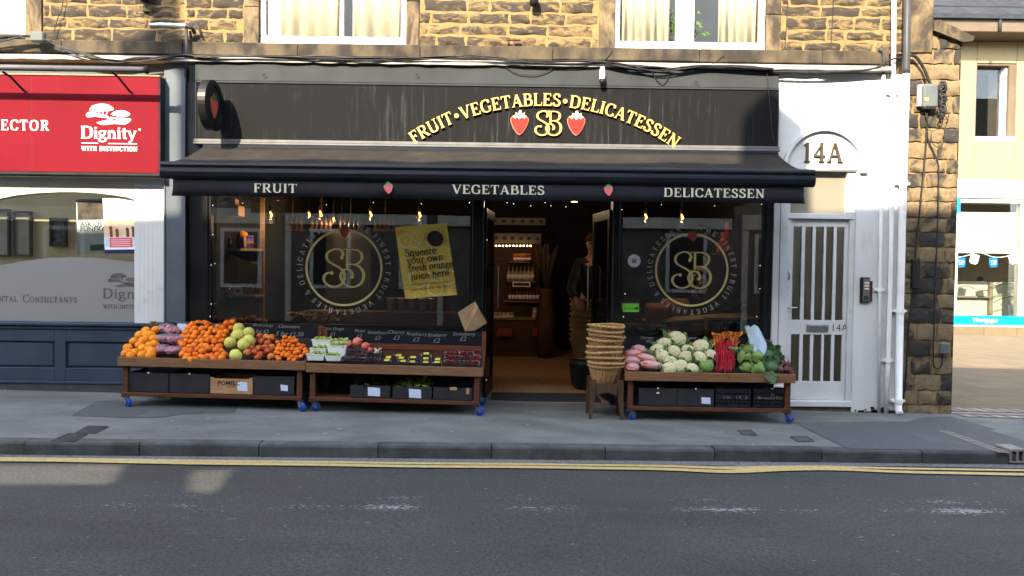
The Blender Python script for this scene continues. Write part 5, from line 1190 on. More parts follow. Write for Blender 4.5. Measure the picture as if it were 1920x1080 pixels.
mb.box(-8.5, px0-.004, -.03, .2, zb+.10, sz-.077)
z0p, z1p = P(100, 690, -.06).z, P(100, 640, -.06).z
xsr = [P(-250, 660, -.06).x, P(102, 660, -.06).x, P(123, 660, -.06).x, P(330, 660, -.06).x]
for a, b_ in ((-8.5, xsr[0]), (xsr[1], xsr[2]), ): mb.box(a, b_, -.06, -.03, zb+.12, sz-.077, .004)
for a, b_ in ((xsr[0], xsr[1]), (xsr[2], px0-.004)): mb.box(a, b_, -.06, -.03, zb+.12, z0p, .004); mb.box(a, b_, -.06, -.03, z1p, sz-.077, .004); mb.box(a+.02, b_-.02, -.045, -.03, z0p+.02, z1p-.02, .01)
mb.box(-8.5, px0-.004, -.075, .1, zb+.085, zb+.118, .006)
mb.build('stall_riser', M_slate, lft)
mb = MB(); mb.box(-8.5, px0-.004, -.065, .1, -.05, zb+.083); mb.build('plinth', pm('peeling_plinth', (.035, .042, .052), (.05, .055, .062), 6, .85, .4, 30, c3=(.27, .25, .22), s3=3.4, lo3=.60, hi3=.64), lft)
# inside the left shop
M_beige = pm('beige_room_paint', (.50, .42, .26), (.44, .37, .22), 2, .9)
M_frameb = pm('dark_picture_frame', (.035, .028, .022), None, 6, .5); M_mount = pm('picture_mount', (.28, .25, .19), (.22, .2, .15), 8, .7); M_photo = pm('dim_photograph', (.10, .10, .09), (.03, .03, .035), 14, .6)
mb = MB(); mb.box(-8.6, px0, 1.9, 1.95, 0, 2.7); mb.box(gx1+.25, gx1+.30, .15, 1.9, 0, 2.7); mb.box(-8.6, px0, .2, 1.95, .0, .05); mb.build('interior_wall', M_beige, lft)
for i, (x0_, y0_, x1_, y1_, ph) in enumerate(((-60, 392, 17, 480, 0), (25, 396, 58, 480, 0), (93, 408, 124, 462, 1))):
    a, c_ = P(x0_, y1_, 1.86), P(x1_, y0_, 1.86); t = thing('picture_frame', ('framed certificate at the very left edge inside the funeral window', 'framed certificate in the middle of the three frames in the funeral window', 'small dark framed picture right of the certificates in the funeral window')[i], 'picture', ((a.x+c_.x)/2, 1.86, a.z))
    mb = MB(); b = .022; mb.box(a.x, c_.x, 1.85, 1.895, a.z, a.z+b); mb.box(a.x, c_.x, 1.85, 1.895, c_.z-b, c_.z); mb.box(a.x, a.x+b, 1.85, 1.895, a.z+b, c_.z-b); mb.box(c_.x-b, c_.x, 1.85, 1.895, a.z+b, c_.z-b); mb.build('frame', M_frameb, t)
    mb = MB(); mb.box(a.x+b, c_.x-b, 1.87, 1.875, a.z+b, c_.z-b); mb.build('picture', M_photo if ph else M_mount, t)
# posters on the glass
def poster(px, Y, name, label):
    a, b_, c, d = [P(x, y, Y) for x, y in px]; t = thing(name, label, 'poster', (d.x, Y, d.z))
    def q(u, v, dd): lo = d.lerp(c, u); hi = a.lerp(b_, u); r = lo.lerp(hi, v); return Vector((r.x, Y-dd, r.z))
    def rect(mb, u0, u1, v0, v1, dd): mb.add([q(u0, v0, dd), q(u1, v0, dd), q(u1, v1, dd), q(u0, v1, dd)], [(0, 1, 2, 3)], False)
    mb = MB(); mb.add([q(0, 0, 0), q(1, 0, 0), q(1, 1, 0), q(0, 1, 0), q(0, 0, .004), q(1, 0, .004), q(1, 1, .004), q(0, 1, .004)], [(4, 5, 6, 7), (0, 1, 5, 4), (1, 2, 6, 5), (2, 3, 7, 6), (3, 0, 4, 7), (0, 3, 2, 1)], False); mb.build('sheet', M_paper, t)
    return t, q, rect
t, q, rect = poster([(143, 374), (206, 373), (206, 474), (146, 476)], .10, 'funeral_poster', 'dim poster headed ASK US behind the white one in the funeral window')
mb = MB(); rect(mb, .03, .97, .62, .96, .0045); mb.build('photograph', pm('sepia_photo', (.16, .11, .08), (.03, .025, .022), 9, .6), t)
mb = MB(); rect(mb, .40, .98, .05, .16, .0045); mb.build('green_band', pm('muted_green', (.10, .17, .13), None, 9, .7), t)
mb = MB(); sans(mb, 'ASK US ABOUT', q(.10, .50, .0045), .075, .001, 'LEFT', weight=.001); sans(mb, 'FUNERAL PLANS', q(.10, .415, .0045), .075, .001, 'LEFT', weight=.001); mb.build('lettering', M_darkink, t)
t, q, rect = poster([(193, 372), (270, 372), (272, 475), (197, 476)], .01, 'funeral_poster', 'white funeral plans poster with a sunset photo and a red strip')
mb = MB(); rect(mb, 0, 1, .30, .60, .0045); mb.build('photograph', pm('sunset_photo', (.62, .38, .22), (.72, .60, .45), 5, .6, stretch=(1, 1, 3)), t)
M_fig = pm('silhouette_brown', (.10, .045, .025), (.17, .08, .05), 8, .7)
mb = MB()
for u, v, hh_ in ((.17, .30, .19), (.32, .30, .14), (.58, .30, .16), (.72, .30, .18), (.80, .30, .26)):
    rect(mb, u-.03, u+.045, v, v+hh_*.7, .0052+.0003*u); o_ = q(u, v+hh_*.86, .006); disc(mb, o_, .015+.02*hh_, .001, 12, .02+.02*hh_)
mb.build('silhouettes', M_fig, t)
mb = MB(); rect(mb, .13, .70, .115, .29, .0049); mb.build('red_strip', pm('poster_pink', (.60, .12, .17), None, 6, .6), t)
mb = MB(); rect(mb, .02, .13, .13, .30, .0050); rect(mb, .70, .97, .115, .30, .0049); mb.build('pale_strip', pm('poster_pale_blue', (.35, .55, .62), (.5, .65, .72), 30, .6), t)
mb = MB(); rect(mb, 0, 1, 0, .075, .0049); mb.build('navy_band', pm('poster_navy', (.015, .02, .07), None, 6, .6), t)
mb = MB(); 
for s_, u, v in (('FUNERAL', .12, .855), ('PLANS FROM', .12, .765), ('A MONTH', .38, .675)): sans(mb, s_, q(u, v, .0048), .052, .001, 'LEFT')
mb.build('lettering', pm('pale_grey_ink', (.35, .36, .40), None, 8, .6), t)
mb = MB()
for i in range(4): rect(mb, .17, .64, .14+.035*i, .152+.035*i, .0055)
mb.build('small_print', pm('pink_print', (.8, .5, .52), None, 8, .6), t)

# ================================================================== MODERN BUILDING ACROSS THE COURTYARD
BY = 12.2
mod = thing('modern_building', 'yellow clad modern building beyond the sunny courtyard', 'building', (14, BY, -.15))
def B(px, py, Y=BY): return P(px, py, Y)
M_yclad = pm('yellow_cladding', (.275, .222, .118), (.25, .20, .108), 1.2, .6); M_fasc = pm('brown_fascia', (.12, .09, .062), (.10, .075, .05), 3, .6)
M_slates = pm('roof_slate', (.038, .043, .050), (.028, .032, .038), 5, .95, .4, 20, stretch=(1, 1, 3), island=.15, spec=.04)
zt = B(1850, 78).z; zb1 = B(1850, 338).z; zb0 = B(1850, 372).z
xl = B(1795, 200).x-6; xw0, xw1 = B(1830, 190).x, B(1904, 190).x; zw0, zw1 = B(1860, 266).z, B(1860, 118).z
mb = MB(); D_ = .25
mb.box(xl, xw0, BY, BY+D_, zb1, zt); mb.box(xw1, 30, BY, BY+D_, zb1, zt); mb.box(xw0, xw1, BY, BY+D_, zb1, zw0); mb.box(xw0, xw1, BY, BY+D_, zw1, zt); mb.build('cladding', M_yclad, mod)
mb = MB()
for x in (xw0-.006, xw1+.006, xw1+1.4): mb.box(x-.008, x+.008, BY-.003, BY-.001, zb1, zt)
mb.build('cladding_joint', M_fasc, mod)
mb = MB(); xr = B(1892, 190).x; mb.box(xr, xw1-.001, BY+.03, BY+.9, zw0, zw1); mb.box(xw0, xr, BY+.03, BY+.9, zw1-.06, zw1); mb.build('window_reveal', M_fasc, mod)
f = MB(); f.box(xw0, xw1, BY-.02, BY+.3, zw0, zw0+.14, .01); f.box(xr-.05, xr-.002, BY+.12, BY+.3, zw0+.14, zw1-.06); fo = f.build('window', M_upvc, mod)
g = MB(); g.box(xw0, xr-.09, BY+.26, BY+.27, zw0+.14, zw1-.06); g.build('pane', M_glass, fo)
r_ = MB(); r_.box(xw0-.5, xr+1.2, BY+2.6, BY+2.65, zw0-1, zw1+.5); r_.build('room_wall', M_roomgrey, mod)
mb = MB(); ze = zt; yr = BY-.75
mb.box(xl-3, 30, yr, BY+.3, ze+.02, ze+.42, .02); mb.build('eaves_fascia', M_fasc, mod)
mb = MB(); mb.tube([(B(1873, 60, yr).x, yr-.03, ze+.01), (B(1873, 60, yr).x, yr-.03, ze+.46)], .045, 6); mb.build('gutter_joint', M_greypaint, mod)
mb = MB(); mb.add([(xl-3, yr-.06, ze+.43), (30, yr-.06, ze+.43), (30, yr+5.2, ze+4.2), (xl-3, yr+5.2, ze+4.2)], [(0, 1, 2, 3)], False); mb.box(xl-3, 30, yr-.10, yr-.022, ze+.34, ze+.455); mb.build('roof_deck', M_slates, mod)
mb = MB(); x = xl-3; rows = 9
for j in range(rows):
    y0_, z0_ = yr-.06+j*.55, ze+.44+j*.40; x = xl-3-R.uniform(0, .3)
    while x < 24:
        wd_ = R.uniform(.32, .42); e = R.uniform(0, .012); mb.add([(x, y0_, z0_+.02+e), (x+wd_-.002, y0_, z0_+.02+e), (x+wd_-.002, y0_+.62, z0_+.44), (x, y0_+.62, z0_+.44), (x, y0_, z0_+e), (x+wd_-.008, y0_, z0_+e)], [(0, 1, 2, 3), (4, 5, 1, 0)], False); x += wd_
mb.build('roof', M_slates, mod)
mb = MB(); mb.box(xl, 30, BY-.06, BY+.2, zb0, zb1, .01); mb.build('shop_fascia', M_white, mod)
zs1, zs0, zs00 = zb0-.03, B(1850, 592).z, B(1850, 608).z
mb = MB(); mb.box(xl, B(1797, 400).x, BY-.03, BY+.2, zs00, zs1); mb.box(B(1913, 450).x, B(1926, 450).x, BY-.0, BY+.2, zs0, zs1); mb.box(xl, 30, BY+.0, BY+.2, zs00-.07, zs00-.002); mb.box(xl, 30, BY-.01, BY+.18, zb0-.12, zb0-.002)
mb.build('shopfront_frame', M_cream, mod)
M_lblue = pm('bright_blue', (.0, .30, .72), None, 5, .5); M_blue2 = pm('mid_blue', (.01, .20, .62), None, 5, .5)
mb = MB(); mb.box(B(1791, 590).x-.1, 30, BY-.035, BY-.002, zs00, zs0); bb = mb.build('blue_band', M_lblue, mod)
mb = MB(); kk = mpp(BY); sans(mb, 'Mortgages', B(1848, 603.5, BY-.036), 11*kk, .004, 'CENTER', weight=.002); mb.build('lettering', M_whiteink, bb)
mb = MB(); mb.box(B(1791, 385).x, B(1799, 385).x, BY-.05, BY-.032, B(1795, 399).z, B(1795, 369).z); mb.build('blue_edge', M_blue2, mod)
g = MB(); g.box(B(1797, 450).x, 26, BY+.05, BY+.06, zs0, zb0-.12); g.build('shop_pane', M_glass, mod)
mb = MB(); mb.box(xl, 30, BY-.02, BY+.3, -.4, zs00-.075); mb.build('plinth', M_flags, mod)
r_ = MB(); M_shopbrown = pm('brown_room', (.20, .14, .08), (.15, .10, .06), 1.5, .9)
r_.box(xl-1, 30, BY+5, BY+5.1, -.3, zb0+.5); r_.build('room_wall', M_shopbrown, mod)
r_ = MB(); r_.box(xl-1, 30, BY+.21, BY+5, -.3, -.2); r_.box(xl-1, 30, BY+.3, BY+5, zb0+.3, zb0+.4); r_.build('room_floor', M_cream, mod)
# inside the shop window: blind, counter, palm, bunting, person
mb = MB(); a, c_ = B(1790, 474, BY+.2), B(1912, 399, BY+.2); mb.box(a.x-.2, c_.x, BY+.2, BY+.215, a.z, c_.z); tag(mb.build('roller_blind', M_upvc), 'white roller blind half drawn in the modern shop window', 'blind')
CY = BY+1.4
t = thing('counter', 'pale office counter with a darker ledge inside the modern shop window', 'counter', B(1840, 592, CY))
M_ctr = pm('pale_counter', (.55, .50, .40), (.50, .46, .37), 2, .6)
a, c_, e_ = B(1780, 597, CY), B(1852, 528, CY), B(1925, 530, CY); mb = MB(); mb.box(a.x-.4, c_.x, CY, CY+.5, -.2, c_.z); mb.box(c_.x+.08, e_.x+1, CY-.15, CY+.4, -.2, e_.z); mb.build('panel', M_ctr, t)
mb = MB(); l_ = B(1852, 555, CY); mb.box(a.x-.4, c_.x, CY-.12, CY-.002, l_.z-.05, l_.z); mb.box(c_.x+.002, c_.x+.078, CY-.1, CY+.4, -.2, c_.z); mb.build('ledge', pm('taupe', (.22, .18, .13), None, 4, .6), t)
M_palm = pm('palm_green', (.10, .14, .045), (.05, .08, .025), 8, .55)
pc = B(1904, 592, BY+.7); t = thing('potted_palm', 'potted palm in a white pot at the right of the modern shop window', 'plant', (pc.x, pc.y, pc.z-.2))
mb = MB(); mb.lathe([(.14, -.2), (.18, .28), (.17, .29), (.1, .29)], pc, 14); mb.build('pot', M_white, t)
mb = MB(); trunk = MB(); trunk.tube([pc+Vector((.15, 0, .2)), pc+Vector((.14, 0, .9))], .03, 6)
for i in range(26):
    a_ = R.uniform(0, 6.28); el = R.uniform(.2, 1.3); L_ = R.uniform(.5, .95); b0 = pc+Vector((.14, 0, R.uniform(.5, .95)))
    d0 = Vector((math.cos(a_)*math.cos(el), math.sin(a_)*math.cos(el)*.6, math.sin(el)))
    pts = [b0+d0*L_*s_-Vector((0, 0, .55*L_*s_*s_)) for s_ in (0, .25, .5, .75, 1)]
    for j in range(1, 15):
        s_ = j/15; p = b0+d0*L_*s_-Vector((0, 0, .55*L_*s_*s_)); sd = d0.cross(Vector((0, 0, 1))).normalized()
        for sg_ in (-1, 1):
            tp = p+sd*sg_*.16*(1-s_*.6)+d0*.10-Vector((0, 0, .06)); mb.add([p, p+d0*.03, tp], [(0, 1, 2)], False)
mb.build('fronds', M_palm, t); trunk.build('trunk', M_palm, t)
t = thing('bunting', 'string of blue and white bunting flags across the modern shop window', 'bunting', B(1850, 480, BY+.12))
mb = MB(); pts = smooth_pts([tuple(B(x, y, BY+.12)) for x, y in ((1785, 483), (1800, 482), (1818, 478), (1832, 473), (1848, 477), (1862, 482), (1880, 482), (1900, 477), (1920, 470))], 4); mb.tube(pts, .012, 5); mb.build('string', M_upvc, t)
for i, (x, y, rot_, blue) in enumerate(((1802, 483, 0, 1), (1829, 477, -.25, 0), (1862, 483, .08, 1), (1897, 477, .35, 0))):
    o_ = B(x, y, BY+.11); tf = plane_tf(o_, rot_); w_, h_ = 8.2*kk, 18.5*kk; mb = MB(); r_ = .05
    mb.add([tf(u, v, .0) for u, v in ((-w_, 0), (w_, 0), (w_, -h_+r_), (w_-r_, -h_), (-w_+r_, -h_), (-w_, -h_+r_))]+[tf(u, v, .008) for u, v in ((-w_, 0), (w_, 0), (w_, -h_+r_), (w_-r_, -h_), (-w_+r_, -h_), (-w_, -h_+r_))], [tuple(range(6)), tuple(range(11, 5, -1))]+[(j, (j+1) % 6, (j+1) % 6+6, j+6) for j in range(6)], False)
    fl_ = mb.build('flag', M_blue2 if blue else M_upvc, t)
    if blue:
        mb = MB(); tf2 = plane_tf(o_+Vector((0, -.0085, 0)), rot_); sans(mb, 'TSB', tf2(0, -h_*.55, 0), h_*.42, .002, 'CENTER', rot_); 
        mb.add([tf2(u*w_, v*h_, .002) for u, v in ((-.5, -.72), (.5, -.72), (.5, -.62), (-.5, -.62))], [(0, 1, 2, 3)], False); mb.build('print', M_whiteink, fl_)

# ================================================================== DISPLAY STANDS
YF = -.85
class Stand: pass
def make_stand(label, px_l, px_r, py_l, py_r, bk, D=.66, zback=.40, tray_k=.36):
    a, b_ = P(px_l, py_l, YF), P(px_r, py_r, YF); s = Stand(); s.W = (b_-a).length; s.tilt = math.atan2(a.z-b_.z, b_.x-a.x)
    zg = (zp(a.x)+zp(b_.x))/2+math.tan(s.tilt)*(b_.x-a.x)/2
    s.o = Vector((a.x, YF, zg)); s.h = a.z-zg; s.D = D; s.k = tray_k
    def w_(x, y, z): return s.o+Vector((x*math.cos(s.tilt)+z*math.sin(s.tilt), y, -x*math.sin(s.tilt)+z*math.cos(s.tilt)))
    s.w = w_
    t = thing('display_stand', label, 'display stand', s.o, 'wheeled wooden display stands outside the shop', (0, s.tilt, 0)); s.t = t
    W_, h = s.W, s.h; rh = .088
    mb = MB(); mb.box(0, W_, 0, .028, h-rh, h, .003); mb.build('front_rail', M_woodrail, t, True)
    for x in (0, W_-.024):
        mb = MB(); k = tray_k; y0, y1 = .0285, D; mb.add([(x+i, y, z) for i in (0, .024) for y, z in ((y0, h-rh), (y0, h-.002), (y1, h+k*D-.002), (y1, h+k*D-rh))], [(0, 1, 2, 3), (7, 6, 5, 4), (1, 5, 6, 2), (0, 4, 5, 1), (3, 7, 4, 0), (2, 6, 7, 3)], False); mb.build('side_board', M_wood, t, True)
    mb = MB(); k = tray_k; z0 = h-.075; mb.add([(.025, .029, z0), (W_-.025, .029, z0), (W_-.025, D, z0+k*D), (.025, D, z0+k*D), (.025, .029, z0-.015), (W_-.025, .029, z0-.015), (W_-.025, D, z0+k*D-.015), (.025, D, z0+k*D-.015)], [(0, 1, 2, 3), (7, 6, 5, 4), (0, 4, 5, 1), (2, 6, 7, 3)], False); mb.build('tray', M_blackmatt, t, True)
    lw = .052; s.sz = .150
    for x in (.035, W_-.035-lw):
        for y in (.012, D-.06):
            mb = MB(); mb.box(x, x+lw, y+.018, y+.018+lw, .115, h-rh-.001 if y < .1 else h+k*y-rh-.02, .003); mb.build('leg', M_wood, t, True)
    mb = MB(); mb.box(.035, W_-.035, .006, .028, .112, s.sz, .003); mb.box(.035, W_-.035, D-.02, D, .112, s.sz, .003)
    for i in range(5): y = .06+i*(D-.12)/5; mb.box(.04, W_-.04, y, y+.07, .128, .146)
    mb.build('lower_shelf', M_wood, t, True)
    for x, ang in ((.06, .5 if px_l < 300 else -.5), (W_-.06, .6 if px_l < 300 else -.3)):
        for y in (.05, D-.05):
            c = MB(); c.box(x-.035, x+.035, y-.035, y+.035, .104, .111)
            ca_, sa_ = math.cos(ang), math.sin(ang)
            for sd in (-1, 1):
                vs = [(-.022, .104), (.024, .104), (.045, .046), (.025, .032)]; pl = [(p, sd*.021) for p in vs]
                q = [(x+p[0]*ca_-o_*sa_, y-(p[0]*sa_+o_*ca_), p[1]) for p, o_ in pl]; q2 = [(x+p[0]*ca_-(o_+.003)*sa_, y-(p[0]*sa_+(o_+.003)*ca_), p[1]) for p, o_ in pl]
                c.add(q+q2, [(0, 1, 2, 3), (7, 6, 5, 4), (0, 4, 5, 1), (1, 5, 6, 2), (2, 6, 7, 3), (3, 7, 4, 0)], False)
            co = c.build('caster', M_alu, t, True)
            wh = MB(); ax = Vector((-sa_, -ca_, 0)); cx_, cy_ = x+.034*ca_, y-.034*sa_; rw = .046; n = 20
            vs = []
            for r_, o_ in ((0, -.014), (.02, -.015), (.022, -.012), (rw-.006, -.015), (rw, -.010), (rw, .010), (rw-.006, .015), (.022, .012), (.02, .015), (0, .014)):
                for i in range(n):
                    an = 6.28318*i/n; e = Vector((ca_, -sa_, 0))*math.cos(an)*r_+Vector((0, 0, 1))*math.sin(an)*r_+ax*o_; vs.append((cx_+e.x, cy_+e.y, rw+e.z))
            wh.add(vs, [(j*n+i, j*n+(i+1) % n, (j+1)*n+(i+1) % n, (j+1)*n+i) for j in range(9) for i in range(n)], True); wh.build('wheel', M_bluetyre, co, True)
    # back: uprights and chalkboard
    zb0, zb1 = bk; 
    for x in (.0, W_-.045):
        mb = MB(); mb.box(x, x+.045, D+.002, D+.05, h-.1, zb1+.006, .004); mb.build('upright', M_woodback if bk[0] > .55 or px_l > 1000 else M_wood, t, True)
    mb = MB(); mb.box(.047, W_-.047, D+.010, D+.030, zb0, zb1); s.board = mb.build('chalkboard', M_chalk, t, True); s.by = D+.010
    return s
s1 = make_stand('wheeled wooden stand heaped with oranges, tangerines and pomelos', 219, 571, 669.5, 678, (.56, .79))
s2 = make_stand('wheeled wooden stand of berry packs and grape punnets left of the doorway', 572, 905, 681, 690, (.63, .775), tray_k=.14)
s3 = make_stand('wheeled wooden stand of cauliflowers and cabbages right of the doorway', 1172, 1492, 697, 702, (.56, .745))
mb = MB(); mb.box(.047, s2.W-.047, s2.D+.004, s2.D+.028, .565, .626, .003); mb.build('back_board', M_woodback, s2.t, True)
mb = MB(); mb.box(.047, s2.W-.047, s2.D+.012, s2.D+.024, .42, .563); mb.build('back_panel', M_wood, s2.t, True)
def chalk(s, px, py, t, size, sh=.25, al='CENTER'):
    v = P(px, py, s.o.y+s.by-.002); x = v.x-s.o.x; z = v.z-s.o.z+x*math.sin(s.tilt)
    sans(chalk.mb, t, (x, s.by-.0015, z), size, .001, al, R.uniform(-.03, .03), sx=R.uniform(.95, 1.1), shear=sh)
chalk.mb = MB()
for px, py, t, sz in ((293, 609, 'Oranges', .055), (343, 608, 'Tangerine', .045), (403, 611, 'Pomelo', .045), (491, 612, 'Blood orange', .042), (486, 624, '5 for £2', .055), (540, 615, 'Clementine', .052), (541, 630, '5 for £1.50', .065)): chalk(s1, px, py, t, sz)
chalk.mb.build('writing', M_chalkink, s1.board, True); chalk.mb = MB()
for px, py, t, sz in ((620, 619, 'Green Grape', .048), (622, 629, '£1', .055), (672, 623, 'Plum', .05), (671, 634, '£2', .062), (706, 626, 'Sweetheart', .048), (706, 637, '£3', .062), (740, 626, 'Cherry', .056), (741, 637, '£3', .066), (779, 629, 'Raspberry', .05), (778, 640, '£3', .066), (817, 631, 'Blueberry', .052), (816, 642, '£2', .066), (868, 629, 'Strawberry', .05), (866, 639, '£2', .066)): chalk(s2, px, py, t, sz)
chalk.mb.build('writing', M_chalkink, s2.board, True); chalk.mb = MB()
for px, py, t, sz in ((1212, 636, 'Carrots', .045), (1216, 642, '80p', .04), (1246, 637, 'Leeks', .045), (1294, 636, 'Celery', .045), (1437, 640, 'Beetroot', .04), (1438, 647, '£1', .04)): chalk(s3, px, py, t, sz)
chalk.mb.build('writing', M_chalkink, s3.board, True)
# boxes on the lower shelves
def open_box(s, px0, px1, hgt, label, mt, name='card_box', slot=True, depth=.36, notch=True, group=None, paper=None, y0=.05, wave=False):
    a, b_ = P(px0, 720, s.o.y+y0), P(px1, 720, s.o.y+y0); x0, x1 = a.x-s.o.x, b_.x-s.o.x; z0 = s.sz+.001
    c = s.w((x0+x1)/2, y0+depth/2, z0); t = thing(name, label, 'box', c, group, (0, s.tilt, 0)); w_ = (x1-x0)/2; d = depth/2; th = .006
    mb = MB(); mb.box(-w_, w_, -d, -d+th, 0, hgt, .002); mb.box(-w_, w_, d-th, d, 0, hgt); mb.box(-w_, -w_+th, -d+th, d-th, 0, hgt); mb.box(w_-th, w_, -d+th, d-th, 0, hgt); mb.box(-w_+th, w_-th, -d+th, d-th, 0, th)
    if notch: mb.box(-.03, .03, -d-.001, -d+th, hgt, hgt+.012)
    if wave:
        for x in (-w_, w_-.03): mb.box(x, x+.03, -d-.001, -d+th, hgt, hgt+.014)
    mb.build('carton', mt, t, True)
    if slot:
        m2 = MB(); m2.box(-.038, .038, -d-.0012, -d, hgt*.66, hgt*.66+.014); m2.build('hand_hole', M_blackmatt, t, True)
    if notch:
        m2 = MB(); disc(m2, (0, -d-.002, hgt+.0), .008, .002, 10); m2.build('stud', M_paper, t, True)
    if paper:
        m2 = MB(); u0, u1, v0, v1 = paper; m2.add([(u0, -d-.002, v0), (u1, -d-.003, v0-.004), (u1-.004, -d-.004, v1-.006), (u0-.004, -d-.002, v1)], [(0, 1, 2, 3)], False); m2.build('paper_label', M_paperblue, t, True)
    return t, w_, d
M_paperblue = pm('pale_paper', (.55, .62, .76), (.48, .55, .70), 20, .8)
open_box(s1, 240, 315, .19, 'black card box at the left end of the shelf under the oranges', M_card)
open_box(s1, 317, 392, .19, 'black card box between the first black box and the pomelo carton', M_card)
t, w_, d = open_box(s1, 394, 473, .15, 'brown wood print carton marked POMELO with a paper slip', M_kraft, 'pomelo_carton', False, notch=False, paper=(.06, .16, .035, .125), wave=True)
mb = MB(); sans(mb, 'POMELO', (-.02, -d-.0015, .088), .058, .001, 'CENTER', weight=.0015); sans(mb, 'MELONE', (0, -d-.0015, .062), .022, .001)
for z in (.045, .075, .105): mb.box(-w_+.01, -.09, -d-.001, -d, z, z+.002)
mb.build('lettering', M_darkink, t, True)
open_box(s1, 475, 551, .185, 'black card box with a white slip at the right end under the clementines', M_card, slot=False, notch=False, paper=(.07, .14, .045, .105))
def leafy(name, label, cat, s, c, w_, d, hgt, mt, n, sz, group=None):
    mb = MB()
    for i in range(n):
        p = Vector((R.uniform(-w_, w_), R.uniform(-d, d), hgt*R.uniform(.75, 1.25))); a = R.uniform(0, 6.28); q = sz*R.uniform(.6, 1.3); u = Vector((math.cos(a), math.sin(a), R.uniform(-.4, .6)))*q; v = Vector((-math.sin(a), math.cos(a), R.uniform(-.3, .5)))*q*.5
        mb.add([c+p, c+p+u*.5+v, c+p+u, c+p+u*.5-v], [(0, 1, 2, 3)], False)
    o = mb.build(name, mt); return tag(o, label, cat, group)
M_lime = pm('pale_green_leaf', (.34, .42, .10), (.18, .28, .06), 30, .6, island=.4)
M_olive = pm('olive_leaf', (.12, .14, .04), (.06, .08, .025), 30, .6, island=.4)
for px0, px1, lab, mt, n, lab2, pap in ((656, 731, 'shallow black carton of dull green stalks with a large white slip', M_olive, 90, 'dull green stalks filling the left shallow carton under the berries', (-.02, .10, .02, .105)),
                            (736, 809, 'shallow black carton overflowing with lime green leaves', M_lime, 190, 'lime green leaves spilling from the middle shallow carton', (-.03, .09, .012, .10)),
                            (812, 885, 'shallow dark carton with round vent holes at the right end under the strawberries', M_olive, 0, '', None)):
    t, w_, d = open_box(s2, px0, px1, .12, lab, M_card, 'shallow_carton', False, notch=False, paper=pap)
    for x in (-w_+.03, w_-.06): 
        m2 = MB(); m2.box(x, x+.03, -d-.004, -d+.005, .06, .121); m2.build('corner_tab', M_kraft if n == 0 and x > 0 else M_card, t, True)
    if n: leafy('leaf_bunch', lab2, 'vegetable', s2, t.location+Vector((0, 0, .075)), w_*.85, d*.85, .05, mt, n, .055)
    else:
        m2 = MB(); ring(m2, (-w_*.5, -d-.001, .05), .014, .02, .001, 16); ring(m2, (w_*.5, -d-.001, .05), .014, .02, .001, 16); m2.box(-.02, .02, -d-.001, -d, .03, .036); m2.build('vent_mark', M_greypaint, t, True)
        m2 = MB(); m2.box(-.03, .04, -d-.006, -d-.0015, .095, .128, .002); m2.build('kraft_tab', M_kraft, t, True)
t, w_, d = open_box(s3, 1198, 1269, .175, 'black card box with a small printed mark under the carrots', M_card)
m2 = MB(); disc(m2, (.0, -d-.0025, .13), .016, .001, 12, .009); m2.build('printed_mark', M_leafcream, t, True)
open_box(s3, 1270, 1339, .175, 'black card box with a torn white slip under the cauliflowers', M_card, paper=(.06, .15, .03, .095))
def crate(s, px0, px1, label, pf):
    a, b_ = P(px0, 730, s.o.y+.05), P(px1, 730, s.o.y+.05); x0, x1 = a.x-s.o.x, b_.x-s.o.x; w_, d, h = (x1-x0)/2, .18, .185
    t = thing('plastic_crate', label, 'crate', s.w((x0+x1)/2, .05+d, s.sz+.001), 'black plastic crates under the cabbages', (0, s.tilt, 0))
    mb = MB()
    for sy in (-d, d-.012):
        for z, hh in ((0, .03), (.045, .018), (.075, .05), (.14, .045)): mb.box(-w_, w_, sy, sy+.012, z, z+hh)
        for i in range(9): x = -w_+i*(2*w_-.012)/8; mb.box(x, x+.012, sy+.001, sy+.011, 0, h)
    for sx in (-w_, w_-.012): mb.box(sx, sx+.012, -d+.012, d-.012, 0, h)
    mb.box(-w_+.012, w_-.012, -d+.012, d-.012, 0, .008); mb.build('basketwork', M_crate, t, True)
    m2 = MB()
    for i in range(9): 
        if R.random() < .75: x = -w_*.75+i*w_*.18; m2.box(x, x+R.uniform(.012, .026), -d-.0012, -d, .085, .085+R.uniform(.012, .03))
    m2.build('moulded_print', M_greybox, t, True)
crate(s3, 1342, 1408, 'black slatted plastic crate with a green leaf in it, next to the black card boxes', 0)
crate(s3, 1413, 1477, 'black slatted plastic crate at the right end under the beetroots', 0)
q = s3.w(s3.W-.17, -.004, .375); mb = MB(); mb.box(q.x-.045, q.x+.045, q.y, q.y+.003, q.z-.012, q.z+.016); mb.mi = 1
for i in range(5): mb.box(q.x-.03+i*.013, q.x-.022+i*.013, q.y-.001, q.y, q.z-.01, q.z-.003)
tag(mb.build('price_label', [M_paper, M_darkink]), 'white price label under the right end of the cabbage stand', 'label')

# ================================================================== FRUIT AND VEGETABLES
def fruit_mesh(name, mt, seed, flat=.95, dimple=.1, pores=.0):
    r = random.Random(seed); ph = [r.uniform(0, 6) for _ in range(4)]
    mb = MB()
    def d(q): return 1+.02*math.sin(q.x*3+ph[0])+.02*math.sin(q.y*3.4+ph[1])-dimple*max(0, q.z-.86)*2-.05*max(0, -q.z-.9)
    mb.ball((0, 0, 0), (1, 1, flat), 16, 11, d)
    mb.mi = 1; mb.lathe([(.0, .0), (.07, .0), (.05, .03), (0, .035)], (0, 0, flat-dimple*.28), 6)
    o = mb.build(name, [mt, M_stemend], recenter=False); me = o.data; bpy.data.objects.remove(o); return me
M_stemend = pm('stem_end', (.12, .13, .04), None, 8, .8)
M_orange = pm('orange_peel', (.76, .27, .012), (.66, .20, .008), 6, .42, .25, 60, objrand=.12, bdist=.02, sss=.12)
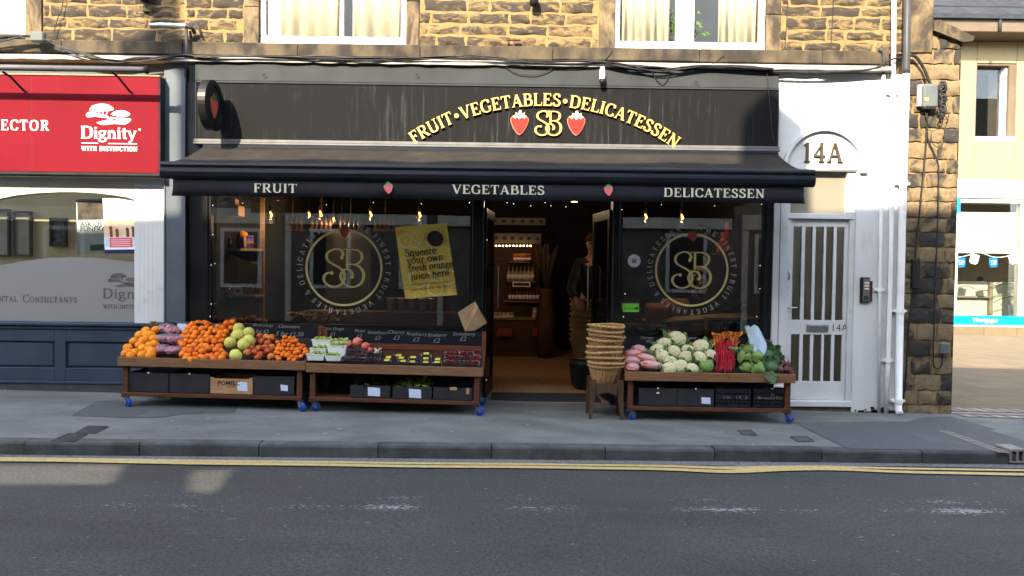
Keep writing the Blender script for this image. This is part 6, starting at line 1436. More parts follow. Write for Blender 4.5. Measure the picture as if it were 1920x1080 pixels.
M_tang = pm('tangerine_peel', (.74, .185, .012), (.64, .13, .008), 5, .42, .25, 50, objrand=.13, bdist=.02, sss=.12)
M_clem = pm('clementine_peel', (.74, .185, .014), (.66, .14, .010), 5, .40, .2, 50, objrand=.14, bdist=.02, sss=.12)
M_blood = pm('blood_orange_peel', (.55, .16, .02), (.26, .022, .025), 1.3, .42, .2, 50, lo=.38, hi=.62, objrand=.4, bdist=.02, sss=.1)
M_pomelo = pm('pomelo_peel', (.56, .52, .13), (.50, .48, .10), 2.5, .42, .2, 60, objrand=.1, bdist=.02, sss=.1)
M_apple = pm('red_apple_skin', (.28, .03, .03), (.45, .16, .07), 1.4, .35, objrand=.3)
FM = {k: [fruit_mesh(k, mt, i*7+j, fl, dm) for j in range(3)] for i, (k, mt, fl, dm) in enumerate((('orange', M_orange, .98, .06), ('tangerine', M_tang, .86, .16), ('clementine', M_clem, .88, .12), ('blood_orange', M_blood, .95, .06), ('pomelo', M_pomelo, 1.04, .05), ('apple', M_apple, .92, .2)))}
def fruit(kind, p, r, label, cat, group, rng=.10):
    o = bpy.data.objects.new(kind, R.choice(FM[kind])); COL.objects.link(o); q = r*R.uniform(1-rng, 1+rng); o.scale = (q, q, q); o.location = p
    o.rotation_euler = (R.uniform(-1.2, 1.2), R.uniform(-.8, .8), R.uniform(0, 6.28)); return tag(o, label, cat, group)
def heap(s, kk=.44, lift=.0): return ((YF+.02, s.o.z+s.h+lift), kk)
def hp(s, px, py, kk=.44, lift=0.0):
    v = P(px, py, YF); zt_ = s.o.z+s.h-(v.x-s.o.x)*math.sin(s.tilt)+lift; return H(px, py, (YF+.02, zt_), kk)
def inside(px, py, poly):
    c = False; n = len(poly)
    for i in range(n):
        (x0, y0), (x1, y1) = poly[i], poly[(i+1) % n]
        if (y0 > py) != (y1 > py) and px < x0+(py-y0)*(x1-x0)/(y1-y0): c = not c
    return c
def fill(s, kind, poly, r, step, label, cat, group, lift=.0, under=True, jit=.22, kk=.44):
    xs = [p[0] for p in poly]; ys = [p[1] for p in poly]; row = 0; y = max(ys)
    while y > min(ys):
        x = min(xs)+(step[0]/2 if row % 2 else 0)
        while x < max(xs):
            a, b_ = x+R.uniform(-jit, jit)*step[0], y+R.uniform(-jit, jit)*step[1]
            if inside(a, b_, poly):
                v = hp(s, a, b_, kk, lift-.4*r); fruit(kind, v+Vector((0, R.uniform(-.3, .3)*r, R.uniform(-.25, .25)*r)), r, label, cat, group)
                if under and row % 2 == 0: fruit(kind, v+Vector((R.uniform(-.5, .5)*r, r*1.0, -r*1.05)), r, label, cat, group)
            x += step[0]
        y -= step[1]; row += 1
G1 = 'oranges heaped at the left end of the first stand'
for px, py in ((240, 653), (252, 641), (262, 629), (274, 621), (292, 619), (283, 628), (288, 636), (268, 640), (253, 662), (236, 664), (268, 654), (281, 648), (285, 660), (267, 666), (246, 668), (282, 667), (276, 636), (262, 648), (290, 646), (242, 662), (275, 629), (280, 657)):
    fruit('orange', hp(s1, px, py, .46, -.005), .048, 'large orange heaped at the left end of the first stand', 'orange', G1, .06)
G2 = 'tangerines heaped in the middle of the first stand'
fill(s1, 'tangerine', [(338, 674), (336, 640), (338, 622), (352, 609), (378, 606), (400, 608), (424, 606), (446, 602), (440, 622), (424, 634), (420, 652), (430, 664), (418, 674)], .0370, (11.3, 8.4), 'tangerine heaped in the middle of the first stand', 'tangerine', G2)
for px, py in ((361, 608), (388, 607), (436, 604), (425, 607)): fruit('tangerine', hp(s1, px, py, .46, .005), .037, 'tangerine heaped in the middle of the first stand', 'tangerine', G2)
G3 = 'pomelos piled between tangerines and blood oranges'
for px, py in ((448, 617), (446, 629), (466, 625), (432, 643), (457, 646), (467, 639), (442, 666)): fruit('pomelo', hp(s1, px, py, .46, .01), .064, 'big yellow green pomelo piled between tangerines and blood oranges', 'pomelo', G3, .04)
G4 = 'blood oranges in the first stand'
fill(s1, 'blood_orange', [(458, 672), (462, 658), (474, 640), (478, 632), (494, 629), (516, 628), (520, 640), (516, 656), (514, 672)], .041, (13.2, 10.2), 'red flushed blood orange right of the pomelos', 'blood orange', G4)
G5 = 'clementines heaped at the right end of the first stand'
fill(s1, 'clementine', [(516, 674), (516, 650), (524, 636), (534, 631), (550, 634), (562, 638), (574, 650), (579, 662), (570, 675)], .0268, (8.9, 6.8), 'small clementine heaped at the right end of the first stand', 'clementine', G5)
fruit('clementine', hp(s1, 534, 632, .46, .01), .027, 'small clementine heaped at the right end of the first stand', 'clementine', G5)
v = G(313, 752); fruit('orange', Vector((v.x, v.y+.1, zp(v.x)+.042)), .045, 'lone orange lying on the pavement under the first stand', 'orange', None, .01)
v = s1.w(1.50, .035, .150); 
# bags of red onions
M_onion = pm('onion_skin_glints', (.26, .03, .06), (.36, .09, .10), 3, .4, island=.45, c3=(.55, .42, .45), s3=16, lo3=.62, hi3=.7)  # pale flecks paint the glints of the wrinkled plastic bags
M_netbag = film('thin_plastic_film', (.60, .50, .60), .20, .12)
def bag_of_balls(name, label, cat, c, ext, r, n, mt, film_mt, group=None, dome=1.0):
    t = thing(name, label, cat, c, group); mb = MB(); c = Vector(c)
    for i in range(n):
        for _ in range(20):
            q = Vector((R.uniform(-1, 1), R.uniform(-1, 1), R.uniform(-1, 1)))
            if q.length < 1: break
        mb.ball(c+Vector((q.x*ext[0], q.y*ext[1], ext[2]+q.z*ext[2]*.7)), (r*R.uniform(.85, 1.15), r*R.uniform(.85, 1.1), r*R.uniform(.8, 1.05)), 10, 7)
    mb.build('contents', mt, t)
    if film_mt:
        f = MB(); ph = [R.uniform(0, 6) for _ in range(6)]
        def d(q): return 1+.07*math.sin(q.x*9+ph[0]+q.z*4)+.07*math.sin(q.y*8+ph[1]-q.x*5)+.06*math.sin(q.z*11+ph[2])+R.uniform(-.035, .035)
        f.ball(c+Vector((0, 0, ext[2])), (ext[0]+r*.95, ext[1]+r*.95, ext[2]*.75+r*.95), 26, 16, d); f.build('wrapper', film_mt, t)
    return t
v = [hp(s1, *p, .46, -.05) for p in ((305, 662), (327, 664), (309, 641), (328, 643), (312, 622), (326, 627))]
for i, (p, l) in enumerate(zip(v, ('front left', 'front right', 'middle left', 'middle right', 'top left', 'top right'))):
    bag_of_balls('onion_bag', 'clear bag of red onions beside the oranges, the %s one' % l, 'onions', p, (.065, .06, .035), .027, 15, M_onion, M_netbag, 'clear bags of red onions')
# price card
v = P(340, 613, -.2); mb = MB(); mb.add([(v.x-.05, -.2, v.z-.05), (v.x+.05, -.2, v.z-.055), (v.x+.055, -.19, v.z+.03), (v.x-.045, -.19, v.z+.035)], [(0, 1, 2, 3)], False); o = mb.build('price_card', M_paperblue); md = o.modifiers.new('thickness', 'SOLIDIFY'); md.thickness = .002; tag(o, 'pale blue price card stuck among the tangerines', 'card')
# apples in the window behind the first stand
for i, (px, py) in enumerate(((424, 603), (438, 601), (452, 602), (463, 600), (474, 597), (472, 602), (486, 602), (446, 604), (430, 605), (458, 604), (496, 604))):
    v = P(px, py, .22); fruit('apple', v, .040, 'red apple in the window behind the first stand', 'apple', 'apples along the window ledge', .08)
mb = MB(); a, c_ = P(410, 612, .22), P(520, 612, .22); mb.box(a.x, c_.x, .10, .36, a.z-.06, a.z-.02); tag(mb.build('display_shelf', M_shelfwood), 'low ledge carrying the red apples in the window', 'shelf')

# ---- second stand: punnets and packs
M_punnet = pm('white_punnet', (.66, .72, .68), (.60, .66, .63), 6, .5, .1)
M_grape = pm('green_grape', (.36, .42, .09), (.24, .32, .05), 20, .3, island=.35, sss=.1)
def z2(px): v = P(px, 680, YF); return s2.o.z+s2.h-(v.x-s2.o.x)*math.sin(s2.tilt)-.072
def grape_punnet(px0, px1, py_top, py_bot, Y, label, full=True):
    a, b_ = P(px0, py_bot, Y), P(px1, py_bot, Y); zt_ = P(px0, py_top, Y).z; w_ = (b_.x-a.x)/2; x = (a.x+b_.x)/2; dd = .058; h = max(.05, zt_-a.z)
    t = thing('grape_punnet', label, 'punnet', (x, Y+dd, a.z), 'white punnets of green grapes')
    mb = MB(); tp = .92; n = 4
    def rect(w2, d2, z): return [(x-w2, Y+dd-d2, z), (x+w2, Y+dd-d2, z), (x+w2, Y+dd+d2, z), (x-w2, Y+dd+d2, z)]
    z = a.z; vs = rect(w_*.84, dd*.84, z)+rect(w_*.97, dd*.97, z+h-.008)+rect(w_*1.04, dd*1.04, z+h-.007)+rect(w_*1.04, dd*1.04, z+h)+rect(w_*.93, dd*.93, z+h)+rect(w_*.8, dd*.8, z+.01)
    fs = [(0, 1, 2, 3)[::-1]]
    for j in range(5): fs += [(4*j+i, 4*j+(i+1) % 4, 4*j+4+(i+1) % 4, 4*j+4+i) for i in range(4)]
    fs.append((20, 21, 22, 23)); mb.add(vs, fs, False); 
    for i in range(9): q = x-w_*.8+i*w_*.2; mb.box(q-.003, q+.003, Y+dd*.07, Y+dd*.12, z+.006, z+h-.012)
    mb.build('box', M_punnet, t)
    mb = MB()
    for i in range(34): mb.ball((x+R.uniform(-.85, .85)*w_, Y+dd+R.uniform(-.85, .85)*dd, z+h-.012+R.uniform(0, .032)), (.013, .013, .015), 8, 6)
    mb.build('grapes', M_grape, t)
grape_punnet(574, 608, 664, 676, YF+.04, 'white punnet of grapes at the bottom left corner of the second stand')
grape_punnet(609, 640, 667, 677, YF+.04, 'white punnet of grapes at the bottom, right of the corner punnet')
grape_punnet(580, 611, 653, 666, YF+.10, 'white punnet of grapes in the middle of the stack at left')
grape_punnet(613, 649, 648, 668, YF+.09, 'tall white punnet of grapes in the front of the stack')
grape_punnet(584, 620, 637, 650, YF+.22, 'white punnet of grapes on top at left')
grape_punnet(622, 653, 640, 650, YF+.24, 'white punnet of grapes on top at right')
M_plum = pm('dark_plum', (.13, .04, .09), (.20, .08, .13), 30, .3); M_redberry = pm('red_berry', (.62, .05, .06), (.36, .03, .04), 60, .35, island=.4); M_blueb = pm('blueberry_skin', (.016, .035, .14), (.035, .07, .22), 60, .5, island=.4); M_darkberry = pm('raspberry', (.34, .03, .08), (.2, .02, .05), 60, .5, island=.4)
M_ylabel = pm('yellow_label', (.66, .58, .10), (.6, .52, .08), 10, .6)
def pack(px0, px1, py_top, py_bot, Y, label, mt, r, group, lab_=None, n=22, cat='pack', name='berry_pack', dd=.05):
    a, b_ = P(px0, py_bot, Y), P(px1, py_bot, Y); zt_ = P(px0, py_top, Y).z; x0, x1 = a.x, b_.x; h = max(.035, zt_-a.z); t = thing(name, label, cat, ((x0+x1)/2, Y+dd, a.z), group)
    mb = MB()
    for i in range(n): mb.ball((R.uniform(x0+r, x1-r), Y+R.uniform(r, 2*dd-r), a.z+R.uniform(r, max(r*1.01, h-r))), r*R.uniform(.85, 1.1), 8, 6)
    mb.build('fruit', mt, t)
    mb = MB(); mb.box(x0, x1, Y, Y+2*dd, a.z, a.z+h, .008); mb.box(x0-.004, x1+.004, Y-.004, Y+2*dd+.004, a.z+h-.014, a.z+h-.010, .001); mb.build('clear_lid', M_clear, t)
    if lab_:
        mb = MB(); xm = (x0+x1)/2; mb.box(xm-.026, xm+.026, Y-.006, Y+.055, a.z+h+.0005, a.z+h+.002); mb.box(xm-.026, xm+.026, Y-.0055, Y-.0045, a.z+h-.012, a.z+h+.0005); mb.build('label', lab_, t)
    return t
PG = 'dark plum packs on the second stand'
pack(640, 680, 668, 679, YF+.04, 'clear pack of dark plums, bottom left of four', M_plum, .017, PG); pack(681, 714, 669, 680, YF+.04, 'clear pack of dark plums, bottom right of four', M_plum, .017, PG)
pack(647, 681, 653, 666, YF+.08, 'clear pack of dark plums, top left of four', M_plum, .017, PG); pack(684, 714, 658, 668, YF+.08, 'clear pack of dark plums, top right of four', M_plum, .017, PG)
M_pom = pm('pomegranate_skin', (.50, .09, .08), (.58, .20, .12), 3, .4, objrand=.2)
def pomegranate(px, py, Y, r, lab):
    mb = MB(); v = P(px, py, Y); mb.ball(v, r, 14, 10, lambda q: 1+.03*math.sin(q.x*5)); mb.tube([v+Vector((r*.7, -r*.5, r*.3)), v+Vector((r*1.05, -r*.75, r*.45))], [r*.25, r*.34], 7); tag(mb.build('pomegranate', M_pom), lab, 'pomegranate', 'pomegranates on the plum packs')
pomegranate(670, 641, YF+.16, .046, 'largest pomegranate, sitting highest on the plum packs'); pomegranate(655, 646, YF+.17, .032, 'small pomegranate left of the largest one'); pomegranate(685, 649, YF+.14, .040, 'pomegranate right of the largest one'); pomegranate(694, 656, YF+.10, .026, 'smallest pomegranate, sliding down the plum packs')
t = thing('garlic_bunch', 'few pale garlic stalks at the right end of the plum packs', 'garlic', P(712, 662, YF+.1)); mb = MB(); v = P(708, 662, YF+.08)
for i in range(5): mb.tube([v+Vector((R.uniform(-.04, .04), 0, 0)), v+Vector((R.uniform(-.05, .06), .0, .05))], [.012, .004], 6)
mb.build('stalks', pm('garlic_skin', (.5, .38, .3), None, 6, .6), t)
RG = 'raspberry packs with yellow labels'; BG = 'blueberry packs with yellow labels'; SG = 'strawberry packs at the right end'
for i, (a, b_, c_, d_, Y) in enumerate(((716, 734, 675, 681, .04), (719, 737, 669, 676, .09), (738, 756, 666, 672, .14), (742, 762, 670, 678, .08), (745, 766, 676, 683, .04))):
    pack(a, b_, c_, d_, YF+Y, ('raspberry pack in the front left corner of its group', 'raspberry pack behind the front left one', 'raspberry pack highest and furthest back', 'raspberry pack with an orange label in the middle', 'raspberry pack in the front right corner of its group')[i], M_darkberry, .010, RG, M_ylabel, 26, dd=.04)
for i, (a, b_, c_, d_, Y) in enumerate(((763, 783, 677, 684, .035), (765, 783, 669, 677, .06), (787, 809, 678, 685, .035), (788, 809, 671, 678, .055), (789, 809, 662, 671, .075), (811, 828, 678, 686, .035), (813, 828, 674, 679, .07))):
    pack(a, b_, c_, d_, YF+Y, ('blueberry pack at the bottom of the left pile', 'blueberry pack on top of the left pile', 'blueberry pack at the bottom of the tallest pile', 'blueberry pack in the middle of the tallest pile', 'blueberry pack on top of the tallest pile', 'blueberry pack lying at the front right by the strawberries', 'blueberry pack half hidden behind the front right one')[i], M_blueb, .009, BG, M_ylabel, 34, dd=.04)
for i, (a, b_, c_, d_, Y) in enumerate(((832, 863, 674, 685, .04), (868, 899, 675, 686, .04), (833, 862, 665, 673, .07), (857, 887, 666, 674, .07), (834, 856, 661, 665, .10), (860, 889, 658, 666, .10), (889, 901, 664, 674, .09))):
    pack(a, b_, c_, d_, YF+Y, ('strawberry pack at the bottom left of the strawberry pile', 'strawberry pack at the bottom right of the strawberry pile', 'strawberry pack in the second row at left', 'brightest strawberry pack in the second row', 'strawberry pack on top at left', 'strawberry pack on top at right', 'narrow strawberry pack against the right upright')[i], M_redberry, .014, SG, None, 26, dd=.045)

# ---- third stand
M_curd = pm('cauliflower_curd', (.60, .56, .36), (.50, .47, .28), 30, .75, .5, 70)
M_cleaf = pm('cauliflower_leaf', (.10, .19, .05), (.05, .12, .035), 8, .55, .2, 30, c3=(.30, .40, .16), s3=9, lo3=.5, hi3=.65)
M_cabb = pm('cabbage_leaf', (.17, .26, .065), (.10, .19, .05), 5, .5, .2, 30, c3=(.32, .42, .15), s3=5, lo3=.52, hi3=.7, objrand=.25)
M_cabd = pm('savoy_leaf', (.055, .12, .045), (.035, .085, .035), 9, .5, .5, 40, c3=(.16, .25, .09), s3=8, lo3=.52, hi3=.64, objrand=.25)
def leaf(mb, base, d, up, L_, w_, curl, ph=0):
    """cupped leaf with a raised midrib"""
    d = d.normalized(); sd = d.cross(up).normalized(); up = sd.cross(d).normalized(); nu, nv = 5, 6; vs = []
    for j in range(nv+1):
        v = j/nv; wd_ = w_*math.sin(math.pi*min(1, .12+v*.86))**.7
        for i in range(nu+1):
            u = i/nu*2-1; cup = (u*u)*w_*.45+.02*math.sin(v*13+u*5+ph)*w_*2*abs(u)
            vs.append(base+d*(L_*v*math.cos(curl*v*.6))+sd*u*wd_+up*(cup+L_*v*v*math.sin(curl)))
    mb.add(vs, [(j*(nu+1)+i, j*(nu+1)+i+1, (j+1)*(nu+1)+i+1, (j+1)*(nu+1)+i) for j in range(nv) for i in range(nu)], True)
def cauliflower_proto():
    t = thing('cauliflower', 'white cauliflower', 'cauliflower', (0, 0, 0)); mb = MB(); r = random.Random(3)
    for i in range(85):
        z = 1-2*(i+.5)/85*.62; a = i*2.39996; s_ = math.sqrt(1-z*z); c = Vector((s_*math.cos(a)*.078, s_*math.sin(a)*.078, z*.066)); q = r.uniform(.017, .024)
        mb.ball(c, q, 7, 5, lambda p: 1+.08*math.sin(p.x*9+p.y*7))
    mb.ball((0, 0, 0), (.078, .078, .066), 14, 10); mb.build('curd', M_curd, t, True)
    mb = MB()
    for i in range(11):
        a = i*.571+r.uniform(-.2, .2); d = Vector((math.cos(a)*.75, math.sin(a)*.75, .45)); leaf(mb, Vector((math.cos(a)*.055, math.sin(a)*.055, -.075)), d, Vector((-math.cos(a), -math.sin(a), .6)), r.uniform(.10, .17), .045, .25, i)
    o = mb.build('leaves', M_cleaf, t, True); md = o.modifiers.new('thickness', 'SOLIDIFY'); md.thickness = .002
    return t
cau = cauliflower_proto(); first = True
CL = [((1232, 658), 1.0, 'leftmost'), ((1246, 646), 1.0, 'second in the top row from the left'), ((1269, 637), 1.28, 'largest'), ((1242, 669), 1.0, 'greenish leaf wrapped'), ((1264, 661), 1.0, 'one just below the largest'), ((1289, 657), .85, 'small one behind the middle'), ((1287, 671), 1.0, 'one in the middle of the pile'), ((1314, 651), 1.15, 'tall one near the chard, at the top'), ((1312, 673), 1.05, 'one below the tall one near the chard'), ((1333, 667), .9, 'one touching the red chard'), ((1257, 679), .85, 'yellowish one'), ((1255, 692), .95, 'front left'), ((1276, 688), 1.0, 'one at the front centre'), ((1298, 692), .85, 'small leaning one at the front')]
for (px, py), sc, lab in CL:
    p = hp(s3, px, py, .46, -.02); rot = (R.uniform(.35, .9), R.uniform(-.45, .45), R.uniform(-.5, .5)); L_ = 'white cauliflower on the right stand, %s' % lab
    if first: cau.location = p; cau.rotation_euler = rot; cau.scale = (sc*.8,)*3; cau['label'] = L_; cau['group'] = 'cauliflowers on the right stand'; first = False
    else: copy_thing(cau, p, L_, rot, sc*.8)
def cabbage_proto(name, mt, open_=False):
    t = thing(name, 'cabbage', 'cabbage', (0, 0, 0)); mb = MB(); r = random.Random(9)
    mb.ball((0, 0, 0), .062, 18, 12, lambda q: 1+.03*abs(math.sin(math.atan2(q.y, q.x)*4+q.z*2))+.03*math.sin(q.z*8+q.x*4)); mb.build('heart', mt, t, True)
    mb = MB()
    for i in range(8 if open_ else 5):
        a = i*(.785 if open_ else 1.257)+r.uniform(-.2, .2); d = Vector((math.cos(a)*(.9 if open_ else .5), math.sin(a)*(.9 if open_ else .5), .5)); leaf(mb, Vector((math.cos(a)*.03, math.sin(a)*.03, -.06)), d, Vector((-math.cos(a), -math.sin(a), .7)), r.uniform(.12, .16) if open_ else .125, .062, .1 if open_ else .45, i)
    o = mb.build('outer_leaves', mt, t, True); md = o.modifiers.new('thickness', 'SOLIDIFY'); md.thickness = .002; return t
cab = cabbage_proto('cabbage', M_cabb); sav = cabbage_proto('savoy_cabbage', M_cabd, True)
def place(t, items, grp):
    for i, ((px, py), sc, lab, kk) in enumerate(items):
        p = hp(s3, px, py, .46, kk); rot = (R.uniform(.3, 1.0), R.uniform(-.4, .4), R.uniform(0, 6))
        if i == 0: t.location = p; t.rotation_euler = rot; t.scale = (sc,)*3; t['label'] = lab; t['group'] = grp
        else: copy_thing(t, p, lab, rot, sc)
place(cab, [((1404, 659), 1.05, 'round light green cabbage at the top of the cabbage pile', -.01), ((1394, 675), 1.0, 'round light green cabbage left of centre in the cabbage pile', -.01), ((1419, 673), 1.0, 'round light green cabbage under the plastic bag of leeks', -.01), ((1401, 690), .95, 'light green leafy cabbage at the front left of the pile', -.02), ((1422, 694), 1.0, 'light green cabbage hanging over the rail', -.01), ((1326, 690), .95, 'pointed leafy cabbage between the cauliflowers and the chard', -.02)], 'light green cabbages')
place(sav, [((1440, 668), 1.05, 'dark savoy cabbage with a yellow heart', -.02), ((1384, 664), .95, 'dark blue green cabbage beside the red chard', -.03), ((1454, 675), .75, 'small dark savoy cabbage by the beetroots', -.03), ((1446, 690), 1.0, 'flat dark savoy cabbage at the front right', -.03), ((1435, 655), .85, 'dark cabbage at the back under the chalkboard', -.04)], 'dark savoy cabbages')
t = None; mb = MB(); p = hp(s3, 1440, 697, .46, .02); leaf(mb, p, Vector((.2, -.5, -1)), Vector((0, -1, .3)), .13, .055, .2); o = mb.build('cabbage_leaf', M_cabd); md = o.modifiers.new('thickness', 'SOLIDIFY'); md.thickness = .003; tag(o, 'single dark veined cabbage leaf drooping over the front rail', 'cabbage leaf')
# chard
M_chr = pm('red_chard_stalk', (.40, .016, .032), (.24, .010, .02), 20, .4, island=.55); M_cho = pm('orange_chard_stalk', (.58, .20, .035), (.45, .11, .02), 20, .4, island=.4)
t = thing('chard_bunch', 'upright bunch of bright red chard stalks tied at the foot', 'chard', hp(s3, 1360, 694, .46))
mb = MB()
for i in range(95):
    u = R.uniform(-1, 1); a = hp(s3, 1357+u*17+R.uniform(-3, 3), R.uniform(688, 698), .46, -.01+R.uniform(-.02, .02)); c_ = hp(s3, 1361+u*R.uniform(14, 22), R.uniform(628, 662), .46, R.uniform(-.01, .045)); m1 = a.lerp(c_, .33)+Vector((R.uniform(-.022, .022), R.uniform(-.02, .01), R.uniform(-.005, .03))); m2 = a.lerp(c_, .7)+Vector((R.uniform(-.022, .022), R.uniform(-.02, .01), R.uniform(0, .03)))
    mb.tube(smooth_pts([tuple(a), tuple(m1), tuple(m2), tuple(c_)], 2), [.0025, .0035, .004, .0045, .005, .005, .004], 6)
a = hp(s3, 1364, 700, .46, .01); mb.tube([a, a+Vector((.004, -.025, -.03)), a+Vector((.010, -.03, -.07))], [.006, .004, .002], 5); mb.build('stalks', M_chr, t)
t = thing('chard_bunch', 'orange and yellow chard stalks standing behind the red ones', 'chard', hp(s3, 1362, 660, .46))
mb = MB()
for i in range(46):
    u = R.uniform(-1, 1); a = hp(s3, 1360+u*20, R.uniform(660, 672), .46, -.02); c_ = hp(s3, 1362+u*R.uniform(18, 30), R.uniform(622, 640), .46, R.uniform(-.02, .03)); mid = a.lerp(c_, .6)+Vector((R.uniform(-.015, .015), .01, .02)); mb.tube(smooth_pts([tuple(a), tuple(mid), tuple(c_)], 3), [.004, .005, .006, .006, .0065, .007, .008], 6)
for i in range(22):
    c_ = hp(s3, 1362+R.uniform(-30, 28), R.uniform(622, 640), .46, R.uniform(-.01, .03)); leaf(mb, c_, Vector((R.uniform(-1, 1), R.uniform(-.6, .1), R.uniform(-.5, .6))), Vector((R.uniform(-.3, .3), -1, .4)), R.uniform(.05, .09), .018, R.uniform(-.5, 1.0), i)
mb.build('stalks', M_cho, t)
# bag of leeks, bags of carrots, beetroots
M_leekbag = film('blue_white_film', (.50, .62, .80), .45, .12); M_leek = pm('leek_white', (.42, .52, .48), (.16, .26, .22), 3, .5, stretch=(6, 6, 1))
p0, p1 = hp(s3, 1425, 668, .46, .02), P(1409, 613, -.30); t = thing('leek_bag', 'tall bluish plastic bag of leeks leaning over the cabbages', 'leeks', p0)
mb = MB()
for i in range(7): o_ = Vector((R.uniform(-.05, .05), R.uniform(-.03, .03), 0)); mb.tube([p0+o_*.7, p0.lerp(p1, .5)+o_, p1+o_*1.1], [.014, .017, .02], 8)
mb.build('leeks', M_leek, t)
mb = MB(); n = 18; rings = 14; vs = []; ax = (p1-p0)
for j in range(rings+1):
    v = j/rings; c = p0+ax*(v*1.02)+Vector((.02*math.sin(v*3), 0, .0)); rad_ = .078*math.sin(math.pi*min(.97, .16+v*.78))**.5
    for i in range(n): a = 6.28318*i/n; q = rad_*(1+.10*math.sin(a*3+v*9)+R.uniform(-.07, .07)); vs.append(c+Vector((math.cos(a)*q, math.sin(a)*q*.6, .02*math.cos(a))))
mb.add(vs, [(j*n+i, j*n+(i+1) % n, (j+1)*n+(i+1) % n, (j+1)*n+i) for j in range(rings) for i in range(n)]+[tuple(range(n-1, -1, -1)), tuple(range(rings*n, rings*n+n))], True); mb.build('wrapper', M_leekbag, t)
M_carrot = pm('pale_carrot', (.66, .22, .14), (.58, .16, .10), 4, .5, island=.25); M_carbag = film('carrot_film', (.80, .50, .48), .5, .14)
def carrot_bag(px, py, L_, r, ang, label):
    c = hp(s3, px, py, .46, -.01); t = thing('carrot_bag', label, 'carrots', c, 'clear bags of pinkish carrots'); d = Vector((math.cos(ang), .1, math.sin(ang)))
    mb = MB()
    for i in range(11): o_ = Vector((0, R.uniform(-.8, .8)*r, R.uniform(-.6, .8)*r)); a = c+o_-d*L_*R.uniform(.42, .5); b_ = c+o_*.8+d*L_*R.uniform(.35, .5); mb.tube([a, a.lerp(b_, .5), b_], [.013, .012, .005], 7)
    mb.build('carrots', M_carrot, t)
    f = MB(); ph = R.uniform(0, 6)
    f.ball(c, (L_*.56, r*1.25, r*1.15), 26, 14, lambda q: 1+.06*math.sin(q.x*14+ph+q.z*5)+.07*math.sin(q.z*12+q.y*7)+.05*math.sin(q.x*23+q.z*17)+R.uniform(-.05, .05), Matrix.Rotation(-ang, 3, 'Y')); f.build('wrapper', M_carbag, t)
carrot_bag(1222, 685, .22, .042, -.12, 'clear bag of pinkish carrots at the front, the long one'); carrot_bag(1186, 689, .12, .038, 0, 'short clear bag of pinkish carrots at the front left corner'); carrot_bag(1212, 672, .20, .04, -.2, 'clear bag of pinkish carrots in the second layer'); carrot_bag(1183, 664, .16, .04, .15, 'clear bag of pinkish carrots by the wicker baskets'); carrot_bag(1198, 656, .14, .045, -.1, 'clear bag of pinkish carrots on top of the pile'); carrot_bag(1184, 677, .16, .04, 0, 'clear bag of pinkish carrots under the top ones at left')
M_beet = pm('beetroot_skin', (.085, .03, .045), (.15, .07, .08), 9, .75, .3, objrand=.3)
for i, (px, py) in enumerate(((1468, 681), (1478, 683), (1474, 692), (1464, 693), (1482, 694), (1456, 690))):
    v = hp(s3, px, py, .46, -.02); mb = MB(); mb.ball(v, .030, 12, 9, lambda q: 1+.05*math.sin(q.x*5+q.z*4)); mb.tube([v+Vector((0, 0, .027)), v+Vector((R.uniform(-.02, .03), 0, .055)), v+Vector((R.uniform(-.06, .05), 0, .085))], [.005, .002, .001], 5); tag(mb.build('beetroot', M_beet), 'dusky beetroot at the right end of the right stand', 'beetroot', 'beetroots at the right end of the right stand')

# ================================================================== BASKETS, STOOL, PAPER BAGS
def basket_proto():
    t = thing('wicker_basket', 'basket', 'basket', (0, 0, 0)); mb = MB(); H_ = .235; n = 72; vs = []; rings = 30
    for j in range(rings+1):
        v = j/rings; r = .093+.078*v**.8
        for i in range(n):
            a = 6.28318*i/n; wv = .0032*math.cos(a*18+(math.pi if j % 2 else 0)); vs.append(((r+wv)*math.cos(a), (r+wv)*math.sin(a), H_*v))
    mb.add(vs, [(j*n+i, j*n+(i+1) % n, (j+1)*n+(i+1) % n, (j+1)*n+i) for j in range(rings) for i in range(n)]+[tuple(range(n-1, -1, -1))], True)
    for i in range(18): a = 6.28318*(i+.5)/18; mb.tube([(.096*math.cos(a), .096*math.sin(a), .0), (.146*math.cos(a), .146*math.sin(a), H_*.55), (.176*math.cos(a), .176*math.sin(a), H_)], .004, 5)
    mb.build('body', M_wicker, t, True)
    mb = MB()
    for k_ in range(3): mb.tube([((.177+.008*math.cos(i*.9+k_*2.09))*math.cos(6.28318*i/48), (.177+.008*math.cos(i*.9+k_*2.09))*math.sin(6.28318*i/48), H_+.008*math.sin(i*.9+k_*2.09)+.006*math.sin(6.28*i/24)) for i in range(49)], .0075, 6, False)
    mb.build('rim', M_wicker, t, True)
    mb = MB(); mb.tube([(.10*math.cos(6.28318*i/36), .10*math.sin(6.28318*i/36), .012) for i in range(37)], .010, 6, False); mb.build('foot_ring', M_wicker, t, True)
    return t
stl_c = P(1134, 700, -.66); zg = zp(stl_c.x)
bk = basket_proto(); zs = [689, 681, 672, 661, 651, 639, 630, 622, 612]
names = ['lowest wicker basket, standing in the wooden stool', 'second wicker basket from the bottom of the stack', 'third wicker basket from the bottom of the stack', 'fourth wicker basket from the bottom of the stack', 'middle wicker basket of the nine in the stack', 'fourth wicker basket from the top of the stack', 'third wicker basket from the top of the stack', 'second wicker basket from the top of the stack', 'topmost wicker basket of the stack beside the doorway']
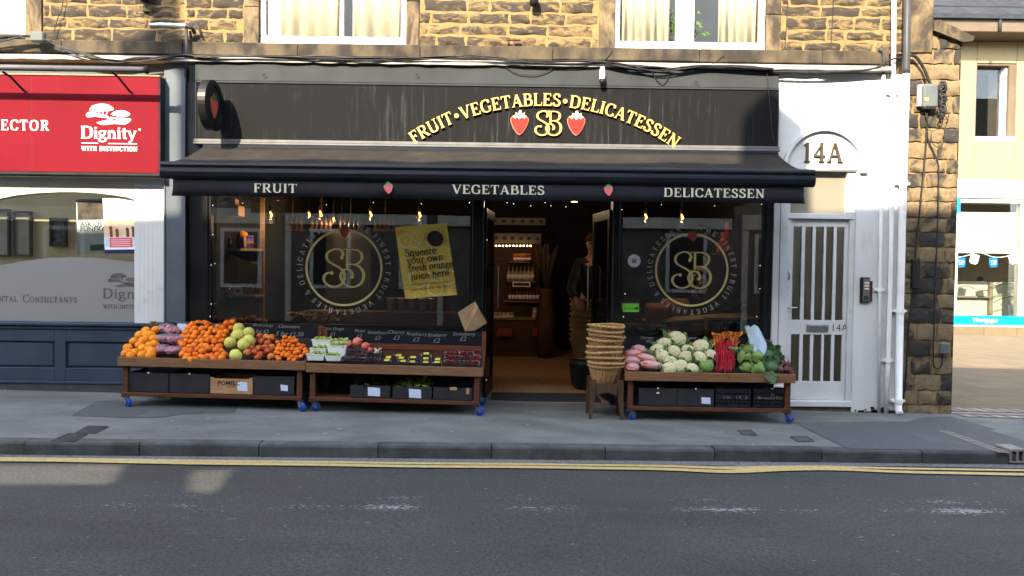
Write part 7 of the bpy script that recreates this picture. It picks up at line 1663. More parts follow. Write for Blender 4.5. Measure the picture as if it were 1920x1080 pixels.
for i, py in enumerate(zs):
    z = P(1134, py+1, -.66-.17).z-.235+.0; p = Vector((stl_c.x+R.uniform(-.007, .007), -.66+R.uniform(-.006, .006), z)); rot = (R.uniform(-.035, .035), R.uniform(-.05, .05), R.uniform(0, 6.28))
    if i == 0: bk.location = p; bk.rotation_euler = rot; bk['label'] = names[0]; bk['group'] = 'stacked wicker baskets beside the doorway'
    else: copy_thing(bk, p, names[i], rot)
zb_ = bk.location.z
t = thing('wooden_stool', 'dark wooden stool carrying the stack of wicker baskets', 'stool', (stl_c.x, -.66, zg)); hw = .165; zt_ = zb_+.055
ang_ = .10
def leg_pts(sx, sy): return None
for sx in (-1, 1):
    for sy in (-1, 1):
        mb = MB(); x0 = stl_c.x+sx*hw; y0 = -.66+sy*.15; w1, w0 = .062, .030
        xa, xb = (x0, x0-sx*w1); xc, xd = x0+sx*.006, x0+sx*.006-sx*w0
        mb.prism([(xa, zt_+.06), (xb, zt_+.06), (xb+sx*.012, zt_-.12), (xd, zg+.002), (xc, zg+.002)], y0-.012, y0+.012); mb.build('leg', M_stool, t)
mb = MB()
for sy in (-1, 1):
    y0 = -.66+sy*.15; xl_, xr_ = stl_c.x-hw+.0625, stl_c.x+hw-.0625
    mb.prism([(xl_, zt_+.02), (xr_, zt_+.02), (xr_, zt_-.10)]+[(xr_-(xr_-xl_)*u, zt_-.10+.035*math.sin(math.pi*u)) for u in (.15, .3, .5, .7, .85)]+[(xl_, zt_-.10)], y0-.010, y0+.010)
for sx in (-1, 1): mb.box(stl_c.x+sx*(hw-.03)-.01, stl_c.x+sx*(hw-.03)+.01, -.66-.137, -.66+.137, zt_-.09, zt_+.02)
mb.build('apron', M_stool, t)
mb = MB(); mb.box(stl_c.x-.15, stl_c.x+.15, -.66-.135, -.66+.135, zb_-.018, zb_-.002); mb.build('seat', M_stool, t)
# paper bags hanging on the door post
M_bag = pm('brown_paper', (.44, .31, .18), (.38, .26, .15), 8, .85, .3, 12)
a = [P(x, y, -.06) for x, y in ((858, 586), (891, 565), (912, 606), (900, 614), (890, 620), (872, 621))]; t = thing('paper_bag', 'brown paper bags hanging on a hook beside the doorway', 'paper bag', a[5])
mb = MB(); A, B_, C_, D2, E_, F_ = a; fold = P(896, 577, -.13); mb.add([A, B_, fold, E_, F_], [(0, 4, 3, 2, 1)], False); mb.add([B_, C_, D2, E_, fold], [(0, 4, 3, 2, 1)], False)
bk2 = [v+Vector((.006, .035, .004)) for v in (A, B_, C_, D2, E_, F_)]; mb.add(bk2, [(0, 1, 2, 3, 4, 5)], False); o = mb.build('bag', M_bag, t); md = o.modifiers.new('thickness', 'SOLIDIFY'); md.thickness = .003
mb = MB(); q = P(882, 596, -.088); ring(mb, q, .036, .040, .004, 24); monogram(mb, q, .04, .004); mb.build('printed_emblem', pm('brown_print', (.24, .16, .09), None, 8, .8), t)
mb = MB(); q = P(897, 556, -.03); mb.tube([q+Vector((0, 0, .03)), q+Vector((0, -.05, .02)), q+Vector((0, -.07, -.05))], .003, 5); mb.build('string', M_rope, t)

# ================================================================== INSIDE THE SHOP
def bulb(px, py, Y, label, r=.030, power=1.3):
    v = P(px, py, Y); t = thing('pendant_bulb', label, 'lamp', v, 'warm filament bulbs hanging inside the shop windows')
    mb = MB(); mb.tube([v+Vector((0, 0, r*2.2)), (v.x, v.y, IZ)], .004, 5); mb.build('cord', M_rope, t)
    mb = MB(); mb.lathe([(.012, r*1.1), (.017, r*1.3), (.017, r*2.3), (.008, r*2.6)], v, 10); mb.build('socket', M_num, t)
    mb = MB(); mb.lathe([(.0, -r*1.15), (r*.6, -r), (r*.98, -r*.4), (r, 0), (r*.8, r*.55), (.014, r*1.2)], v, 14); mb.build('globe', M_bulbglass, t)
    mb = MB(); mb.tube([v+Vector((0, 0, r*.8)), v+Vector((r*.38, 0, 0)), v+Vector((0, 0, -r*.55)), v+Vector((-r*.38, 0, 0)), v+Vector((0, 0, r*.8))], r*.22, 6); mb.build('filament', M_bulb, t)
    l = bpy.data.lights.new('bulb_light', 'POINT'); l.energy = power; l.color = (1, .64, .34); l.shadow_soft_size = .03
    lo = bpy.data.objects.new('bulb_light', l); COL.objects.link(lo); lo.location = v+Vector((0, .0, -r*1.6))
for px, py, Y, lb, r in ((507, 404, .55, 'leftmost filament bulb, hanging beside the shelf of jars', .042), (579, 403, 2.2, 'small filament bulb further back, just left of the pair', .034), (600, 403, .75, 'larger filament bulb above the left emblem', .046), (625, 413, 2.6, 'small filament bulb left of the emblem strawberry', .036), (641, 416, 3.0, 'small filament bulb right over the emblem strawberry', .03), (694, 404, .6, 'filament bulb above the right edge of the left emblem', .044), (786, 405, .6, 'filament bulb hanging in front of the orange poster', .044), (1210, 408, .7, 'filament bulb above the round white sticker', .044), (1278, 409, .7, 'filament bulb above the right emblem', .044)):
    bulb(px, py, Y, lb, r)
v = P(1077, 378, 1.2); t = thing('ceiling_spot', 'small lit ceiling spot inside the top of the doorway', 'lamp', v); mb = MB(); mb.lathe([(.05, .10), (.05, .02), (.045, .0), (.0, .0)], v, 14); mb.build('housing', M_black, t); mb = MB(); mb.lathe([(.0, -.006), (.036, -.004), (.036, -.001)], v, 14); mb.build('lens', M_bulb, t)
l = bpy.data.lights.new('display_fill', 'POINT'); l.energy = 1.6; l.color = (1, .70, .42); l.shadow_soft_size = .05; lo = bpy.data.objects.new('display_fill', l); COL.objects.link(lo); lo.location = (v.x-.55, 3.0, 2.45)  # added fill, set back from the spot to light the display unit
# fairy lights
t = thing('fairy_lights', 'string of tiny white fairy lights round the shop window and door frames', 'fairy lights', P(400, 590, -.03))
led_px = [(394, 593), (396, 570), (396, 497), (403, 494), (399, 440), (399, 385), (455, 381), (521, 376), (612, 384), (700, 380), (790, 382), (880, 380), (913, 450), (912, 712), (951, 380), (963, 382), (995, 386), (1022, 380), (1033, 386), (1061, 388), (1166, 393), (1172, 551), (1169, 594), (1240, 384), (1340, 386), (1428, 383), (1425, 541), (1425, 498), (1419, 594)]
for px, py in led_px: mb = MB(); mb.ball(P(px, py, -.042), .0028, 8, 6); mb.build('led', M_fairy, t)
mb = MB()
for seg in (led_px[:12], [led_px[13], led_px[12]]+led_px[14:20], led_px[22:19:-1]+led_px[23:26]+[led_px[27], led_px[26], led_px[28]]): mb.tube(smooth_pts([tuple(P(a, b_, -.036)) for a, b_ in seg], 2), .0015, 4)
mb.build('wire', M_rope, t)
# shelf of jars at the left of the left window
SYi = .50
def sP(px, py): return P(px, py, SYi)
t = thing('jar_shelf', 'pine shelf unit with jars at the left side of the left window', 'shelf', (sP(445, 600).x, SYi, .03))
x0, x1 = sP(399, 500).x, sP(483, 500).x
for py in (466, 553):
    z = sP(440, py).z; mb = MB(); mb.box(x0, x1, SYi-.06, SYi+.22, z-.028, z, .003); mb.build('shelf', M_shelfwood, t)
    mb = MB(); mb.prism([(sP(413, 500).x, z-.029), (x1, z-.029), (x1, z-.20), (x1-.03, z-.20)], SYi+.10, SYi+.12); mb.build('shelf_bracket', M_wood, t)
for px in (414, 479):
    xx = sP(px, 500).x; mb = MB(); mb.box(xx-.022, xx+.022, SYi+.221, SYi+.265, .03, 2.3); mb.build('post', M_shelfwood, t)
mb = MB(); xx = sP(434, 390).x; z = sP(434, 405).z; mb.box(xx-.09, xx+.10, SYi-.05, SYi+.15, z, z+.12, .004); mb.box(xx-.055, xx+.05, SYi-.02, SYi+.1, z+.122, z+.20, .004); mb.box(xx-.085, xx-.062, SYi+.0, SYi+.03, sP(434, 466).z, z)
M_crateply = pm('plywood', (.55, .33, .15), (.46, .26, .11), 5, .7, stretch=(1, 8, 8))
tag(mb.build('wooden_crate', M_crateply), 'plain pale wooden crate at the top of the jar shelf, catching the sun', 'crate')
M_purple = pm('purple_wrap', (.09, .035, .13), (.05, .02, .08), 20, .4); M_jarfill = pm('dark_preserve', (.08, .03, .025), (.16, .08, .05), 25, .4)
for px, lb in ((424, 'left'), (448, 'middle'), (467, 'right')):
    v = sP(px, 466); t = thing('preserve_jar', 'purple wrapped jar on the upper jar shelf, the %s one' % lb, 'jar', (v.x, SYi+.03, v.z), 'purple jars on the upper shelf')
    mb = MB(); mb.lathe([(.040, .0), (.044, .012), (.044, .105), (.036, .12)], (v.x, SYi+.03, v.z+.001), 18); mb.build('body', M_purple, t); mb = MB(); mb.lathe([(.040, .121), (.042, .125), (.042, .148), (.038, .15)], (v.x, SYi+.03, v.z), 18); mb.build('lid', M_purple, t); mb = MB(); mb.lathe([(.0446, .035), (.0446, .085)], (v.x, SYi+.03, v.z), 18); mb.build('label', M_jarfill, t)
v = sP(447, 441); fruit('orange', Vector((v.x, SYi+.13, v.z+.0)), .062, 'big sunlit orange standing behind the purple jars', 'orange', None, .01)
mb = MB(); zsh = sP(440, 466).z; mb.lathe([(.07, 0), (.06, .03), (.05, .11), (.06, .125)], (v.x, SYi+.13, zsh+.001), 18); tag(mb.build('paper_pot', M_bag), 'pale paper pot holding up the sunlit orange', 'pot')
for px, lb in ((423, 'left'), (468, 'right')):
    v = sP(px, 553); c = (v.x, SYi+.03, v.z+.001); t = thing('sweet_jar', 'round glass sweet jar with a stopper on the lower shelf, the %s one' % lb, 'jar', c, 'glass sweet jars on the lower shelf')
    mb = MB(); mb.lathe([(.045, 0), (.062, .03), (.064, .07), (.045, .105), (.034, .115), (.038, .125)], c, 18); mb.build('glass', M_clear, t)
    mb = MB(); 
    for i in range(40): a = R.uniform(0, 6.28); q = .045*math.sqrt(R.random()); mb.ball((c[0]+q*math.cos(a), c[1]+q*math.sin(a), c[2]+R.uniform(.012, .07)), .011, 7, 5)
    mb.build('sweets', M_onion, t); mb = MB(); mb.lathe([(.03, .127), (.044, .13), (.044, .137), (.012, .145), (.016, .165), (.0, .172)], c, 16); mb.build('stopper', M_clear, t)
v = sP(445, 546); mb = MB(); q = Matrix.Rotation(.35, 3, 'Z'); mb.tf = lambda p: Vector((v.x, SYi+.02, v.z+.006))+q @ p; mb.lathe([(.0, -.012), (.048, -.012), (.052, -.006), (.052, .04), (.0, .04)], (0, 0, 0), 24, 'y', smooth=False); mb.mi = 1; mb.lathe([(0, -.0135), (.02, -.0135), (.02, -.0125)], (0, 0, 0), 14, 'y'); tag(mb.build('round_cheese_box', [M_white, M_darkink]), 'round white box lying on its side between the two glass sweet jars', 'box')
# display in the middle of the shop, seen through the doorway
DY = 4.3
def dP(px, py): return P(px, py, DY)
a, c_ = dP(918, 672), dP(1038, 597)
t = thing('display_unit', 'dark wooden display unit with shelves of bottles facing the doorway', 'display unit', ((a.x+c_.x)/2, DY, .03))
M_umber = pm('umber_wood', (.085, .042, .024), (.05, .025, .014), 5, .55, stretch=(1, 12, 12))
mb = MB(); mb.box(a.x, c_.x, DY, DY+.5, .031, c_.z-.03, .004)
for py in (640, 655): z = dP(970, py).z; mb.box(a.x+.02, c_.x-.02, DY-.012, DY-.001, z-.012, z)
mb.build('base', M_umber, t); mb = MB(); mb.box(a.x-.03, c_.x+.03, DY-.04, DY+.5, c_.z-.028, c_.z, .004); mb.build('counter_top', M_shelfwood, t)
mb = MB(); b0 = dP(925, 400); b1 = dP(1015, 400); mb.box(b0.x, b1.x, DY+.44, DY+.47, c_.z+.001, dP(960, 455).z); mb.build('back_board', M_umber, t)
for px0, px1, py in ((944, 1012, 565), (952, 1004, 527), (956, 994, 490)):
    p, q = dP(px0, py), dP(px1, py); mb = MB(); mb.box(p.x, q.x, DY+.18, DY+.44, p.z-.02, p.z, .002); mb.build('shelf', M_shelfwood, t)
p, q = dP(961, 537), dP(995, 530); mb = MB(); mb.box(p.x, q.x, DY+.165, DY+.178, p.z-.01, q.z+.01); mb.mi = 1; mb.box(p.x+.02, q.x-.02, DY+.163, DY+.1648, p.z+.01, q.z-.01); mb.build('shelf_label', [M_paper, M_darkink], t)
M_bottle = pm('bottle_pale', (.50, .40, .27), (.25, .15, .08), 9, .3, objrand=.3); M_bred = pm('red_carton', (.42, .05, .035), (.3, .03, .03), 6, .5, objrand=.3); M_bdark = pm('dark_bottle', (.10, .045, .02), (.06, .03, .015), 5, .25, objrand=.3)
def bottle_proto(name, mt, w_, h, neck):
    t = thing(name, 'bottle', 'bottle', (0, -50, 0)); mb = MB(); mb.lathe([(w_*.9, 0), (w_, .01), (w_, h*.55), (w_*.35, h*.75), (w_*.33, h*.92)] if neck else [(w_*.95, 0), (w_, .006), (w_, h*.85), (w_*.9, h*.88)], (0, 0, 0), 12); mb.build('body', mt, t, True); mb = MB(); mb.lathe([(w_*.4, h*.921), (w_*.4, h)] if neck else [(w_, h*.881), (w_, h)], (0, 0, 0), 12); mb.build('cap', M_shelfwood if neck else M_gold, t, True); mb = MB(); mb.lathe([(w_*1.02, h*.15), (w_*1.02, h*.45)], (0, 0, 0), 12); mb.build('label', M_paper, t, True); return t
def row(pr, px0, px1, py, n, dy, label, group, first=[]):
    for i in range(n):
        p = P(px0+(px1-px0)*i/(n-1), py, DY+dy)
        if pr not in first: pr.location = p; pr['label'] = label; pr['group'] = group; first.append(pr)
        else: o = copy_thing(pr, p, label); o['group'] = group
row(bottle_proto('bottle', M_bottle, .035, .25, True), 954, 998, 527, 7, .26, 'pale bottle on the bottle shelf seen through the doorway', 'pale bottles in the shop')
row(bottle_proto('bottle', M_bdark, .028, .24, True), 956, 1008, 565, 9, .26, 'slim dark bottle on the lowest shelf seen through the doorway', 'dark bottles in the shop')
row(bottle_proto('tin', M_bred, .036, .13, False), 966, 992, 490, 6, .26, 'red tin on the top shelf seen through the doorway', 'red tins in the shop')
pj = bottle_proto('jam_jar', M_bottle, .036, .10, False)
row(pj, 930, 960, 597, 5, .08, 'small jar on the left of the display counter', 'jars left on the display counter'); row(copy_thing(pj, (0, 0, 0)), 1002, 1036, 597, 5, .08, 'small jar on the right of the display counter', 'jars right on the display counter')
row(copy_thing(pj, (0, 0, 0)), 1003, 1030, 588, 4, .16, 'small jar in the upper row at the right of the display counter', 'upper jars on the display counter')
M_berrybox = pm('berry_tray', (.30, .05, .05), (.2, .03, .03), 20, .6)
for px0, px1, lb in ((932, 960, 'left'), (999, 1026, 'right')): p, q = P(px0, 628, DY-.1), P(px1, 616, DY-.1); mb = MB(); mb.box(p.x, q.x, DY-.16, DY-.013, p.z, q.z, .006); mb.box(p.x-.01, q.x+.01, DY-.17, DY-.013, p.z-.015, p.z-.001); tag(mb.build('red_tray', M_berrybox), 'red tray on the %s of the display unit front' % lb, 'tray')
for py0, py1, px0, px1, lb in ((409, 421, 919, 1023, 'upper'), (438, 456, 923, 1015, 'lower with small dark drawings')):
    p, q = P(px0, py1, 4.5), P(px1, py0, 4.5); mb = MB(); mb.box(p.x, q.x, 4.5, 4.53, p.z, q.z, .003); mb.mi = 1
    for i in range(6): xm = p.x+(q.x-p.x)*(i+.5)/6; mb.ball((xm, 4.497, (p.z+q.z)/2), (.035, .002, .03), 8, 5)
    mb.tube([(p.x+.05, 4.52, q.z), (p.x+.05, 4.52, IZ)], .004, 4); mb.tube([(q.x-.05, 4.52, q.z), (q.x-.05, 4.52, IZ)], .004, 4); tag(mb.build('hanging_board', [M_roomboard, M_darkink]) if 'M_roomboard' in globals() else mb.build('hanging_board', [pm('grey_board', (.16, .15, .13), (.13, .12, .11), 4, .8), M_darkink]), 'long grey board over the display unit, the %s' % lb, 'sign')
t = thing('warm_light_strip', 'short strip of warm lights under the hanging boards', 'light', P(962, 461, 4.45)); mb = MB(); p, q = P(930, 461, 4.45), P(995, 461, 4.45); mb.tube([p, q], .008, 6); mb.build('strip', M_num, t); mb = MB()
for i in range(11): mb.ball(p.lerp(q, i/10)+Vector((0, -.012, 0)), .014, 8, 5)
mb.build('bulbs', emit('warm_led', (1, .6, .25), 2.5), t)
v = P(1024, 590, 4.2); t = thing('vase', 'tall vase of dried grasses right of the display unit', 'vase', (v.x, 4.2, .03)); mb = MB(); zt_ = P(1024, 545, 4.2).z; mb.lathe([(.12, 0), (.16, .4), (.17, zt_-.5), (.10, zt_-.1), (.12, zt_)], (v.x, 4.2, .031), 18); mb.build('pot', M_umber, t); mb = MB()
for i in range(26): a = R.uniform(0, 6.28); q = R.uniform(.05, .22); mb.tube([(v.x, 4.2, zt_-.05), (v.x+q*.5*math.cos(a), 4.2+q*.4*math.sin(a), zt_+.35), (v.x+q*math.cos(a), 4.2+q*.6*math.sin(a), zt_+R.uniform(.5, .8))], [.004, .012, .022], 5)
mb.build('grasses', pm('dried_grass', (.085, .055, .04), (.06, .04, .03), 10, .9), t)
# second stack of baskets just inside the door
bx = P(1093, 650, .55).x
for i in range(9):
    o = copy_thing(bk, (bx+.06+R.uniform(-.008, .008), 1.0, .40+i*.062), 'wicker basket in the dim stack just inside the doorway', (R.uniform(-.03, .03), R.uniform(-.03, .03), R.uniform(0, 6)), 1.0); o['group'] = 'dim stack of baskets inside the doorway'
mb = MB(); mb.lathe([(.10, 0), (.15, .05), (.18, .30), (.18, .37)], (bx+.06, 1.0, .031), 20); tag(mb.build('black_tub', M_crate), 'black tub under the dim baskets inside the doorway', 'tub')
# produce behind the right window
GYi = .35
M_greens = pm('dark_greens', (.05, .10, .04), (.025, .055, .025), 20, .6, island=.5); M_greens2 = pm('bluish_greens', (.09, .14, .11), (.045, .08, .06), 20, .6, island=.5)
def bunch(c, ext, n, sz, mt, label, name='greens_bunch', cat='vegetable'):
    mb = MB()
    for i in range(n):
        p = Vector((c.x+R.uniform(-1, 1)*ext[0], c.y+R.uniform(-1, 1)*ext[1], c.z+R.uniform(-1, 1)*ext[2])); a = R.uniform(0, 6.28); q = sz*R.uniform(.6, 1.4); u = Vector((math.cos(a), math.sin(a)*.6, R.uniform(-.5, .7)))*q; v2 = Vector((-math.sin(a), math.cos(a), R.uniform(-.4, .6)))*q*.35
        mb.add([p-u*.5, p+v2, p+u*.5, p-v2], [(0, 1, 2, 3)], False)
    return tag(mb.build(name, mt), label, cat)
mb = MB(); mb.box(1.23, 2.79, .18, .95, .03, .70, .004); mb.box(1.23, 2.79, .6, .95, .701, .86, .004); tag(mb.build('produce_bench', M_umber), 'stepped dark wood bench behind the right window', 'bench')
bunch(P(1236, 616, GYi), (.20, .08, .05), 120, .07, M_greens2, 'bundle of bluish leeks and greens low in the right window')
bunch(P(1380, 578, .75), (.26, .12, .09), 240, .07, M_greens, 'mass of dark leafy greens in the right window behind the emblem')
bunch(P(1205, 606, GYi), (.06, .06, .05), 40, .06, pm('ochre_leaf', (.22, .2, .08), (.14, .12, .05), 9, .7), 'ochre squash leaves at the left corner of the right window')
t = thing('parsnip_row', 'row of long pale roots lying above the chalk sign in the right window', 'vegetable', P(1340, 596, .42)); mb = MB()
for i in range(7): a = P(1250+R.uniform(-8, 20), 603-i*1.3, .42+.02*i); b_ = P(1430+R.uniform(-20, 5), 598-i*1.2, .42+.02*i); mb.tube([a, a.lerp(b_, .5)+Vector((0, 0, .015)), b_], [.006, .016, .020], 7)
mb.build('roots', pm('pale_root', (.45, .34, .18), (.36, .26, .13), 8, .7), t)
p, q = P(1326, 628, .26), P(1432, 597, .26); t = thing('produce_crate', 'wooden crate with a chalk price board in the right window', 'crate', ((p.x+q.x)/2, .3, .70)); mb = MB(); mb.box(p.x, q.x, .26, .40, p.z-.04, q.z, .004); mb.build('crate', M_shelfwood, t); mb = MB(); mb.box(p.x+.03, q.x-.02, .247, .258, p.z+.02, q.z-.02); cb = mb.build('chalkboard', M_chalk, t); mb = MB(); zc = (p.z+q.z)/2; sans(mb, 'Round Sweet', (p.x+.18, .246, zc+.02), .055, .001); sans(mb, '£1.70', (p.x+.18, .246, zc-.05), .06, .001); mb.build('writing', M_chalkink, cb)
for i, (px, py, lb) in enumerate(((1372, 425, 'at the top'), (1364, 444, 'in the middle row, left'), (1384, 444, 'in the middle row, right'), (1356, 463, 'in the bottom row, left'), (1377, 463, 'in the bottom row, middle'), (1396, 463, 'in the bottom row, right'))):
    v = P(px, py, 1.4); mb = MB(); mb.box(v.x-.066, v.x+.066, 1.36, 1.48, v.z-.066, v.z+.064, .006); mb.mi = 1; disc(mb, (v.x, 1.3595, v.z), .03, .001, 12); tag(mb.build('red_tin', [pm('red_tin_paint', (.40, .07, .05), (.34, .05, .04), 6, .5) if i == 0 else MATS['red_tin_paint'], M_berrybox]), 'red tin in the pyramid behind the right window, %s' % lb, 'tin', 'pyramid of red tins')
z = P(1376, 473.5, 1.4).z; mb = MB(); mb.box(P(1340, 470, 1.4).x, 2.79, 1.3, 1.55, z-.03, z-.001); tag(mb.build('wall_shelf', M_umber), 'dark shelf carrying the pyramid of red tins', 'shelf')
v = P(1403, 425, 1.0); mb = MB(); mb.box(v.x-.085, v.x+.085, 1.0, 1.012, v.z-.075, v.z+.06); mb.mi = 1; sans(mb, 'C&V', (v.x, .9995, v.z-.03), .09, .001); tag(mb.build('small_notice', [pm('grey_notice', (.24, .24, .24), None, 5, .8), M_darkink]), 'small grey notice at the upper right of the right window', 'notice')
for px, py, h, lb in ((1268, 548, .30, 'left brown paper sack behind the right emblem'), (1235, 570, .24, 'brown basket at the left behind the right emblem')):
    v = P(px, py, .8); mb = MB(); mb.lathe([(.12, -.02), (.15, .04), (.17, h*.7), (.14, h), (.12, h*.95)], (v.x, .8, .862), 16, rf=lambda i, k: 1+.06*math.sin(k*2.3+i)); tag(mb.build('paper_sack', pm('brown_sack', (.24, .10, .045), (.17, .07, .03), 6, .8) if 'brown_sack' not in MATS else MATS['brown_sack']), lb, 'sack')
v = P(1310, 520, .9); mb = MB(); 
for i in range(40): mb.ball((v.x+R.uniform(-.10, .10), .9+R.uniform(-.06, .06), v.z+R.uniform(-.22, .12)), R.uniform(.016, .026), 7, 5)
tag(mb.build('garlic_string', pm('garlic_pink', (.34, .26, .28), (.24, .16, .18), 9, .6)), 'hanging string of pale garlic behind the right emblem', 'garlic')
# produce bench and twinkle behind the left window
mb = MB(); mb.box(-3.2, -.45, .62, 1.35, .03, .72, .004); mb.box(-2.5, -.5, .95, 1.35, .721, .95, .004); tag(mb.build('produce_bench', M_umber), 'long dark wood bench behind the left window', 'bench')
bunch(P(585, 592, .75), (.30, .1, .05), 150, .06, pm('straw_tinsel', (.30, .17, .06), (.16, .08, .03), 15, .5, island=.5), 'heap of straw coloured packing on the bench behind the left emblem', 'straw_heap', 'straw')
for i in range(5):
    x = -1.45+i*.13; mb = MB(); mb.lathe([(.035, 0), (.055, .16), (.06, .165), (.05, .15)], (x, 1.1, .952), 14); tag(mb.build('metal_cup', M_steel), 'metal cup standing in a row under the orange poster', 'cup', 'metal cups under the orange poster')
mb = MB(); mb.box(-2.72, -2.05, 3.0, 3.06, .9, 2.05, .005); tag(mb.build('dark_cupboard', pm('cupboard', (.05, .047, .044), (.04, .038, .036), 4, .5)), 'dark cupboard door deep in the shop left of the emblem', 'cupboard')
for i, px in enumerate((545, 600, 655, 720)):
    z = P(px, 430, 2.6).z; mb = MB(); mb.box(P(px, 430, 2.6).x-.16, P(px, 430, 2.6).x+.16, 2.6, 2.75, z-.02, z); 
    for j in range(5): xx = P(px, 430, 2.6).x-.13+j*.065; mb.lathe([(.022, 0), (.024, .12), (.01, .16), (.01, .2)], (xx, 2.66, z+.001), 8)
    mb.tube([(P(px, 430, 2.6).x, 2.7, z), (P(px, 430, 2.6).x, 2.7, IZ)], .01, 5); tag(mb.build('bottle_rack', M_bdark), 'dim rack of bottles deep behind the left window, number %s from the left' % ('one', 'two', 'three', 'four')[i], 'rack', 'racks deep in the shop')

# ================================================================== PEOPLE
def skin_mesh(name, verts, edges, radii, mt, parent, sub=1):
    me = bpy.data.meshes.new(name); me.from_pydata([tuple(v) for v in verts], edges, []); o = bpy.data.objects.new(name, me); COL.objects.link(o)
    md = o.modifiers.new('skin', 'SKIN'); md.use_smooth_shade = True
    sv = me.skin_vertices[0].data if me.skin_vertices else None
    if sv is None:
        bm = __import__('bmesh').new(); bm.from_mesh(me); bm.verts.layers.skin.verify(); bm.to_mesh(me); bm.free(); sv = me.skin_vertices[0].data
    for i, r in enumerate(radii): sv[i].radius = (r, r) if not isinstance(r, tuple) else r; sv[i].use_root = (i == 0)
    s2_ = o.modifiers.new('sub', 'SUBSURF'); s2_.levels = s2_.render_levels = sub
    dg = bpy.context.evaluated_depsgraph_get(); m2 = bpy.data.meshes.new_from_object(o.evaluated_get(dg)); bpy.data.objects.remove(o)
    m2.materials.clear(); m2.materials.append(mt); n = bpy.data.objects.new(name, m2); COL.objects.link(n); n.parent = parent
    for p in m2.polygons: p.use_smooth = True
    return n
M_skin = pm('skin', (.48, .26, .17), (.42, .22, .14), 8, .55, sss=.1); M_hair = pm('dark_hair', (.02, .014, .010), (.035, .024, .016), 60, .6)
def person(label, loc, rz, bend, head_tilt, top_mt, low_mt, hair_mt, vest=None, cap=False, arms=((.27, -.10, 1.12), (.24, -.30, 1.02))):
    t = thing('person', label, 'person', loc, None, (0, 0, rz)); pv = Vector((0, 0, .95))
    B_ = Matrix.Rotation(bend, 3, 'X'); Hn = Vector((0, .01, 1.50)); Ht = Matrix.Rotation(head_tilt, 3, 'X')
    def up(p): return pv+B_ @ (Vector(p)-pv)
    def hd(p): return up(Hn+Ht @ (Vector(p)-Hn))
    V, E, Rr = [], [], []
    def add(p, r, par=None):
        V.append(p); Rr.append(r); i = len(V)-1
        if par is not None: E.append((par, i))
        return i
    pel = add(pv, (.125, .10)); sp = add(up((0, .01, 1.15)), (.115, .09), pel); ch = add(up((0, 0, 1.36)), (.135, .10), sp); nk = add(up((0, .01, 1.49)), .056, ch); jw = add(hd((0, -.018, 1.565)), (.058, .068), nk); hm = add(hd((0, -.012, 1.64)), (.074, .090), jw); cw = add(hd((0, -.005, 1.71)), (.058, .07), hm)
    add(hd((0, -.118, 1.612)), .013, hm)
    for sx in (-1, 1):
        add(hd((sx*.082, .008, 1.62)), .014, hm)
        sh = add(up((sx*.165, 0, 1.42)), .058, ch); el, wr = arms; e_ = add(up((sx*el[0], el[1], el[2])), .042, sh); w_ = add(up((sx*wr[0], wr[1], wr[2])), .028, e_)
        d = (V[w_]-V[e_]).normalized(); pm_ = add(V[w_]+d*.055, (.034, .018), w_); sd = Vector((sx, 0, 0))
        for k_, (o_, L_) in enumerate(((-.026, .062), (-.009, .075), (.009, .080), (.026, .070))):
            f1 = add(V[pm_]+d*.035+sd*o_, .009, pm_); f2 = add(V[f1]+d*L_*.5+Vector((0, .004, -.008)), .0085, f1); add(V[f2]+d*L_*.45+Vector((0, .010, -.018)), .007, f2)
        th = add(V[pm_]-d*.01-sd*.036+Vector((0, -.012, 0)), .010, pm_); add(V[th]+d*.035-sd*.012, .008, th)
        hp_ = add(Vector((sx*.095, 0, .90)), .085, pel); kn = add(Vector((sx*.10, -.02, .50)), .058, hp_); an = add(Vector((sx*.10, .02, .09)), .040, kn); add(Vector((sx*.11, -.15, .035)), .036, an)
    skin_mesh('body', V, E, Rr, M_skin, t, 1)
    V, E, Rr = [], [], []
    pel = add(pv-Vector((0, 0, .03)), (.145, .118)); sp = add(up((0, .01, 1.15)), (.135, .108), pel); ch = add(up((0, 0, 1.36)), (.152, .118), sp); add(up((0, .012, 1.465)), .066, ch)
    for sx in (-1, 1):
        sh = add(up((sx*.165, 0, 1.42)), .072, ch); el, wr = arms; e_ = add(up((sx*el[0], el[1], el[2])), .056, sh); add(up(Vector((sx*el[0], el[1], el[2])).lerp(Vector((sx*wr[0], wr[1], wr[2])), .92)), .042, e_)
    skin_mesh('shirt', V, E, Rr, top_mt, t, 1)
    if vest:
        V, E, Rr = [], [], []; pel = add(pv, (.152, .125)); sp = add(up((0, .01, 1.15)), (.142, .118), pel); add(up((0, 0, 1.39)), (.150, .128), sp); skin_mesh('waistcoat', V, E, Rr, vest, t, 1)
    V, E, Rr = [], [], []; pel = add(pv-Vector((0, 0, .02)), (.138, .115))
    for sx in (-1, 1): hp_ = add(Vector((sx*.095, 0, .88)), .098, pel); kn = add(Vector((sx*.10, -.02, .50)), .072, hp_); add(Vector((sx*.10, .02, .07)), .058, kn)
    skin_mesh('trousers', V, E, Rr, low_mt, t, 1)
    mb = MB()
    for sx in (-1, 1): mb.box(sx*.105-.045, sx*.105+.045, -.20, .09, .0, .075, .02)
    mb.build('shoes', M_blackmatt, t, True)
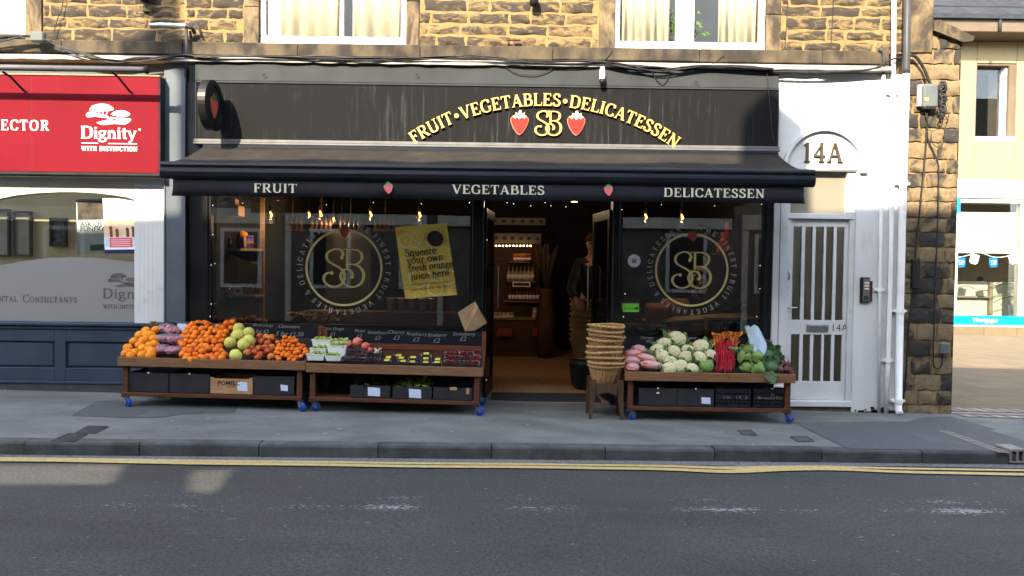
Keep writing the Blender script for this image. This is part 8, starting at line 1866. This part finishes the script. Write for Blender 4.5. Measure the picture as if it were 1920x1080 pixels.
    def dome(name, mt, rr, zc, cut, yb):
        mb = MB(); n = 20; rings = 9; vs = []; fs = []
        for j in range(rings+1):
            th = cut*j/rings
            for i in range(n): a = 6.28318*i/n; q = 1.0 if not (name == 'hair' and math.sin(a) < -.2 and j > 5) else .93; vs.append(hd((rr[0]*math.sin(th)*math.cos(a)*q, yb+rr[1]*math.sin(th)*math.sin(a)*q, zc+rr[2]*math.cos(th)+(.03 if name == 'hair' and math.sin(a) < -.3 and j > 5 else 0)*(j-5)/4)))
        fs = [(j*n+i, (j+1)*n+i, (j+1)*n+(i+1) % n, j*n+(i+1) % n) for j in range(rings) for i in range(n)]; mb.add(vs, fs, True)
        if name == 'cap': mb.add([hd((u*.07, yb-.09-.06*(1-u*u), zc-.012+.004*w_)) for w_ in (0, 1) for u in (-1, -.5, 0, .5, 1)]+[hd((u*.08, yb-.06, zc-.004)) for u in (-1, -.5, 0, .5, 1)], [(0, 1, 11, 10), (1, 2, 12, 11), (2, 3, 13, 12), (3, 4, 14, 13)], True)
        o = mb.build(name, mt, t, True); md = o.modifiers.new('thickness', 'SOLIDIFY'); md.thickness = .006
    if cap: dome('cap', hair_mt, (.094, .113, .105), 1.665, 1.5, -.008)
    else: dome('hair', hair_mt, (.092, .112, .112), 1.655, 1.95, .004)
    mb = MB()
    for sx in (-1, 1): mb.ball(hd((sx*.030, -.092, 1.642)), .010, 8, 6)
    mb.build('eyes', M_darkink, t, True); mb = MB(); mb.ball(hd((0, -.085, 1.572)), (.022, .008, .006), 8, 5); mb.build('mouth', pm('lip', (.32, .12, .10), None, 8, .5) if 'lip' not in MATS else MATS['lip'], t, True)
    return t
v = B(1837, 510, BY+2.2)
person('person in a white shirt and dark waistcoat bending forward behind the office counter', (v.x+.42, BY+2.2, -.2), -math.pi/2, .55, .25, M_white, M_blackmatt, M_hair, M_blackmatt)
v = P(1113, 438, 1.0)
M_capred = pm('dull_red_cap', (.10, .035, .025), (.08, .028, .02), 9, .8)
person('person in dark clothes and a cap standing dimly behind the open glass door', (P(1112, 440, 1.15).x, 1.15, .031), .1, .03, .08, M_blackmatt, M_blackmatt, M_capred, None, True).scale = (1.09, 1.09, 1.09)
